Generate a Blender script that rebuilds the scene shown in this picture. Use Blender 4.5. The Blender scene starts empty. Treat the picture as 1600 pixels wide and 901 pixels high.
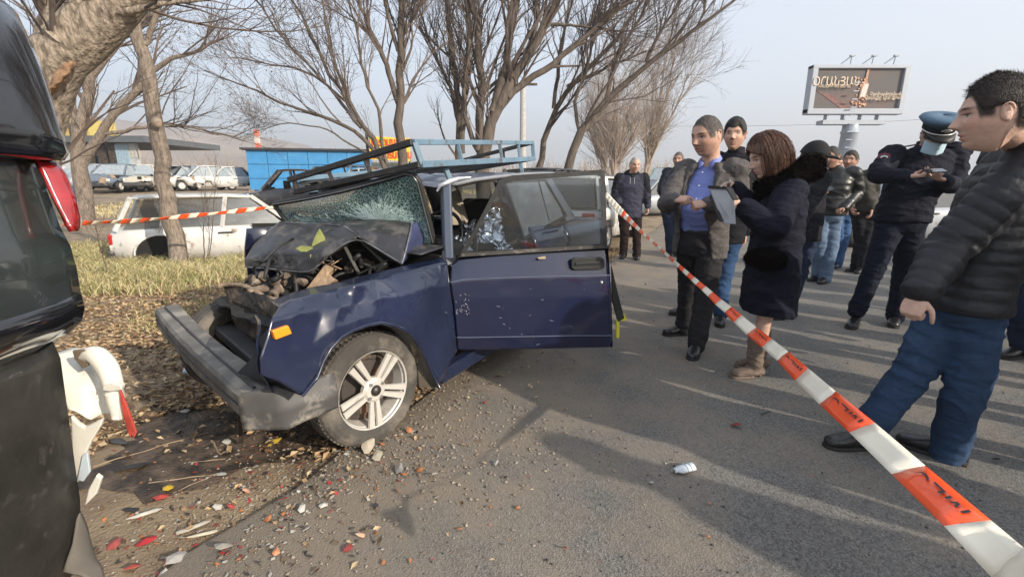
import bpy, math, random
import numpy as np
from mathutils import Vector, Matrix, Quaternion
random.seed(7); RNG = np.random.default_rng(7)
SC = bpy.context.scene
COL = SC.collection
R = math.radians
# ------------------------------------------------------------------ camera
CAM_Z = 1.32; FPX = 715.0; PITCH = R(13.0)
cd = bpy.data.cameras.new('camera'); cam = bpy.data.objects.new('camera', cd); COL.objects.link(cam)
cd.sensor_width = 36; cd.lens = 36*FPX/1600; cd.clip_start = 0.05; cd.clip_end = 6000
cam.location = (0, 0, CAM_Z); cam.rotation_euler = (R(90)-PITCH, 0, 0)
SC.camera = cam
CP, SP = math.cos(PITCH), math.sin(PITCH)
# ------------------------------------------------------------------ sky, sun, exposure
SUN_EL = R(23); SUN_AZ = (0.80, -0.60)            # horizontal direction towards the sun
w = bpy.data.worlds.new('World'); SC.world = w; w.use_nodes = True
nt = w.node_tree; bgn = nt.nodes['Background']
sky = nt.nodes.new('ShaderNodeTexSky'); sky.sky_type = 'NISHITA'; sky.sun_disc = False
sky.sun_elevation = SUN_EL; sky.sun_rotation = math.atan2(SUN_AZ[0], SUN_AZ[1])
sky.air_density = 1.0; sky.dust_density = 4.0; sky.ozone_density = 1.5; sky.altitude = 900
veil = nt.nodes.new('ShaderNodeMix'); veil.data_type = 'RGBA'; veil.inputs[0].default_value = .62; veil.inputs[7].default_value = (3.45, 3.72, 4.0, 1)   # even high overcast veil over the blue
nt.links.new(sky.outputs[0], veil.inputs[6]); nt.links.new(veil.outputs[2], bgn.inputs[0]); bgn.inputs[1].default_value = 0.15
sd = bpy.data.lights.new('sun', 'SUN'); sun = bpy.data.objects.new('sun', sd); COL.objects.link(sun)
sd.energy = 4.2; sd.angle = R(0.6); sd.color = (1.0, 0.90, 0.76)
sv = Vector((SUN_AZ[0]*math.cos(SUN_EL), SUN_AZ[1]*math.cos(SUN_EL), math.sin(SUN_EL)))
sun.rotation_euler = (-sv).to_track_quat('-Z', 'Y').to_euler(); sun.location = (0, 0, 60)
SC.view_settings.view_transform = 'Standard'; SC.view_settings.look = 'None'
SC.view_settings.exposure = 0.98; SC.view_settings.gamma = 1
# ------------------------------------------------------------------ helpers
def ray(px, py):
    v = py-450.5
    return np.array([px-800.0, FPX*CP - v*SP, -(v*CP + FPX*SP)])
def P(px, py, Y):                                  # a sighted point at distance Y ahead
    d = ray(px, py); return np.array([0, 0, CAM_Z]) + d*(Y/d[1])
def G(px, py, z=0.0):                              # a sighted point on level z
    d = ray(px, py); return np.array([0, 0, CAM_Z]) + d*((z-CAM_Z)/d[2])
def onplane(px, py, p0, n):
    d = ray(px, py); c = np.array([0, 0, CAM_Z]); return c + d*(np.dot(np.asarray(p0)-c, n)/np.dot(d, n))
def nrm(a):
    a = np.asarray(a, float); return a/(np.linalg.norm(a, axis=-1, keepdims=True)+1e-12)
def sstep(a, b, x):
    t = np.clip((np.asarray(x, float)-a)/(b-a), 0, 1); return t*t*(3-2*t)
_H = np.random.default_rng(3).random(65536)
def vnoise(p):                                     # value noise, p (n,3) -> -1..1
    p = np.asarray(p, float); i = np.floor(p).astype(np.int64); f = p-i; f = f*f*(3-2*f)
    def h(a, b, c):
        return _H[((i[:, 0]+a)*73856093 ^ (i[:, 1]+b)*19349663 ^ (i[:, 2]+c)*83492791) & 65535]
    r = 0
    for a in (0, 1):
        for b in (0, 1):
            for c in (0, 1):
                wgt = (f[:, 0] if a else 1-f[:, 0])*(f[:, 1] if b else 1-f[:, 1])*(f[:, 2] if c else 1-f[:, 2])
                r = r + wgt*h(a, b, c)
    return r*2-1
def fbm(p, o=3):
    p = np.asarray(p, float); r = 0; a = 1
    for k in range(o): r = r+a*vnoise(p*(2**k)+k*7.3); a *= .5
    return r/1.75
class MB:
    def __init__(s): s.v = []; s.f = []; s.m = []; s.n = 0
    def add(s, v, f, m=0):
        v = np.asarray(v, float).reshape(-1, 3)
        o = s.n; s.v.append(v); s.n += len(v)
        if isinstance(f, np.ndarray): f = (f+o).tolist()
        else: f = [[i+o for i in q] for q in f]
        s.f += f; s.m += [m]*len(f); return s
    def verts(s): return np.concatenate(s.v) if s.v else np.zeros((0, 3))
    def box(s, c, size, M=None, m=0):
        x, y, z = np.array(size)/2
        v = np.array([(a*x, b*y, d*z) for a in (-1, 1) for b in (-1, 1) for d in (-1, 1)])
        if M is not None: v = v @ np.asarray(M).T
        f = [(0, 1, 3, 2), (4, 6, 7, 5), (0, 4, 5, 1), (2, 3, 7, 6), (0, 2, 6, 4), (1, 5, 7, 3)]
        return s.add(v+np.asarray(c), f, m)
    def bar(s, a, b, w, h, up=(0, 0, 1), m=0):      # square bar a->b
        a = np.asarray(a, float); b = np.asarray(b, float); d = nrm(b-a); u = np.asarray(up, float)
        if abs(np.dot(u, d)) > .95: u = np.array([0, 1., 0])
        x = nrm(np.cross(d, u)); z = np.cross(x, d)
        return s.box((a+b)/2, (np.linalg.norm(b-a), w, h), np.stack([d, x, z], 1), m)
    def prism(s, pts, off, m=0):                    # polygon (n,3) extruded by vector
        p = np.asarray(pts, float); n = len(p); q = p+np.asarray(off, float)
        f = [list(range(n))[::-1], list(range(n, 2*n))]+[(i, (i+1) % n, n+(i+1) % n, n+i) for i in range(n)]
        return s.add(np.vstack([p, q]), f, m)
    def tubes(s, Pt, Rd, n=6, m=0, cap=False):      # batch of tubes (N,K,3),(N,K)
        Pt = np.asarray(Pt, float); Rd = np.asarray(Rd, float)
        if Pt.ndim == 2: Pt = Pt[None]; Rd = np.broadcast_to(Rd, Pt.shape[:2])
        N, K, _ = Pt.shape
        if N == 0: return s
        d = np.gradient(Pt, axis=1); d = nrm(d)
        ref = np.where(np.abs(d[:, :1, 2:3]) > .8, np.array([1., 0, 0]), np.array([0, 0, 1.]))
        a = nrm(np.cross(d, np.broadcast_to(ref, d.shape))); b = np.cross(d, a)
        th = np.arange(n)*2*np.pi/n
        V = Pt[:, :, None]+Rd[:, :, None, None]*(a[:, :, None]*np.cos(th)[None, None, :, None]+b[:, :, None]*np.sin(th)[None, None, :, None])
        base = (np.arange(N)*K*n)[:, None, None]+(np.arange(K-1)*n)[None, :, None]
        j = np.arange(n)[None, None, :]; j2 = (j+1) % n
        F = np.stack([base+j, base+j2, base+n+j2, base+n+j], -1).reshape(-1, 4)
        s.add(V.reshape(-1, 3), F, m)
        if cap:
            o = s.n-N*K*n
            for i in range(N):
                f0 = [o+i*K*n+k for k in range(n)]; f1 = [o+i*K*n+(K-1)*n+k for k in range(n)]
                s.f += [f0, f1[::-1]]; s.m += [m, m]
        return s
    def loft(s, C, U, W, A, B, n=20, m=0, pw=2.0):   # elliptical rings: centres C, axes U,W, half sizes A,B
        C = np.asarray(C, float); K = len(C)
        U = np.broadcast_to(np.asarray(U, float), (K, 3)); W = np.broadcast_to(np.asarray(W, float), (K, 3))
        A = np.broadcast_to(A, (K,)); B = np.broadcast_to(B, (K,))
        th = np.arange(n)*2*np.pi/n; c, q = np.cos(th), np.sin(th)
        e = 2/pw; c = np.sign(c)*np.abs(c)**e; q = np.sign(q)*np.abs(q)**e
        V = C[:, None]+A[:, None, None]*U[:, None]*c[None, :, None]+B[:, None, None]*W[:, None]*q[None, :, None]
        F = [(k*n+i, k*n+(i+1) % n, (k+1)*n+(i+1) % n, (k+1)*n+i) for k in range(K-1) for i in range(n)]
        V = np.vstack([V.reshape(-1, 3), C[:1], C[-1:]]); a = K*n
        F += [(i, a, (i+1) % n) for i in range(n)]+[((K-1)*n+i, (K-1)*n+(i+1) % n, a+1) for i in range(n)]
        return s.add(V, F, m)
    def limb(s, pts, rad, n=14, m=0, sub=6, ends=True, flat=1.0):  # smooth limb through joints with rounded ends
        pts = np.asarray(pts, float); rad = np.asarray(rad, float); K = len(pts)
        t = np.linspace(0, K-1, (K-1)*sub+1); i = np.clip(t.astype(int), 0, K-2); f = t-i
        Pm = np.vstack([2*pts[0]-pts[1], pts, 2*pts[-1]-pts[-2]])
        p0, p1, p2, p3 = Pm[i], Pm[i+1], Pm[i+2], Pm[i+3]; f_ = f[:, None]
        C = .5*((2*p1)+(-p0+p2)*f_+(2*p0-5*p1+4*p2-p3)*f_**2+(-p0+3*p1-3*p2+p3)*f_**3)
        lin = p1*(1-f_)+p2*f_; C = lin*.5+C*.5
        rr = np.interp(t, np.arange(K), rad)
        if ends:
            d0 = nrm(C[0]-C[1]); d1 = nrm(C[-1]-C[-2])
            C = np.vstack([C[0]+d0*rr[0]*.95, C[0]+d0*rr[0]*.7, C[0]+d0*rr[0]*.3, C, C[-1]+d1*rr[-1]*.3, C[-1]+d1*rr[-1]*.7, C[-1]+d1*rr[-1]*.95])
            rr = np.concatenate([[rr[0]*.3, rr[0]*.72, rr[0]*.95], rr, [rr[-1]*.95, rr[-1]*.72, rr[-1]*.3]])
        d = nrm(np.gradient(C, axis=0)); ref = np.array([0, 0, 1.]) if abs(d[:, 2]).mean() < .7 else np.array([0., 1, 0])
        a = nrm(np.cross(d, ref)); b = np.cross(d, a)
        return s.loft(C, a, b, rr, rr*flat, n, m)
    def lathe(s, prof, c, axis, n=32, m=0, closed=False):  # prof: (radius, offset along axis)
        ax = nrm(axis); ref = np.array([0, 0, 1.]) if abs(ax[2]) < .9 else np.array([1., 0, 0])
        a = nrm(np.cross(ax, ref)); b = np.cross(ax, a); K = len(prof); th = np.arange(n)*2*np.pi/n
        r = np.array([p[0] for p in prof]); h = np.array([p[1] for p in prof])
        V = np.asarray(c)+h[:, None, None]*ax+r[:, None, None]*(a*np.cos(th)[None, :, None]+b*np.sin(th)[None, :, None])
        F = [(k*n+i, k*n+(i+1) % n, ((k+1) % K)*n+(i+1) % n, ((k+1) % K)*n+i) for k in range(K if closed else K-1) for i in range(n)]
        return s.add(V.reshape(-1, 3), F, m)
    def ball(s, c, r, n=12, m=0, M=None):
        r = np.broadcast_to(r, (3,)); ph = np.linspace(0, np.pi, n//2+1)[1:-1]; th = np.arange(n)*2*np.pi/n
        V = np.array([[0, 0, 1]]+[(math.sin(p)*math.cos(t), math.sin(p)*math.sin(t), math.cos(p)) for p in ph for t in th]+[[0, 0, -1]])*r
        if M is not None: V = V @ np.asarray(M).T
        k = len(ph); F = [(0, 1+i, 1+(i+1) % n) for i in range(n)]
        F += [(1+q*n+i, 1+(q+1)*n+i, 1+(q+1)*n+(i+1) % n, 1+q*n+(i+1) % n) for q in range(k-1) for i in range(n)]
        e = 1+k*n; F += [(e, 1+(k-1)*n+(i+1) % n, 1+(k-1)*n+i) for i in range(n)]
        return s.add(V+np.asarray(c), F, m)
    def grid(s, X, m=0, wrapu=False):               # X (a,b,3)
        a, b = X.shape[:2]; i = np.arange(a-1)[:, None]; j = np.arange(b if wrapu else b-1)[None]
        j2 = (j+1) % b
        F = np.stack([i*b+j, i*b+j2, (i+1)*b+j2, (i+1)*b+j], -1).reshape(-1, 4)
        return s.add(X.reshape(-1, 3), F, m)
def patch(rows, n=6, amp=0.0, freq=8, seed=0):      # control grid of points -> dense grid
    C = np.array(rows, float); a, b = C.shape[:2]
    u = np.linspace(0, a-1, (a-1)*n+1); v = np.linspace(0, b-1, (b-1)*n+1)
    i = np.clip(u.astype(int), 0, a-2); fu = (u-i)[:, None, None]; j = np.clip(v.astype(int), 0, b-2); fv = (v-j)[None, :, None]
    X = (C[i][:, j]*(1-fu)*(1-fv)+C[i+1][:, j]*fu*(1-fv)+C[i][:, j+1]*(1-fu)*fv+C[i+1][:, j+1]*fu*fv)
    if amp:
        q = X.reshape(-1, 3)
        dsp = np.stack([fbm(q*freq+seed), fbm(q*freq+seed+31), fbm(q*freq+seed+57)], 1)*amp
        X = (q+dsp).reshape(X.shape)
    return X
ROOT = {}
def tag(o, label=None, cat=None, group=None, kind=None):
    if label: o['label'] = label
    if cat: o['category'] = cat
    if group: o['group'] = group
    if kind: o['kind'] = kind
    return o
def empty(name, loc, rz=0, label=None, cat=None, group=None):
    o = bpy.data.objects.new(name, None); COL.objects.link(o); o.empty_display_size = .2
    o.location = Vector([float(x) for x in loc]); o.rotation_euler = (0, 0, rz)
    ROOT[o.name] = Matrix.Translation(o.location) @ Matrix.Rotation(rz, 4, 'Z')
    return tag(o, label, cat, group)
def mkmesh(name, mb, mats, inv=None, smooth=False):
    v = mb.verts()
    if inv is not None:
        A = np.array(inv); v = v @ A[:3, :3].T+A[:3, 3]
    me = bpy.data.meshes.new(name); me.from_pydata(v.tolist(), [], mb.f)
    for m in (mats if isinstance(mats, (list, tuple)) else [mats]): me.materials.append(m)
    if any(mb.m): me.polygons.foreach_set('material_index', mb.m)
    if smooth: me.polygons.foreach_set('use_smooth', [True]*len(me.polygons))
    me.update(); return me
def obj(name, mb, mats, parent=None, smooth=False, label=None, cat=None, group=None, kind=None, base=None, bevel=0, solid=0, auto=None):
    """one mesh object from world-space geometry; parented geometry is stored in the parent's frame"""
    M = ROOT[parent.name] if parent else (Matrix.Translation(Vector([float(x) for x in base])) if base is not None else None)
    me = mb if isinstance(mb, bpy.types.Mesh) else mkmesh(name, mb, mats, M.inverted() if M else None, smooth)
    o = bpy.data.objects.new(name, me); COL.objects.link(o)
    if parent: o.parent = parent; ROOT[o.name] = M
    elif base is not None: o.location = Vector([float(x) for x in base]); ROOT[o.name] = M
    else: ROOT[o.name] = Matrix.Identity(4)
    if solid: md = o.modifiers.new('s', 'SOLIDIFY'); md.thickness = solid; md.offset = 0
    if bevel: md = o.modifiers.new('b', 'BEVEL'); md.width = bevel; md.segments = 2; md.limit_method = 'ANGLE'
    return tag(o, label, cat, group, kind)
def copy_tree(o, parent=None):
    c = o.copy(); COL.objects.link(c)
    if parent: c.parent = parent
    for ch in [x for x in COL.objects if x.parent == o]: copy_tree(ch, c)
    return c
# ------------------------------------------------------------------ materials
MATS = {}
def mat(name, col, rough=.6, metal=0, var=.15, scale=8, bump=0, bscale=40, col2=None, thr=None, spec=.5, coat=0, trans=0, alpha=None, sss=0, emit=None, vcol=False, stretch=None, wear=None, fold=0):
    """procedural Principled: base colour mottled by noise towards col2, fine bump, optional dust/rust spots (wear=(colour, amount, scale))"""
    if name in MATS: return MATS[name]
    m = bpy.data.materials.new(name); m.use_nodes = True; t = m.node_tree; N = t.nodes; L = t.links
    b = N['Principled BSDF']; b.inputs['Roughness'].default_value = rough; b.inputs['Metallic'].default_value = metal
    b.inputs['Specular IOR Level'].default_value = spec; b.inputs['Coat Weight'].default_value = coat
    b.inputs['Transmission Weight'].default_value = trans
    if sss: b.inputs['Subsurface Weight'].default_value = sss; b.inputs['Subsurface Radius'].default_value = (.02, .008, .004); b.inputs['Subsurface Scale'].default_value = .3
    if alpha is not None: b.inputs['Alpha'].default_value = alpha
    tc = N.new('ShaderNodeTexCoord'); vec = tc.outputs['Object']
    if stretch:
        mp = N.new('ShaderNodeMapping'); mp.inputs['Scale'].default_value = stretch; L.new(vec, mp.inputs[0]); vec = mp.outputs[0]
    nz = N.new('ShaderNodeTexNoise'); nz.inputs['Scale'].default_value = scale; nz.inputs['Detail'].default_value = 6; L.new(vec, nz.inputs[0])
    rp = N.new('ShaderNodeValToRGB'); rp.color_ramp.elements[0].position = thr[0] if thr else .3; rp.color_ramp.elements[1].position = thr[1] if thr else .7
    c1 = [c*(1-var) for c in col] if col2 is None else col
    c2 = [min(1, c*(1+var)) for c in col] if col2 is None else col2
    rp.color_ramp.elements[0].color = (*c1, 1); rp.color_ramp.elements[1].color = (*c2, 1)
    L.new(nz.outputs[0], rp.inputs[0]); out = rp.outputs[0]
    if wear:
        n2 = N.new('ShaderNodeTexNoise'); n2.inputs['Scale'].default_value = wear[2]; n2.inputs['Detail'].default_value = 8; n2.inputs['Roughness'].default_value = .65; L.new(vec, n2.inputs[0])
        r2 = N.new('ShaderNodeValToRGB'); r2.color_ramp.elements[0].position = .62-wear[1]*.3; r2.color_ramp.elements[1].position = .72-wear[1]*.2
        L.new(n2.outputs[0], r2.inputs[0]); mx = N.new('ShaderNodeMix'); mx.data_type = 'RGBA'; L.new(r2.outputs[0], mx.inputs[0])
        L.new(out, mx.inputs[6]); mx.inputs[7].default_value = (*wear[0], 1); out = mx.outputs[2]
        mr = N.new('ShaderNodeMix'); L.new(r2.outputs[0], mr.inputs[0]); mr.inputs[2].default_value = rough; mr.inputs[3].default_value = max(rough, .75)
        L.new(mr.outputs[0], b.inputs['Roughness'])
    if vcol:
        at = N.new('ShaderNodeAttribute'); at.attribute_name = 'Col'; mu = N.new('ShaderNodeMix'); mu.data_type = 'RGBA'; mu.blend_type = 'MULTIPLY'; mu.inputs[0].default_value = 1
        L.new(out, mu.inputs[6]); L.new(at.outputs[0], mu.inputs[7]); out = mu.outputs[2]
    L.new(out, b.inputs['Base Color'])
    if emit: L.new(out, b.inputs['Emission Color']); b.inputs['Emission Strength'].default_value = emit
    prevn = None
    if fold:
        n4 = N.new('ShaderNodeTexNoise'); n4.inputs['Scale'].default_value = 6.5; n4.inputs['Detail'].default_value = 3; n4.inputs['Distortion'].default_value = .9; mp4 = N.new('ShaderNodeMapping'); mp4.inputs['Scale'].default_value = (1, 1, 1.7); mp4.inputs['Rotation'].default_value = (.3, .4, 0)
        L.new(tc.outputs['Object'], mp4.inputs[0]); L.new(mp4.outputs[0], n4.inputs[0]); b4 = N.new('ShaderNodeBump'); b4.inputs['Strength'].default_value = fold; b4.inputs['Distance'].default_value = .05; L.new(n4.outputs[0], b4.inputs['Height']); prevn = b4.outputs[0]; L.new(prevn, b.inputs['Normal'])
    if bump:
        n3 = N.new('ShaderNodeTexNoise'); n3.inputs['Scale'].default_value = bscale; n3.inputs['Detail'].default_value = 5; L.new(vec, n3.inputs[0])
        bp = N.new('ShaderNodeBump'); bp.inputs['Strength'].default_value = min(1, bump); bp.inputs['Distance'].default_value = .01*max(1, bump)
        L.new(n3.outputs[0], bp.inputs['Height']); L.new(bp.outputs[0], b.inputs['Normal'])
        if prevn: L.new(prevn, bp.inputs['Normal'])
    MATS[name] = m; return m
def glass(name, tint=(.5, .6, .6), alpha=.35, rough=.03):
    if name in MATS: return MATS[name]
    m = bpy.data.materials.new(name); m.use_nodes = True; t = m.node_tree; N = t.nodes; L = t.links
    N.remove(N['Principled BSDF']); o = N['Material Output']
    tr = N.new('ShaderNodeBsdfTransparent'); tr.inputs[0].default_value = (*tint, 1)
    gl = N.new('ShaderNodeBsdfGlossy'); gl.inputs['Roughness'].default_value = rough; gl.inputs[0].default_value = (.9, .95, 1, 1)
    fr = N.new('ShaderNodeFresnel'); fr.inputs[0].default_value = 1.5
    ad = N.new('ShaderNodeMath'); ad.operation = 'ADD'; ad.inputs[1].default_value = alpha; L.new(fr.outputs[0], ad.inputs[0])
    nz = N.new('ShaderNodeTexNoise'); nz.inputs['Scale'].default_value = 3; mr = N.new('ShaderNodeMapRange'); L.new(nz.outputs[0], mr.inputs[0]); mr.inputs[3].default_value = .6; mr.inputs[4].default_value = 1.2
    mu = N.new('ShaderNodeMath'); mu.operation = 'MULTIPLY'; mu.use_clamp = True; L.new(ad.outputs[0], mu.inputs[0]); L.new(mr.outputs[0], mu.inputs[1])
    mx = N.new('ShaderNodeMixShader'); L.new(mu.outputs[0], mx.inputs[0]); L.new(tr.outputs[0], mx.inputs[1]); L.new(gl.outputs[0], mx.inputs[2]); L.new(mx.outputs[0], o.inputs[0])
    MATS[name] = m; return m
# ================================================================== SETTING: ground, road, hills, haze
EDGE0 = np.array([-1.6, 0.2]); 
ROAD_EDGE = [(-1.9, -6), (-1.55, 0), (-1.2, 1.1), (-1.12, 1.4), (-1.03, 1.68), (-0.9, 2.08), (-0.62, 2.6), (0.1, 4.2), (1.2, 6.7), (2.6, 9.9), (6, 17.5), (14, 35.5), (50, 116), (260, 588)]
def road_x(y): return np.interp(y, [p[1] for p in ROAD_EDGE], [p[0] for p in ROAD_EDGE])
def hgt(x, y):
    x = np.asarray(x, float); y = np.asarray(y, float)
    left = sstep(1.0, 7.0, road_x(y)-x)
    h = 0.85*sstep(11, 27, y)*left + 0.012*np.maximum(y-30, 0)*left*sstep(30, 60, y)
    h = h - .16*np.exp(-((x+6)**2+(y-9.8)**2)/9)*left
    q = np.stack([x*.8, y*.8, x*0], -1).reshape(-1, 3); n = fbm(q, 2).reshape(x.shape)
    h = h + n*.05*sstep(.2, 1.5, road_x(y)-x)
    return h
def axis_steps(a, b, fine_a, fine_b, step, g=1.18):
    m = list(np.arange(fine_a, fine_b, step)); s = step; v = m[-1]
    while v < b: s *= g; v += s; m.append(v)
    s = step; v = m[0]; lo = []
    while v > a: s *= g; v -= s; lo.append(v)
    return np.array(lo[::-1]+m)
M_dirt = mat('dirt', (.20, .145, .095), .95, var=.3, scale=3, bump=1.0, bscale=60, col2=(.35, .27, .175), wear=((.12, .085, .055), .25, 1.3))
xs = axis_steps(-2500, 2500, -14, 4, .12); ys = axis_steps(-300, 3500, -1, 16, .12)
XX, YY = np.meshgrid(xs, ys); ZZ = hgt(XX, YY)-.012
q = np.stack([XX*4, YY*4, XX*0], -1).reshape(-1, 3)
near = np.exp(-(YY/14)**2)*sstep(-.2, .3, road_x(YY)-XX)
ZZ = ZZ+fbm(q, 3).reshape(XX.shape)*.018*near-.02*sstep(.3, -.3, road_x(YY)-XX)
mb = MB().grid(np.stack([XX, YY, ZZ], -1)); obj('ground', mb, M_dirt, smooth=True, kind='structure')
# road sheet with a ragged edge
def asphalt():
    m = bpy.data.materials.new('asphalt'); m.use_nodes = True; t = m.node_tree; N = t.nodes; L = t.links; b = N['Principled BSDF']
    tc = N.new('ShaderNodeTexCoord'); o = tc.outputs['Object']
    def noise(s, d=5, r=.5):
        n = N.new('ShaderNodeTexNoise'); n.inputs['Scale'].default_value = s; n.inputs['Detail'].default_value = d; n.inputs['Roughness'].default_value = r; L.new(o, n.inputs[0]); return n.outputs[0]
    def ramp(src, a, ca, bb, cb):
        r = N.new('ShaderNodeValToRGB'); r.color_ramp.elements[0].position = a; r.color_ramp.elements[0].color = (*ca, 1)
        r.color_ramp.elements[1].position = bb; r.color_ramp.elements[1].color = (*cb, 1); L.new(src, r.inputs[0]); return r.outputs[0]
    def mix(f, a, c, bt='MIX'):
        x = N.new('ShaderNodeMix'); x.data_type = 'RGBA'; x.blend_type = bt
        if isinstance(f, float): x.inputs[0].default_value = f
        else: L.new(f, x.inputs[0])
        for k, s in ((6, a), (7, c)):
            if isinstance(s, tuple): x.inputs[k].default_value = (*s, 1)
            else: L.new(s, x.inputs[k])
        return x.outputs[2]
    base = ramp(noise(1.1, 6), .3, (.135, .133, .130), .7, (.20, .193, .182))
    vor = N.new('ShaderNodeTexVoronoi'); vor.inputs['Scale'].default_value = 130; L.new(o, vor.inputs[0])
    stone = ramp(vor.outputs['Color'], .0, (.55, .55, .55), 1.0, (1.5, 1.47, 1.42))
    base = mix(1.0, base, stone, 'MULTIPLY')
    fine = ramp(noise(260, 2), .35, (.62, .62, .62), .65, (1.35, 1.33, 1.3)); base = mix(1.0, base, fine, 'MULTIPLY')
    # dust thicker towards the left edge of the road and in patches
    ge = N.new('ShaderNodeSeparateXYZ'); L.new(o, ge.inputs[0])
    ma = N.new('ShaderNodeMath'); ma.operation = 'MULTIPLY_ADD'; ma.inputs[1].default_value = .44; ma.inputs[2].default_value = -1.95; L.new(ge.outputs[1], ma.inputs[0])
    mbn = N.new('ShaderNodeMath'); mbn.operation = 'SUBTRACT'; L.new(ge.outputs[0], mbn.inputs[0]); L.new(ma.outputs[0], mbn.inputs[1])
    mr = N.new('ShaderNodeMapRange'); L.new(mbn.outputs[0], mr.inputs[0]); mr.inputs[1].default_value = .0; mr.inputs[2].default_value = 2.6; mr.inputs[3].default_value = .34; mr.inputs[4].default_value = .0
    ad = N.new('ShaderNodeMath'); ad.operation = 'ADD'; L.new(mr.outputs[0], ad.inputs[0]); L.new(noise(2.2, 8, .62), ad.inputs[1])
    dm = ramp(ad.outputs[0], .50, (0, 0, 0), .80, (.8, .8, .8))
    base = mix(dm, base, (.25, .205, .155))
    L.new(base, b.inputs['Base Color']); b.inputs['Roughness'].default_value = .9; b.inputs['Specular IOR Level'].default_value = .25
    bp = N.new('ShaderNodeBump'); bp.inputs['Strength'].default_value = .9; bp.inputs['Distance'].default_value = .002
    hs = N.new('ShaderNodeMath'); hs.operation = 'ADD'; L.new(vor.outputs['Distance'], hs.inputs[0]); L.new(noise(40, 6, .7), hs.inputs[1]); L.new(hs.outputs[0], bp.inputs['Height']); L.new(bp.outputs[0], b.inputs['Normal'])
    return m
M_asph = asphalt()
ys = axis_steps(-8, 1500, -1, 12, .06, 1.12); rows = []
for y in ys:
    e = road_x(y)+.10*float(fbm(np.array([[y*2.1, 3, 1]]), 4)[0])*min(1, 1+y*0)
    far = 7.5 if y < 2 else 0
    w = 26+y*.12
    rows.append([(e, y, .0)]+[(e+s, y, .004+.0*s) for s in (.03, .3, 1, 2, 4, 8, 15, w)])
mb = MB().grid(np.array(rows)); obj('road', mb, M_asph, smooth=True, kind='structure')
# far verge and faint white lane line
M_line = mat('road_paint', (.55, .54, .5), .8, col2=(.22, .21, .2), thr=(.42, .6), scale=14)
d = nrm(np.array([.407, .914, 0])); a = np.array([5.6, 2.2, .009])
mb = MB()
for k in range(12):
    p = a+d*(k*6.0); q_ = p+d*3.0; s = np.array([d[1], -d[0], 0])*.06
    mb.add(np.array([p-s, p+s, q_+s, q_-s]), [(0, 1, 2, 3)])
obj('lane_marking', mb, M_line, kind='structure')
# hills
M_hill = mat('hill_soil', (.22, .17, .14), .95, var=.2, scale=.02, col2=(.36, .29, .23))
def ridge(name, R0, depth, prof, seed, m):
    az = np.linspace(R(-75), R(60), 220); rr = np.linspace(0, 1, 14)
    H = np.interp(np.degrees(az), [p[0] for p in prof], [p[1] for p in prof])
    H = H*(1+.10*fbm(np.stack([az*9+seed, az*0, az*0], 1), 4))
    X = np.zeros((14, 220, 3))
    for i, t in enumerate(rr):
        rad = R0+depth*t; h = H*np.sin(t*np.pi/2*1.0)**1.2
        h = h*(1+.08*fbm(np.stack([az*30, az*0+t*5, az*0+seed], 1), 3)*(t > .1))
        X[i] = np.stack([rad*np.sin(az), rad*np.cos(az), h-3*(1-t)], 1)
    obj(name, MB().grid(X), m, smooth=True, kind='structure')
ridge('hills', 330, 300, [(-75, 66), (-45, 66), (-33, 60), (-28, 52), (-20, 34), (-10, 19), (0, 12), (12, 10), (30, 4), (60, 2)], 2, M_hill)
ridge('low_hills', 130, 70, [(-75, 8), (-48, 8.5), (-36, 6.5), (-25, 4), (-10, 3), (8, 3.5), (25, 1.0), (60, .5)], 9, mat('low_hill_scrub', (.20, .15, .11), .95, var=.3, scale=.2))
# ================================================================== trees
M_bark = mat('bark', (.15, .115, .09), .95, var=.35, scale=9, bump=3.5, bscale=18, stretch=(3, 3, .7), col2=(.34, .28, .225))
M_bark2 = mat('bark_dark', (.075, .058, .048), .95, var=.35, scale=5, bump=1.4, bscale=20, stretch=(3, 3, .7), col2=(.16, .13, .105))
M_twig = mat('twig_bark', (.13, .10, .085), .9, var=.3, scale=3)
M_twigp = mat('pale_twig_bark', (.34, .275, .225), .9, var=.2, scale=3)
M_bigb = mat('cracked_bark', (.15, .12, .09), .95, scale=9, bump=3, bscale=14, stretch=(2, 2, 1), col2=(.40, .33, .26), thr=(.36, .60))
def resample(pts, rad, K, wob, rng):
    pts = np.asarray(pts, float); s = np.concatenate([[0], np.cumsum(np.linalg.norm(np.diff(pts, axis=0), axis=1))]); t = np.linspace(0, s[-1], K)
    X = np.stack([np.interp(t, s, pts[:, k]) for k in range(3)], 1)
    for _ in range(2): X[1:-1] = (X[:-2]+2*X[1:-1]+X[2:])/4
    X[1:-1] += rng.normal(0, wob*s[-1]/K, (K-2, 3))
    r = np.interp(t, np.linspace(0, s[-1], len(rad)), rad); return X, r
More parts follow.
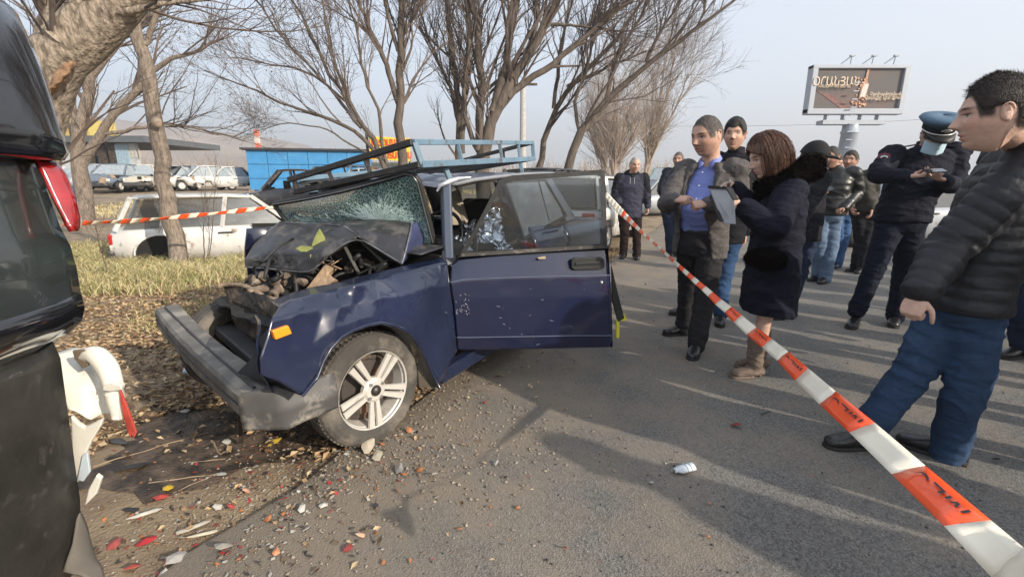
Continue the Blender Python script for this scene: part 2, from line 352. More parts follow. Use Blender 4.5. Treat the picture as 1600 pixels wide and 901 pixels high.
def grow(Pt, Rd, per, lo, hi, ang, rf, rng, tmin=.25, K=6, up=.25, wob=.12, rmin=.0035):
    N, K0, _ = Pt.shape; n = N*per; idx = np.repeat(np.arange(N), per)
    t = rng.uniform(tmin, 1, n); f = t*(K0-1); i = np.clip(f.astype(int), 0, K0-2); g = (f-i)[:, None]
    p = Pt[idx, i]*(1-g)+Pt[idx, i+1]*g; d = nrm(Pt[idx, i+1]-Pt[idx, i]); r = (Rd[idx, i]*(1-g[:, 0])+Rd[idx, i+1]*g[:, 0])
    rd = nrm(rng.normal(0, 1, (n, 3))); side = nrm(rd-(rd*d).sum(1, keepdims=True)*d)
    a = rng.uniform(ang*.6, ang*1.3, n)[:, None]; d1 = nrm(d*np.cos(a)+side*np.sin(a)+np.array([0, 0, up]))
    L = rng.uniform(lo, hi, n)*(1.15-.5*t); out = np.zeros((n, K, 3)); out[:, 0] = p; cur = d1
    for k in range(1, K):
        cur = nrm(cur+rng.normal(0, wob, (n, 3))+np.array([0, 0, up*.15])); out[:, k] = out[:, k-1]+cur*(L/(K-1))[:, None]
    r0 = np.maximum(np.minimum(r*rf, L*.022), rmin); rr = r0[:, None]*np.linspace(1, .3, K)[None]; rr = np.maximum(rr, rmin*.55)
    return out, rr
def tree(name, label, limbs, levels, bark, twig, seed, group=None, cat='tree', base=None, sides=10, wob=.07, leaves=0, rs=.70):
    rng = np.random.default_rng(seed); b = np.array(limbs[0][0][0]) if base is None else base
    t = empty(name, b, 0, label, cat, group); tr = MB(); Ps, Rs = [], []
    for pts, rad in limbs:
        X, r = resample(pts, rad, 16, wob, rng); r = r*rs; r = r*(1+rng.normal(0, .04, 16))
        tr.tubes(X[None], r[None], sides, cap=True); Ps.append(X); Rs.append(r)
    Pt, Rd = np.stack(Ps), np.stack(Rs); br = MB()
    allp = [Pt]
    for li, lv in enumerate(levels):
        Pt, Rd = grow(Pt, Rd, rng=rng, **lv); br.tubes(Pt, Rd, 5 if li == 0 else 3); allp.append(Pt)
    obj('trunk', tr, bark, t, smooth=True); obj('branches', br, twig, t, smooth=False)
    if leaves:
        pts = allp[-1][:, -1]; k = rng.integers(0, len(pts), leaves); c = pts[k]+rng.normal(0, .02, (leaves, 3)); lf = MB()
        u = nrm(rng.normal(0, 1, (leaves, 3)))*.018; v = nrm(rng.normal(0, 1, (leaves, 3))+np.array([0, 0, -1]))*.04
        V = np.stack([c, c+u+v*.5, c+v, c-u+v*.5], 1).reshape(-1, 3); lf.add(V, np.arange(leaves*4).reshape(-1, 4))
        obj('leaves', lf, mat('dry_leaf', (.16, .12, .07), .9, var=.3), t, kind='stuff')
    return t
LV = lambda a, b, c, l0=(.9, 2.2), l1=(.5, 1.2), l2=(.25, .6), up=.3, an=.6: [dict(per=int(a*1.4), lo=l0[0], hi=l0[1], ang=an, rf=.5, up=up), dict(per=b+1, lo=l1[0], hi=l1[1], ang=.6, rf=.55, up=up*.6), dict(per=c, lo=l2[0], hi=l2[1], ang=.6, rf=.6, up=.1, K=4, rmin=.0028)]
def pl(Y, *pp): return [P(a[0], a[1], Y+(a[2] if len(a) > 2 else 0)) for a in pp]
gA = G(30, 500); gA = P(20, 395, 5.6); gA[2] = hgt(gA[0], gA[1])-.1
# big leaning trunk over the dark vehicle
tA = tree('leaning_tree', 'thick old tree leaning over the dark vehicle, with an orange cut scar', [
    ([gA]+pl(5.6, (32, 260), (52, 180), (85, 105), (125, 52), (172, 8), (240, -60)), (.36, .32, .30, .27, .26, .26, .23)),
    (pl(5.6, (60, 130), (62, 60), (85, 10), (98, -60)), (.10, .08, .07, .05)),
    (pl(5.4, (90, 60), (120, 10), (150, -40)), (.11, .08, .06)),
    (pl(5.5, (165, 20), (200, 18), (260, 6), (330, 0)), (.05, .035, .02, .012))], LV(9, 5, 4), M_bigb, M_twig, 11, sides=40, rs=1.0)
mbk = MB(); c0 = P(105, 132, 5.12)
X = patch([[P(70, 146, 5.40), P(84, 122, 5.32), P(100, 98, 5.30)], [P(72, 150, 5.36), P(92, 126, 5.28), P(112, 94, 5.32)], [P(76, 152, 5.42), P(99, 130, 5.38), P(116, 100, 5.42)]], 8, .03, 16)
obj('cut_scar', MB().grid(X), mat('cut_wood', (.32, .19, .11), .85, var=.2, scale=20, bump=1), tA, smooth=True, solid=.02)
gB = G(280, 408); gB[2] = hgt(gB[0], gB[1])-.08
tB = tree('roadside_tree', 'straight grey-brown trunk with a pruned knot, in front of the white wreck', [
    ([gB]+pl(7.95, (270, 360), (252, 260), (243, 190), (235, 120), (215, 50), (200, 10), (185, -50)), (.21, .185, .175, .17, .155, .14, .12, .10)),
    (pl(7.95, (228, 70), (245, 20), (250, -40)), (.06, .05, .04))], [dict(per=3, lo=.9, hi=1.8, ang=.7, rf=.4, up=.2, tmin=.45), dict(per=5, lo=.4, hi=1, ang=.6, rf=.5), dict(per=4, lo=.2, hi=.5, ang=.6, rf=.6, K=4)], M_bark, M_twig, 12, sides=18)
kn = MB(); kc = P(243, 191, 7.76); kn.lathe([(.001, -.03), (.03, -.028), (.045, -.015), (.07, .0), (.085, .03)], kc, (0, 1, 0), 20)
obj('pruned_knot', kn, mat('knot_wood', (.42, .33, .25), .9, scale=30), tB, smooth=True)
for i, c in enumerate([((128, 330), 13.5)]):
    g = P(134, 345, 13.5); g[2] = hgt(g[0], g[1])-.1
    tree('forked_tree', 'forked dark tree standing by the scrapyard shed', [
        ([g]+pl(13.5, (128, 300), (118, 240), (128, 180), (140, 120), (152, 70), (150, -20)), (.36, .30, .24, .2, .16, .12, .08)),
        (pl(13.5, (125, 262), (150, 215), (175, 190), (205, 150), (235, 110), (300, 80), (350, 60)), (.2, .18, .15, .12, .09, .06, .04)),
        (pl(13.5, (122, 225), (112, 160), (118, 90), (105, 0)), (.14, .1, .08, .06)),
        (pl(13.5, (150, 212), (200, 205), (260, 190), (330, 205), (380, 220)), (.08, .07, .05, .04, .02)),
        (pl(13.5, (140, 130), (190, 60), (250, 10), (300, -40)), (.1, .08, .06, .04))], LV(12, 5, 4, (1, 3)), M_bark, M_twig, 13)
gD = P(629, 300, 10); gD[2] = 0.05
tree('roadside_tree', 'upright brown tree rising beside the yellow sign', [
    ([gD]+pl(10, (628, 250), (624, 170), (627, 100), (626, 50), (628, -40)), (.16, .14, .13, .115, .10, .07)),
    (pl(10, (624, 165), (600, 90), (575, 40), (550, -30)), (.085, .07, .055, .04)),
    (pl(10, (622, 80), (610, 40), (596, -20)), (.06, .05, .03)), (pl(10, (627, 60), (650, 20), (660, -30)), (.05, .04, .03)),
    (pl(10, (625, 120), (645, 70), (640, 0)), (.04, .03, .02))], LV(9, 5, 4, (.8, 2.0)), M_bark2, M_twig, 14, leaves=120)
gS = P(612, 300, 9.3); gS[2] = .05
tree('spreading_tree', 'low spreading bare tree fanning left over the blue shed', [
    ([gS]+pl(9.3, (600, 250), (575, 205), (535, 150), (500, 85), (465, 20), (440, -40)), (.11, .085, .07, .055, .045, .03, .02)),
    (pl(9.3, (600, 250), (545, 195), (490, 178), (430, 160), (370, 130), (320, 110)), (.06, .05, .042, .033, .02, .012)),
    (pl(9.3, (580, 215), (545, 160), (520, 90), (505, 20), (500, -30)), (.05, .045, .035, .025, .015)),
    (pl(9.3, (565, 200), (500, 120), (440, 60), (400, 0)), (.05, .04, .03, .02)),
    (pl(9.3, (605, 255), (590, 215), (598, 180), (570, 130), (560, 60), (540, -20)), (.05, .045, .04, .035, .025, .015)),
    (pl(9.3, (600, 250), (560, 235), (510, 200), (450, 190), (400, 205)), (.03, .025, .02, .015, .01)),
    (pl(9.3, (545, 160), (480, 110), (420, 100), (360, 90)), (.035, .03, .02, .012))], LV(9, 5, 4, (.6, 1.6), (.3, .9), (.2, .5), .35, .5), M_bark2, M_twig, 15, leaves=700)
gE = P(757, 300, 11); gE[2] = .05
tree('multi_stem_tree', 'tallest multi-stem tree right behind the roof rack', [
    ([gE]+pl(11, (752, 235), (780, 160), (815, 100), (850, 45), (880, -20)), (.30, .26, .2, .17, .13, .1)),
    (pl(11, (748, 235), (752, 150), (748, 60), (735, -20)), (.16, .13, .11, .08)),
    (pl(11, (770, 175), (790, 110), (800, 40), (815, -30)), (.16, .13, .11, .08)),
    (pl(11, (793, 150), (850, 110), (900, 70), (960, 20), (1010, -20)), (.12, .1, .09, .07, .05)),
    (pl(11, (750, 240), (735, 210), (722, 160), (735, 80), (728, -10)), (.09, .08, .07, .06, .04)),
    (pl(11, (860, 38), (900, 40), (940, 45), (975, 50)), (.05, .04, .03, .02)),
    (pl(11, (830, 80), (840, 30), (836, -20)), (.07, .05, .04))], LV(13, 6, 4, (.9, 2.4)), M_bark2, M_twig, 16)
gE2 = P(718, 300, 12.5); gE2[2] = .05
tree('twin_stem_tree', 'slim twin-stem tree between the yellow sign and the tallest tree', [
    ([gE2]+pl(12.5, (718, 240), (715, 150), (706, 80), (695, -20)), (.14, .12, .11, .1, .07)),
    (pl(12.5, (722, 240), (725, 150), (735, 60), (732, -20)), (.12, .11, .09, .06)),
    (pl(12.5, (716, 160), (680, 90), (655, 20), (650, -30)), (.06, .05, .04, .03))], LV(12, 5, 4, (.9, 2.2)), M_bark2, M_twig, 17)
gF = P(838, 300, 13); gF[2] = .05
tree('roadside_tree', 'dark tree curving right beyond the wrecked car roof', [
    ([gF]+pl(13, (838, 255), (852, 205), (870, 165), (890, 130), (930, 100), (980, 40), (1020, -20)), (.17, .15, .13, .11, .09, .08, .06, .04)),
    (pl(13, (865, 170), (872, 110), (880, 50), (900, -20)), (.08, .07, .05, .03)),
    (pl(13, (885, 135), (960, 100), (1010, 80)), (.06, .05, .03))], LV(11, 5, 4, (.9, 2.3)), M_bark2, M_twig, 18)
gG = P(878, 310, 11.5); gG[2] = .05
tree('leaning_tree', 'dark tree arching far right over the road towards the billboard', [
    ([gG]+pl(11.5, (882, 262), (905, 205), (940, 160), (980, 120), (1030, 88), (1085, 50), (1120, 15), (1180, -15)), (.19, .17, .15, .13, .11, .09, .07, .05, .03)),
    (pl(11.5, (905, 205), (895, 160), (920, 100), (925, 40), (945, -30)), (.06, .055, .05, .04, .02)),
    (pl(11.5, (950, 150), (960, 90), (1000, 30), (1020, -20)), (.08, .06, .05, .03)),
    (pl(11.5, (1010, 96), (1030, 50), (1060, 10), (1070, -20)), (.06, .05, .035, .02)),
    (pl(11.5, (1085, 50), (1100, 20), (1105, -20)), (.035, .03, .02)),
    (pl(11.5, (940, 162), (1010, 150), (1060, 120)), (.03, .02, .012))], LV(11, 6, 4, (.7, 2.0)), M_bark2, M_twig, 19)
for i, (bx, tops, Y, lab) in enumerate([
        (1010, [(1040, 80), (1085, 95), (1000, 130), (1060, 60), (1020, 110)], 30, 'pale bushy roadside tree, its crown the tallest behind the two standing men'),
        (960, [(930, 170), (960, 120), (985, 140), (1000, 190)], 27, 'pale slender tree behind the grey-haired man'),
        (945, [(905, 180), (915, 130), (940, 150)], 33, 'faint pale tree just right of the arching dark trunk')]):
    g = P(bx, 285, Y); g[2] = 0
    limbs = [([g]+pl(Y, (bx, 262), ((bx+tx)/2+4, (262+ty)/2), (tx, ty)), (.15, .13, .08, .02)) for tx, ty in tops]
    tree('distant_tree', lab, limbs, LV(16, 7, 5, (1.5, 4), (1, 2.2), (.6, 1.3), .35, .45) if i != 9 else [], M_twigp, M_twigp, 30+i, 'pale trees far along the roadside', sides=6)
# far-off tree line along the plain (one mass)
rng = np.random.default_rng(5); tl = MB(); n = 1500
az = rng.uniform(R(-50), R(40), n); rr = rng.uniform(90, 150, n); hh = rng.uniform(1.5, 4.5, n)
b0 = np.stack([rr*np.sin(az), rr*np.cos(az), hgt(rr*np.sin(az), rr*np.cos(az))], 1); b0 = b0[(b0[:, 0] < road_x(b0[:, 1])-3)]; n = len(b0)
K = 4; Pt = np.repeat(b0[:, None], K, 1); Pt[:, :, 2] += np.linspace(0, 1, K)[None]*hh[:n, None]; Pt[:, :, :2] += rng.normal(0, .3, (n, K, 2))
tl.tubes(Pt, np.repeat(np.linspace(.12, .03, K)[None], n, 0), 3); q1, q2 = grow(Pt, np.full((n, K), .1), 7, .8, 2.2, .5, .5, rng, K=3, rmin=.03); tl.tubes(q1, q2, 3)
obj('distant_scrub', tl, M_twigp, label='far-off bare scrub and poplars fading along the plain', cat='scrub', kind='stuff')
# ================================================================== THE WRECKED BLUE SALOON
M_blue = mat('navy_paint', (.010, .014, .040), .22, var=.15, scale=2, coat=.7, bump=.12, bscale=3, wear=((.05, .05, .06), -.3, 7))
M_blueD = mat('navy_paint_dusty', (.013, .018, .044), .26, var=.3, scale=2.2, coat=.5, bump=.2, bscale=4, wear=((.09, .085, .085), -.12, 9))
M_black = mat('black_rubber', (.018, .018, .018), .55, var=.3, bump=.3, bscale=30)
M_hoodu = mat('scuffed_hood', (.030, .030, .034), .45, var=.3, scale=3, coat=.35, bump=.4, bscale=6, wear=((.12, .112, .105), .42, 9))
M_grime = mat('oily_metal', (.035, .027, .02), .6, var=.4, scale=12, bump=1, bscale=25, wear=((.16, .11, .07), .4, 9))
M_rust = mat('rusty_metal', (.28, .18, .11), .85, scale=10, bump=1, bscale=30, col2=(.42, .33, .24))
M_dusty = mat('dusty_bumper', (.17, .158, .142), .7, var=.3, scale=4, bump=.5, bscale=20, wear=((.34, .31, .26), .35, 4), stretch=(1, 1, 1))
M_tyre = mat('dusty_tyre', (.075, .068, .06), .9, var=.3, scale=6, bump=.6, bscale=30, wear=((.19, .165, .135), .5, 5))
M_alloy = mat('alloy', (.60, .57, .52), .42, metal=.25, var=.08, wear=((.30, .26, .2), .15, 6))
M_orange = mat('orange_lens', (.95, .30, .02), .25, var=.1, coat=.5)
M_rackb = mat('rack_blue_paint', (.13, .21, .28), .5, var=.15, wear=((.10, .07, .05), .18, 9))
M_rackd = mat('rack_dark_paint', (.03, .028, .026), .55, var=.2, wear=((.1, .09, .08), .2, 9))
M_steel = mat('bare_steel', (.45, .45, .45), .35, metal=.8)
M_int = mat('interior_black', (.02, .019, .018), .8, var=.4)
M_beige = mat('beige_trim', (.34, .29, .22), .8)
M_foil = mat('foil', (.80, .82, .86), .16, metal=1.0, var=.1)
M_gl = glass('car_glass', (.42, .47, .50), .10)
TH = R(60); O = np.array([-1.32, 2.51, 0.0]); UX = np.array([.5, .8660254, 0]); UY = np.array([-.8660254, .5, 0]); UZ = np.array([0, 0, 1.])
def C(x, y, z): return O+x*UX+y*UY+z*UZ
def S(px, py, yl): return onplane(px, py, C(0, yl, 0), UY)
car = empty('wrecked_car', O, TH, 'crashed dark blue saloon with crumpled bonnet, open front door and roof rack', 'car')
# --- near front fender: rows = inner edge, upper crease, mid crease, waist, lower edge
cols = [ # px: inner, crease1, crease2, lower
 ((423, 471), (436, 480), (424, 499), (406, 560), (408, 586)),
 ((452, 459), (455, 470), (460, 490), (446, 560), (436, 596)),
 ((483, 450), (508, 457), (504, 483), (490, 540), (472, 618)),
 ((519, 443), (528, 452), (532, 480), (522, 512), (517, 545)),
 ((552, 434), (553, 446), (556, 475), (556, 500), (551, 517)),
 ((582, 427), (584, 437), (588, 468), (592, 492), (594, 505)),
 ((612, 420), (612, 429), (621, 460), (634, 496), (638, 519)),
 ((648, 411), (650, 420), (658, 454), (668, 512), (664, 557)),
 ((678, 405), (688, 411), (688, 449), (694, 520), (687, 600)),
 ((690, 402), (699, 410), (703, 446), (710, 500), (714, 549))]
inn = [-.50, -.52, -.56, -.58, -.60, -.62, -.64, -.66, -.68, -.70]
rows = [[], [], [], [], []]
dent = [(.03, .0), (.02, 0), (.0, .02), (.03, 0), (-.025, .03), (0, 0), (.045, .015), (0, .0), (-.01, 0), (0, 0)]
for k, c in enumerate(cols):
    yy = [inn[k], -.745+dent[k][0], -.80+dent[k][1], -.815, -.80 if k in (0, 1, 9) else -.825]
    for r in range(5): rows[r].append(S(*c[r], yy[r]))
X = patch(rows, 8, 0)
q = X.reshape(-1, 3); nrmv = -UY
dsp = (fbm(q*7)*.008+np.abs(vnoise(q*16+5))*-.005)[:, None]*nrmv; X = (q+dsp).reshape(X.shape)
obj('front_fender', MB().grid(X), M_blueD, car, smooth=False, solid=.003).data.polygons.foreach_set('use_smooth', [True]*(X.shape[0]-1)*(X.shape[1]-1))
# arch lip
arch = [(472, 618), (496, 590), (505, 565), (517, 544), (534, 526), (552, 516), (573, 508), (595, 504), (617, 508), (638, 518), (653, 535), (664, 556), (674, 580), (687, 606)]
ap = np.array([S(a, b, -.83) for a, b in arch]); mbx = MB(); mbx.tubes(ap[None], np.full((1, len(ap)), .008), 6, cap=True); obj('arch_lip', mbx, M_blueD, car, smooth=True)
# inner arch liner + rusty mud flap
inner = np.array([ap, ap+UY*.45]); obj('wheel_arch_liner', MB().grid(inner), M_int, car, smooth=True, solid=.004)
fl = [S(640, 535, -.80), S(662, 556, -.81), S(676, 582, -.81), S(687, 609, -.80), S(655, 604, -.75), S(652, 570, -.74)]
mbx = MB(); mbx.prism(fl, UY*.012); obj('mud_flap', mbx, mat('muddy_plastic', (.07, .055, .04), .9, var=.3, wear=((.3, .24, .17), .4, 9)), car)
# orange marker
mk = [S(426, 517, -.83), S(451, 508, -.83), S(457, 521, -.83), S(431, 531, -.83)]
mbx = MB(); mbx.prism(mk, UY*.02); obj('side_marker', mbx, M_orange, car, bevel=.004)
# front corner return of the fender (torn, bent inwards)
X = patch([[S(408, 500, -.80), S(400, 540, -.79), S(404, 586, -.79)], [C(-.50, -.62, .80)+0, C(-.48, -.60, .60), C(-.46, -.62, .42)]], 5, .02, 9)
obj('fender_return', MB().grid(X), M_blueD, car, smooth=True, solid=.003)
# sill
mbx = MB(); mbx.bar(S(684, 588, -.76), C(1.75, -.76, .24), .07, .09); obj('sill', mbx, M_blueD, car, bevel=.01)
# --- wheel builder
def wheel(c, n, parent, fancy=True, r=.295, tm=None):
    n = nrm(n); c = np.asarray(c, float)        # c = centre of outer face, n = outward
    t = MB(); w = .175
    t.lathe([(.195, -.012), (.215, .002), (.245, .004), (.270, -.004), (.286, -.018), (r, -.035), (r, -.06), (r-.006, -.062), (r-.006, -.07), (r, -.072), (r, -.105), (r-.006, -.107), (r-.006, -.115), (r, -.117), (r, -.14), (.286, -w+.018), (.25, -w), (.19, -w+.01)], c, n, 48)
    # tread blocks
    a = nrm(np.cross(n, UZ)); b = np.cross(n, a)
    for k in range(72 if fancy else 0):
        th = k*2*np.pi/72; rd = a*math.cos(th)+b*math.sin(th); tg = np.cross(n, rd)
        for o in (-.046, -.127): t.box(c+rd*(r+.001)+n*o, (.006, .012, .028), np.stack([rd, tg, n], 1))
    ty = obj('tyre', t, tm or M_tyre, parent, smooth=False)
    rm = MB(); rm.lathe([(.196, -.01), (.203, -.004), (.205, -.016), (.190, -.03), (.18, -.09), (.18, -.15), (.19, -.165)], c, n, 48)
    if fancy:
        for k in range(5):
            th = k*2*np.pi/5+.25
            for s in (-1, 1):
                t0 = th+s*.30; t1 = th+s*.125
                p0 = c+(a*math.cos(t0)+b*math.sin(t0))*.055+n*-.020; p1 = c+(a*math.cos(t1)+b*math.sin(t1))*.192+n*-.008
                rd = nrm(p1-p0); tg = nrm(np.cross(n, rd)); w0, w1, h = .012, .019, .022
                V = [p0-tg*w0, p0+tg*w0, p0+tg*w0*.8+n*h*.6, p0-tg*w0*.8+n*h*.6, p1-tg*w1, p1+tg*w1, p1+tg*w1*.8+n*.010, p1-tg*w1*.8+n*.010]
                rm.add(V, [(0, 1, 2, 3), (4, 7, 6, 5), (0, 4, 5, 1), (1, 5, 6, 2), (2, 6, 7, 3), (3, 7, 4, 0)])
    rm.lathe([(.001, .004), (.05, .002), (.066, -.01), (.068, -.03)], c, n, 24)
    rim = obj('rim', rm, M_alloy, parent, smooth=False)
    d = MB(); d.lathe([(.001, -.075), (.14, -.078), (.145, -.09), (.178, -.10)], c, n, 32); obj('brake_disc', d, mat('brake_dark', (.05, .04, .035), .7, wear=((.2, .12, .07), .4, 12)), parent)
    h = MB(); h.lathe([(.001, .022), (.016, .020), (.026, .012), (.030, .0)], c, n, 24); hb = obj('hub_cap', h, mat('hub_dark', (.06, .055, .05), .4, metal=.6), parent, smooth=True)
    if fancy:
        for k in range(4):
            th = k*np.pi/2+.6; h = MB(); h.lathe([(.001, .012), (.008, .012), (.009, .0)], c+(a*math.cos(th)+b*math.sin(th))*.048, n, 6); obj('wheel_bolt', h, M_steel, parent)
wc = S(583, 608, -.715); wn = nrm(np.array([math.cos(R(-38)), math.sin(R(-38)), .02]))
we = empty('front_wheel', wc, 0); we.parent = car; we.matrix_parent_inverse = ROOT[car.name].inverted(); ROOT[we.name] = Matrix.Translation(Vector(wc.tolist()))
wheel(wc+wn*.02, wn, we)
for (x, y, s) in ((0.05, .72, 1), (2.42, -.70, -1), (2.42, .72, 1)):
    c = C(x, y, .285); e = empty('rear_wheel' if x > 1 else 'front_wheel', c, 0); e.parent = car; e.matrix_parent_inverse = ROOT[car.name].inverted(); ROOT[e.name] = Matrix.Translation(Vector(c.tolist()))
    wheel(c, UY*s, e, fancy=False)
# --- bumper: long dusty beam with top face, groove and side return
A_, B_ = np.array([-1.05, 1.80, .40]), np.array([-2.27, 2.93, .46]); ax = nrm(B_-A_); out = nrm(np.cross(ax, UZ))
if np.dot(out, -UX) < 0: out = -out
prof = [(0, -.075), (.02, -.085), (.085, -.075), (.10, -.055), (.10, -.01), (.088, .0), (.10, .01), (.10, .055), (.085, .075), (.0, .085), (-.06, .08), (-.06, -.07)]
K = 26; X = np.zeros((K, len(prof), 3))
for i, t in enumerate(np.linspace(0, 1, K)):
    c = A_*(1-t)+B_*t+out*.012*math.sin(t*math.pi)-UZ*.02*math.sin(t*3); 
    for j, (o, z) in enumerate(prof): X[i, j] = c+out*o*.85+UZ*z*.86
q = X.reshape(-1, 3); X = (q+out*(fbm(q*9)*.008)[:, None]+UZ*(fbm(q*5+3)*.008)[:, None]).reshape(X.shape)
mbx = MB().grid(X, wrapu=True); mbx.f += [list(range(len(prof))), list(range((K-1)*len(prof), K*len(prof)))[::-1]]; mbx.m += [0, 0]
bump = obj('bumper', mbx, M_dusty, car)
for nm__, (o_, z_), r_s, mm_ in (('bumper_strip', (.094, .002), .009, M_black), ('bumper_seam', (.03, -.0), .0, None)):
    if mm_ is None: continue
    ln_ = np.array([A_*(1-t)+B_*t+out*.012*math.sin(t*math.pi)-UZ*.02*math.sin(t*3)+out*o_*.87+UZ*z_ for t in np.linspace(0.02, .98, 26)]); mbx = MB(); mbx.tubes(ln_[None], np.full((1, 26), r_s), 6, cap=True); obj(nm__, mbx, mm_, car, smooth=True)
ln_ = np.array([A_*(1-t)+B_*t-UZ*.02*math.sin(t*3)+out*.03+UZ*.072 for t in np.linspace(0.02, .98, 26)]); mbx = MB(); mbx.tubes(ln_[None], np.full((1, 26), .007), 6, cap=True); obj('bumper_lip', mbx, mat('dark_dusty_metal', (.05, .05, .055), .6), car, smooth=True)
E0 = A_+out*.10; pts = [E0-UZ*.085, E0+UZ*.075]; rt = np.array([-.80, 1.93, .40])
X = patch([[A_+out*.105+UZ*.078, A_+out*.04+UZ*.095+np.array([.1, -.0, 0]), rt+UZ*.085], [A_+out*.108-UZ*.0, A_+out*.05+np.array([.13, -.03, 0]), rt+np.array([.02, -.03, 0])], [A_+out*.10-UZ*.088, A_+out*.04-UZ*.095+np.array([.13, -.02, 0]), rt-UZ*.085]], 6, .006, 9)
obj('bumper_end_cap', MB().grid(X), mat('scuffed_grey_plastic', (.085, .083, .082), .6, var=.2, wear=((.32, .29, .25), .35, 8)), car, smooth=True, solid=.006)
mbx = MB(); mbx.bar(G(377, 690, .02), P(372, 610, 1.95), .018, .018); obj('bumper_bracket', mbx, M_grime, car)
# reinforcement beam & crushed nose panel behind the bumper
mbx = MB(); mbx.bar(P(350, 515, 2.75), P(440, 590, 2.0), .10, .06); obj('cross_member', mbx, mat('dark_dusty_metal', (.05, .05, .055), .6, wear=((.2, .18, .15), .4, 7)), car, bevel=.01)
X = patch([[P(345, 445, 2.75), P(385, 448, 2.6), P(430, 470, 2.35), P(452, 470, 2.2)], [P(352, 462, 2.72), P(392, 480, 2.5), P(425, 490, 2.3), P(445, 500, 2.2)], [P(362, 500, 2.7), P(392, 520, 2.55), P(415, 530, 2.35), P(432, 540, 2.25)], [P(372, 530, 2.72), P(400, 560, 2.5), P(412, 575, 2.3), P(440, 585, 2.2)]], 8, .035, 8)
obj('radiator_panel', MB().grid(X), M_grime, car, solid=.006)
# rim of the torn panel
rm = np.array([P(344, 447, 2.74), P(362, 443, 2.7), P(392, 449, 2.58), P(412, 464, 2.45), P(440, 470, 2.3)]); Xr, rr = resample(rm, [.012, .012], 14, .01, RNG)
mbx = MB(); mbx.tubes(Xr[None], np.full((1, 14), .013), 6, cap=True); obj('panel_edge', mbx, M_rust, car, smooth=True)
# engine bay clutter (dark floor, hoses, castings)
X = patch([[C(-.25, -.6, .62), C(-.2, 0, .6), C(-.05, .6, .6)], [C(.15, -.6, .66), C(.2, 0, .62), C(.2, .6, .62)], [C(.6, -.6, .78), C(.6, 0, .8), C(.6, .6, .8)]], 10, .05, 6)
obj('engine_bay', MB().grid(X), M_int, car, solid=.01)
rg = np.random.default_rng(21); mbj = MB()
junk = [(396, 440, 2.7, .07), (412, 432, 2.75, .06), (436, 440, 2.7, .06), (452, 428, 2.7, .05), (470, 440, 2.6, .05), (405, 452, 2.55, .06), (432, 456, 2.45, .06), (385, 448, 2.65, .05), (545, 420, 2.75, .06), (575, 412, 2.8, .06), (600, 415, 2.8, .05)]
for k, (a, b, Y, s) in enumerate(junk):
    M = Matrix.Rotation(rg.uniform(0, 3), 3, 'Z') @ Matrix.Rotation(rg.uniform(-.6, .6), 3, 'X')
    jb = MB()
    if k % 3 == 0: jb.lathe([(.01, -s*.7), (s*.4, -s*.7), (s*.42, -s*.3), (s*.3, -s*.25), (s*.3, s*.3), (s*.46, s*.35), (s*.46, s*.6), (.01, s*.62)], (0, 0, 0), (1, .2, .3), 14)
    else: jb.ball((0, 0, 0), (s*rg.uniform(.6, 1.0), s*.5, s*rg.uniform(.3, .6)), 14)
    v = jb.verts(); v = v+np.stack([vnoise(v*40+k), vnoise(v*40+k+9), vnoise(v*40+k+17)], 1)*s*.16; v = v @ np.array(M).T+P(a, b, Y)
    obj('engine_part', MB().add(v, jb.f), mat('corroded_casting', (.16, .12, .09), .85, var=.4, scale=14, bump=1, wear=((.35, .29, .22), .4, 12)), car, bevel=.008)
mbj = MB()
for k in range(16):
    p0 = P(rg.uniform(390, 600), rg.uniform(405, 450), rg.uniform(2.45, 2.9)); pts = [p0]
    for j in range(4): pts.append(pts[-1]+rg.normal(0, .05, 3))
    Xr, rr = resample(pts, [.012, .012], 12, .01, rg); mbj.tubes(Xr[None], np.full((1, 12), rg.uniform(.006, .016)), 6, cap=True)
obj('hose', mbj, M_black, car, smooth=True, kind='stuff')
pk = [P(477, 452, 2.62), P(508, 412, 2.66), P(522, 418, 2.66), P(512, 428, 2.64), P(524, 436, 2.62), P(500, 452, 2.58)]
mbx = MB(); mbx.prism(pk, (0, .05, -.02)); obj('broken_casting', mbx, mat('light_rust', (.42, .30, .2), .85, var=.25, bump=1, scale=14), car, bevel=.005)
for a in range(5):
    mbx = MB(); p0 = P(505+a*4, 411+a, 2.66); mbx.bar(p0, p0+rg.normal(0, .035, 3)+UZ*.01, .012, .004); obj('splinter', mbx, MATS['light_rust'], car)
# --- bonnet: crumpled tent in two folds
def fold(name, rows, m, n=7, amp=.010, seed=0, fr=9):
    X = patch(rows, n, amp, fr, seed); return obj(name, MB().grid(X), m, car, smooth=True, solid=.004)
fold('bonnet', [
 [P(412, 366, 3.1), P(438, 347, 3.05), P(470, 349, 3.0), P(497, 350, 2.98), P(531, 345, 2.9), P(599, 343, 2.82), P(644, 347, 2.72)],
 [P(395, 384, 2.95), P(430, 368, 2.88), P(465, 372, 2.82), P(500, 366, 2.75), P(537, 352, 2.72), P(592, 365, 2.62), P(640, 366, 2.62)],
 [P(382, 404, 2.85), P(420, 395, 2.78), P(462, 398, 2.68), P(505, 385, 2.60), P(556, 367, 2.62), P(600, 392, 2.55), P(634, 392, 2.54)],
 [P(383, 417, 2.84), P(434, 421, 2.72), P(489, 427, 2.60), P(507, 402, 2.57), P(558, 370, 2.615), P(602, 398, 2.545), P(628, 413, 2.50)]], M_hoodu, 8, .013, 3, 7)
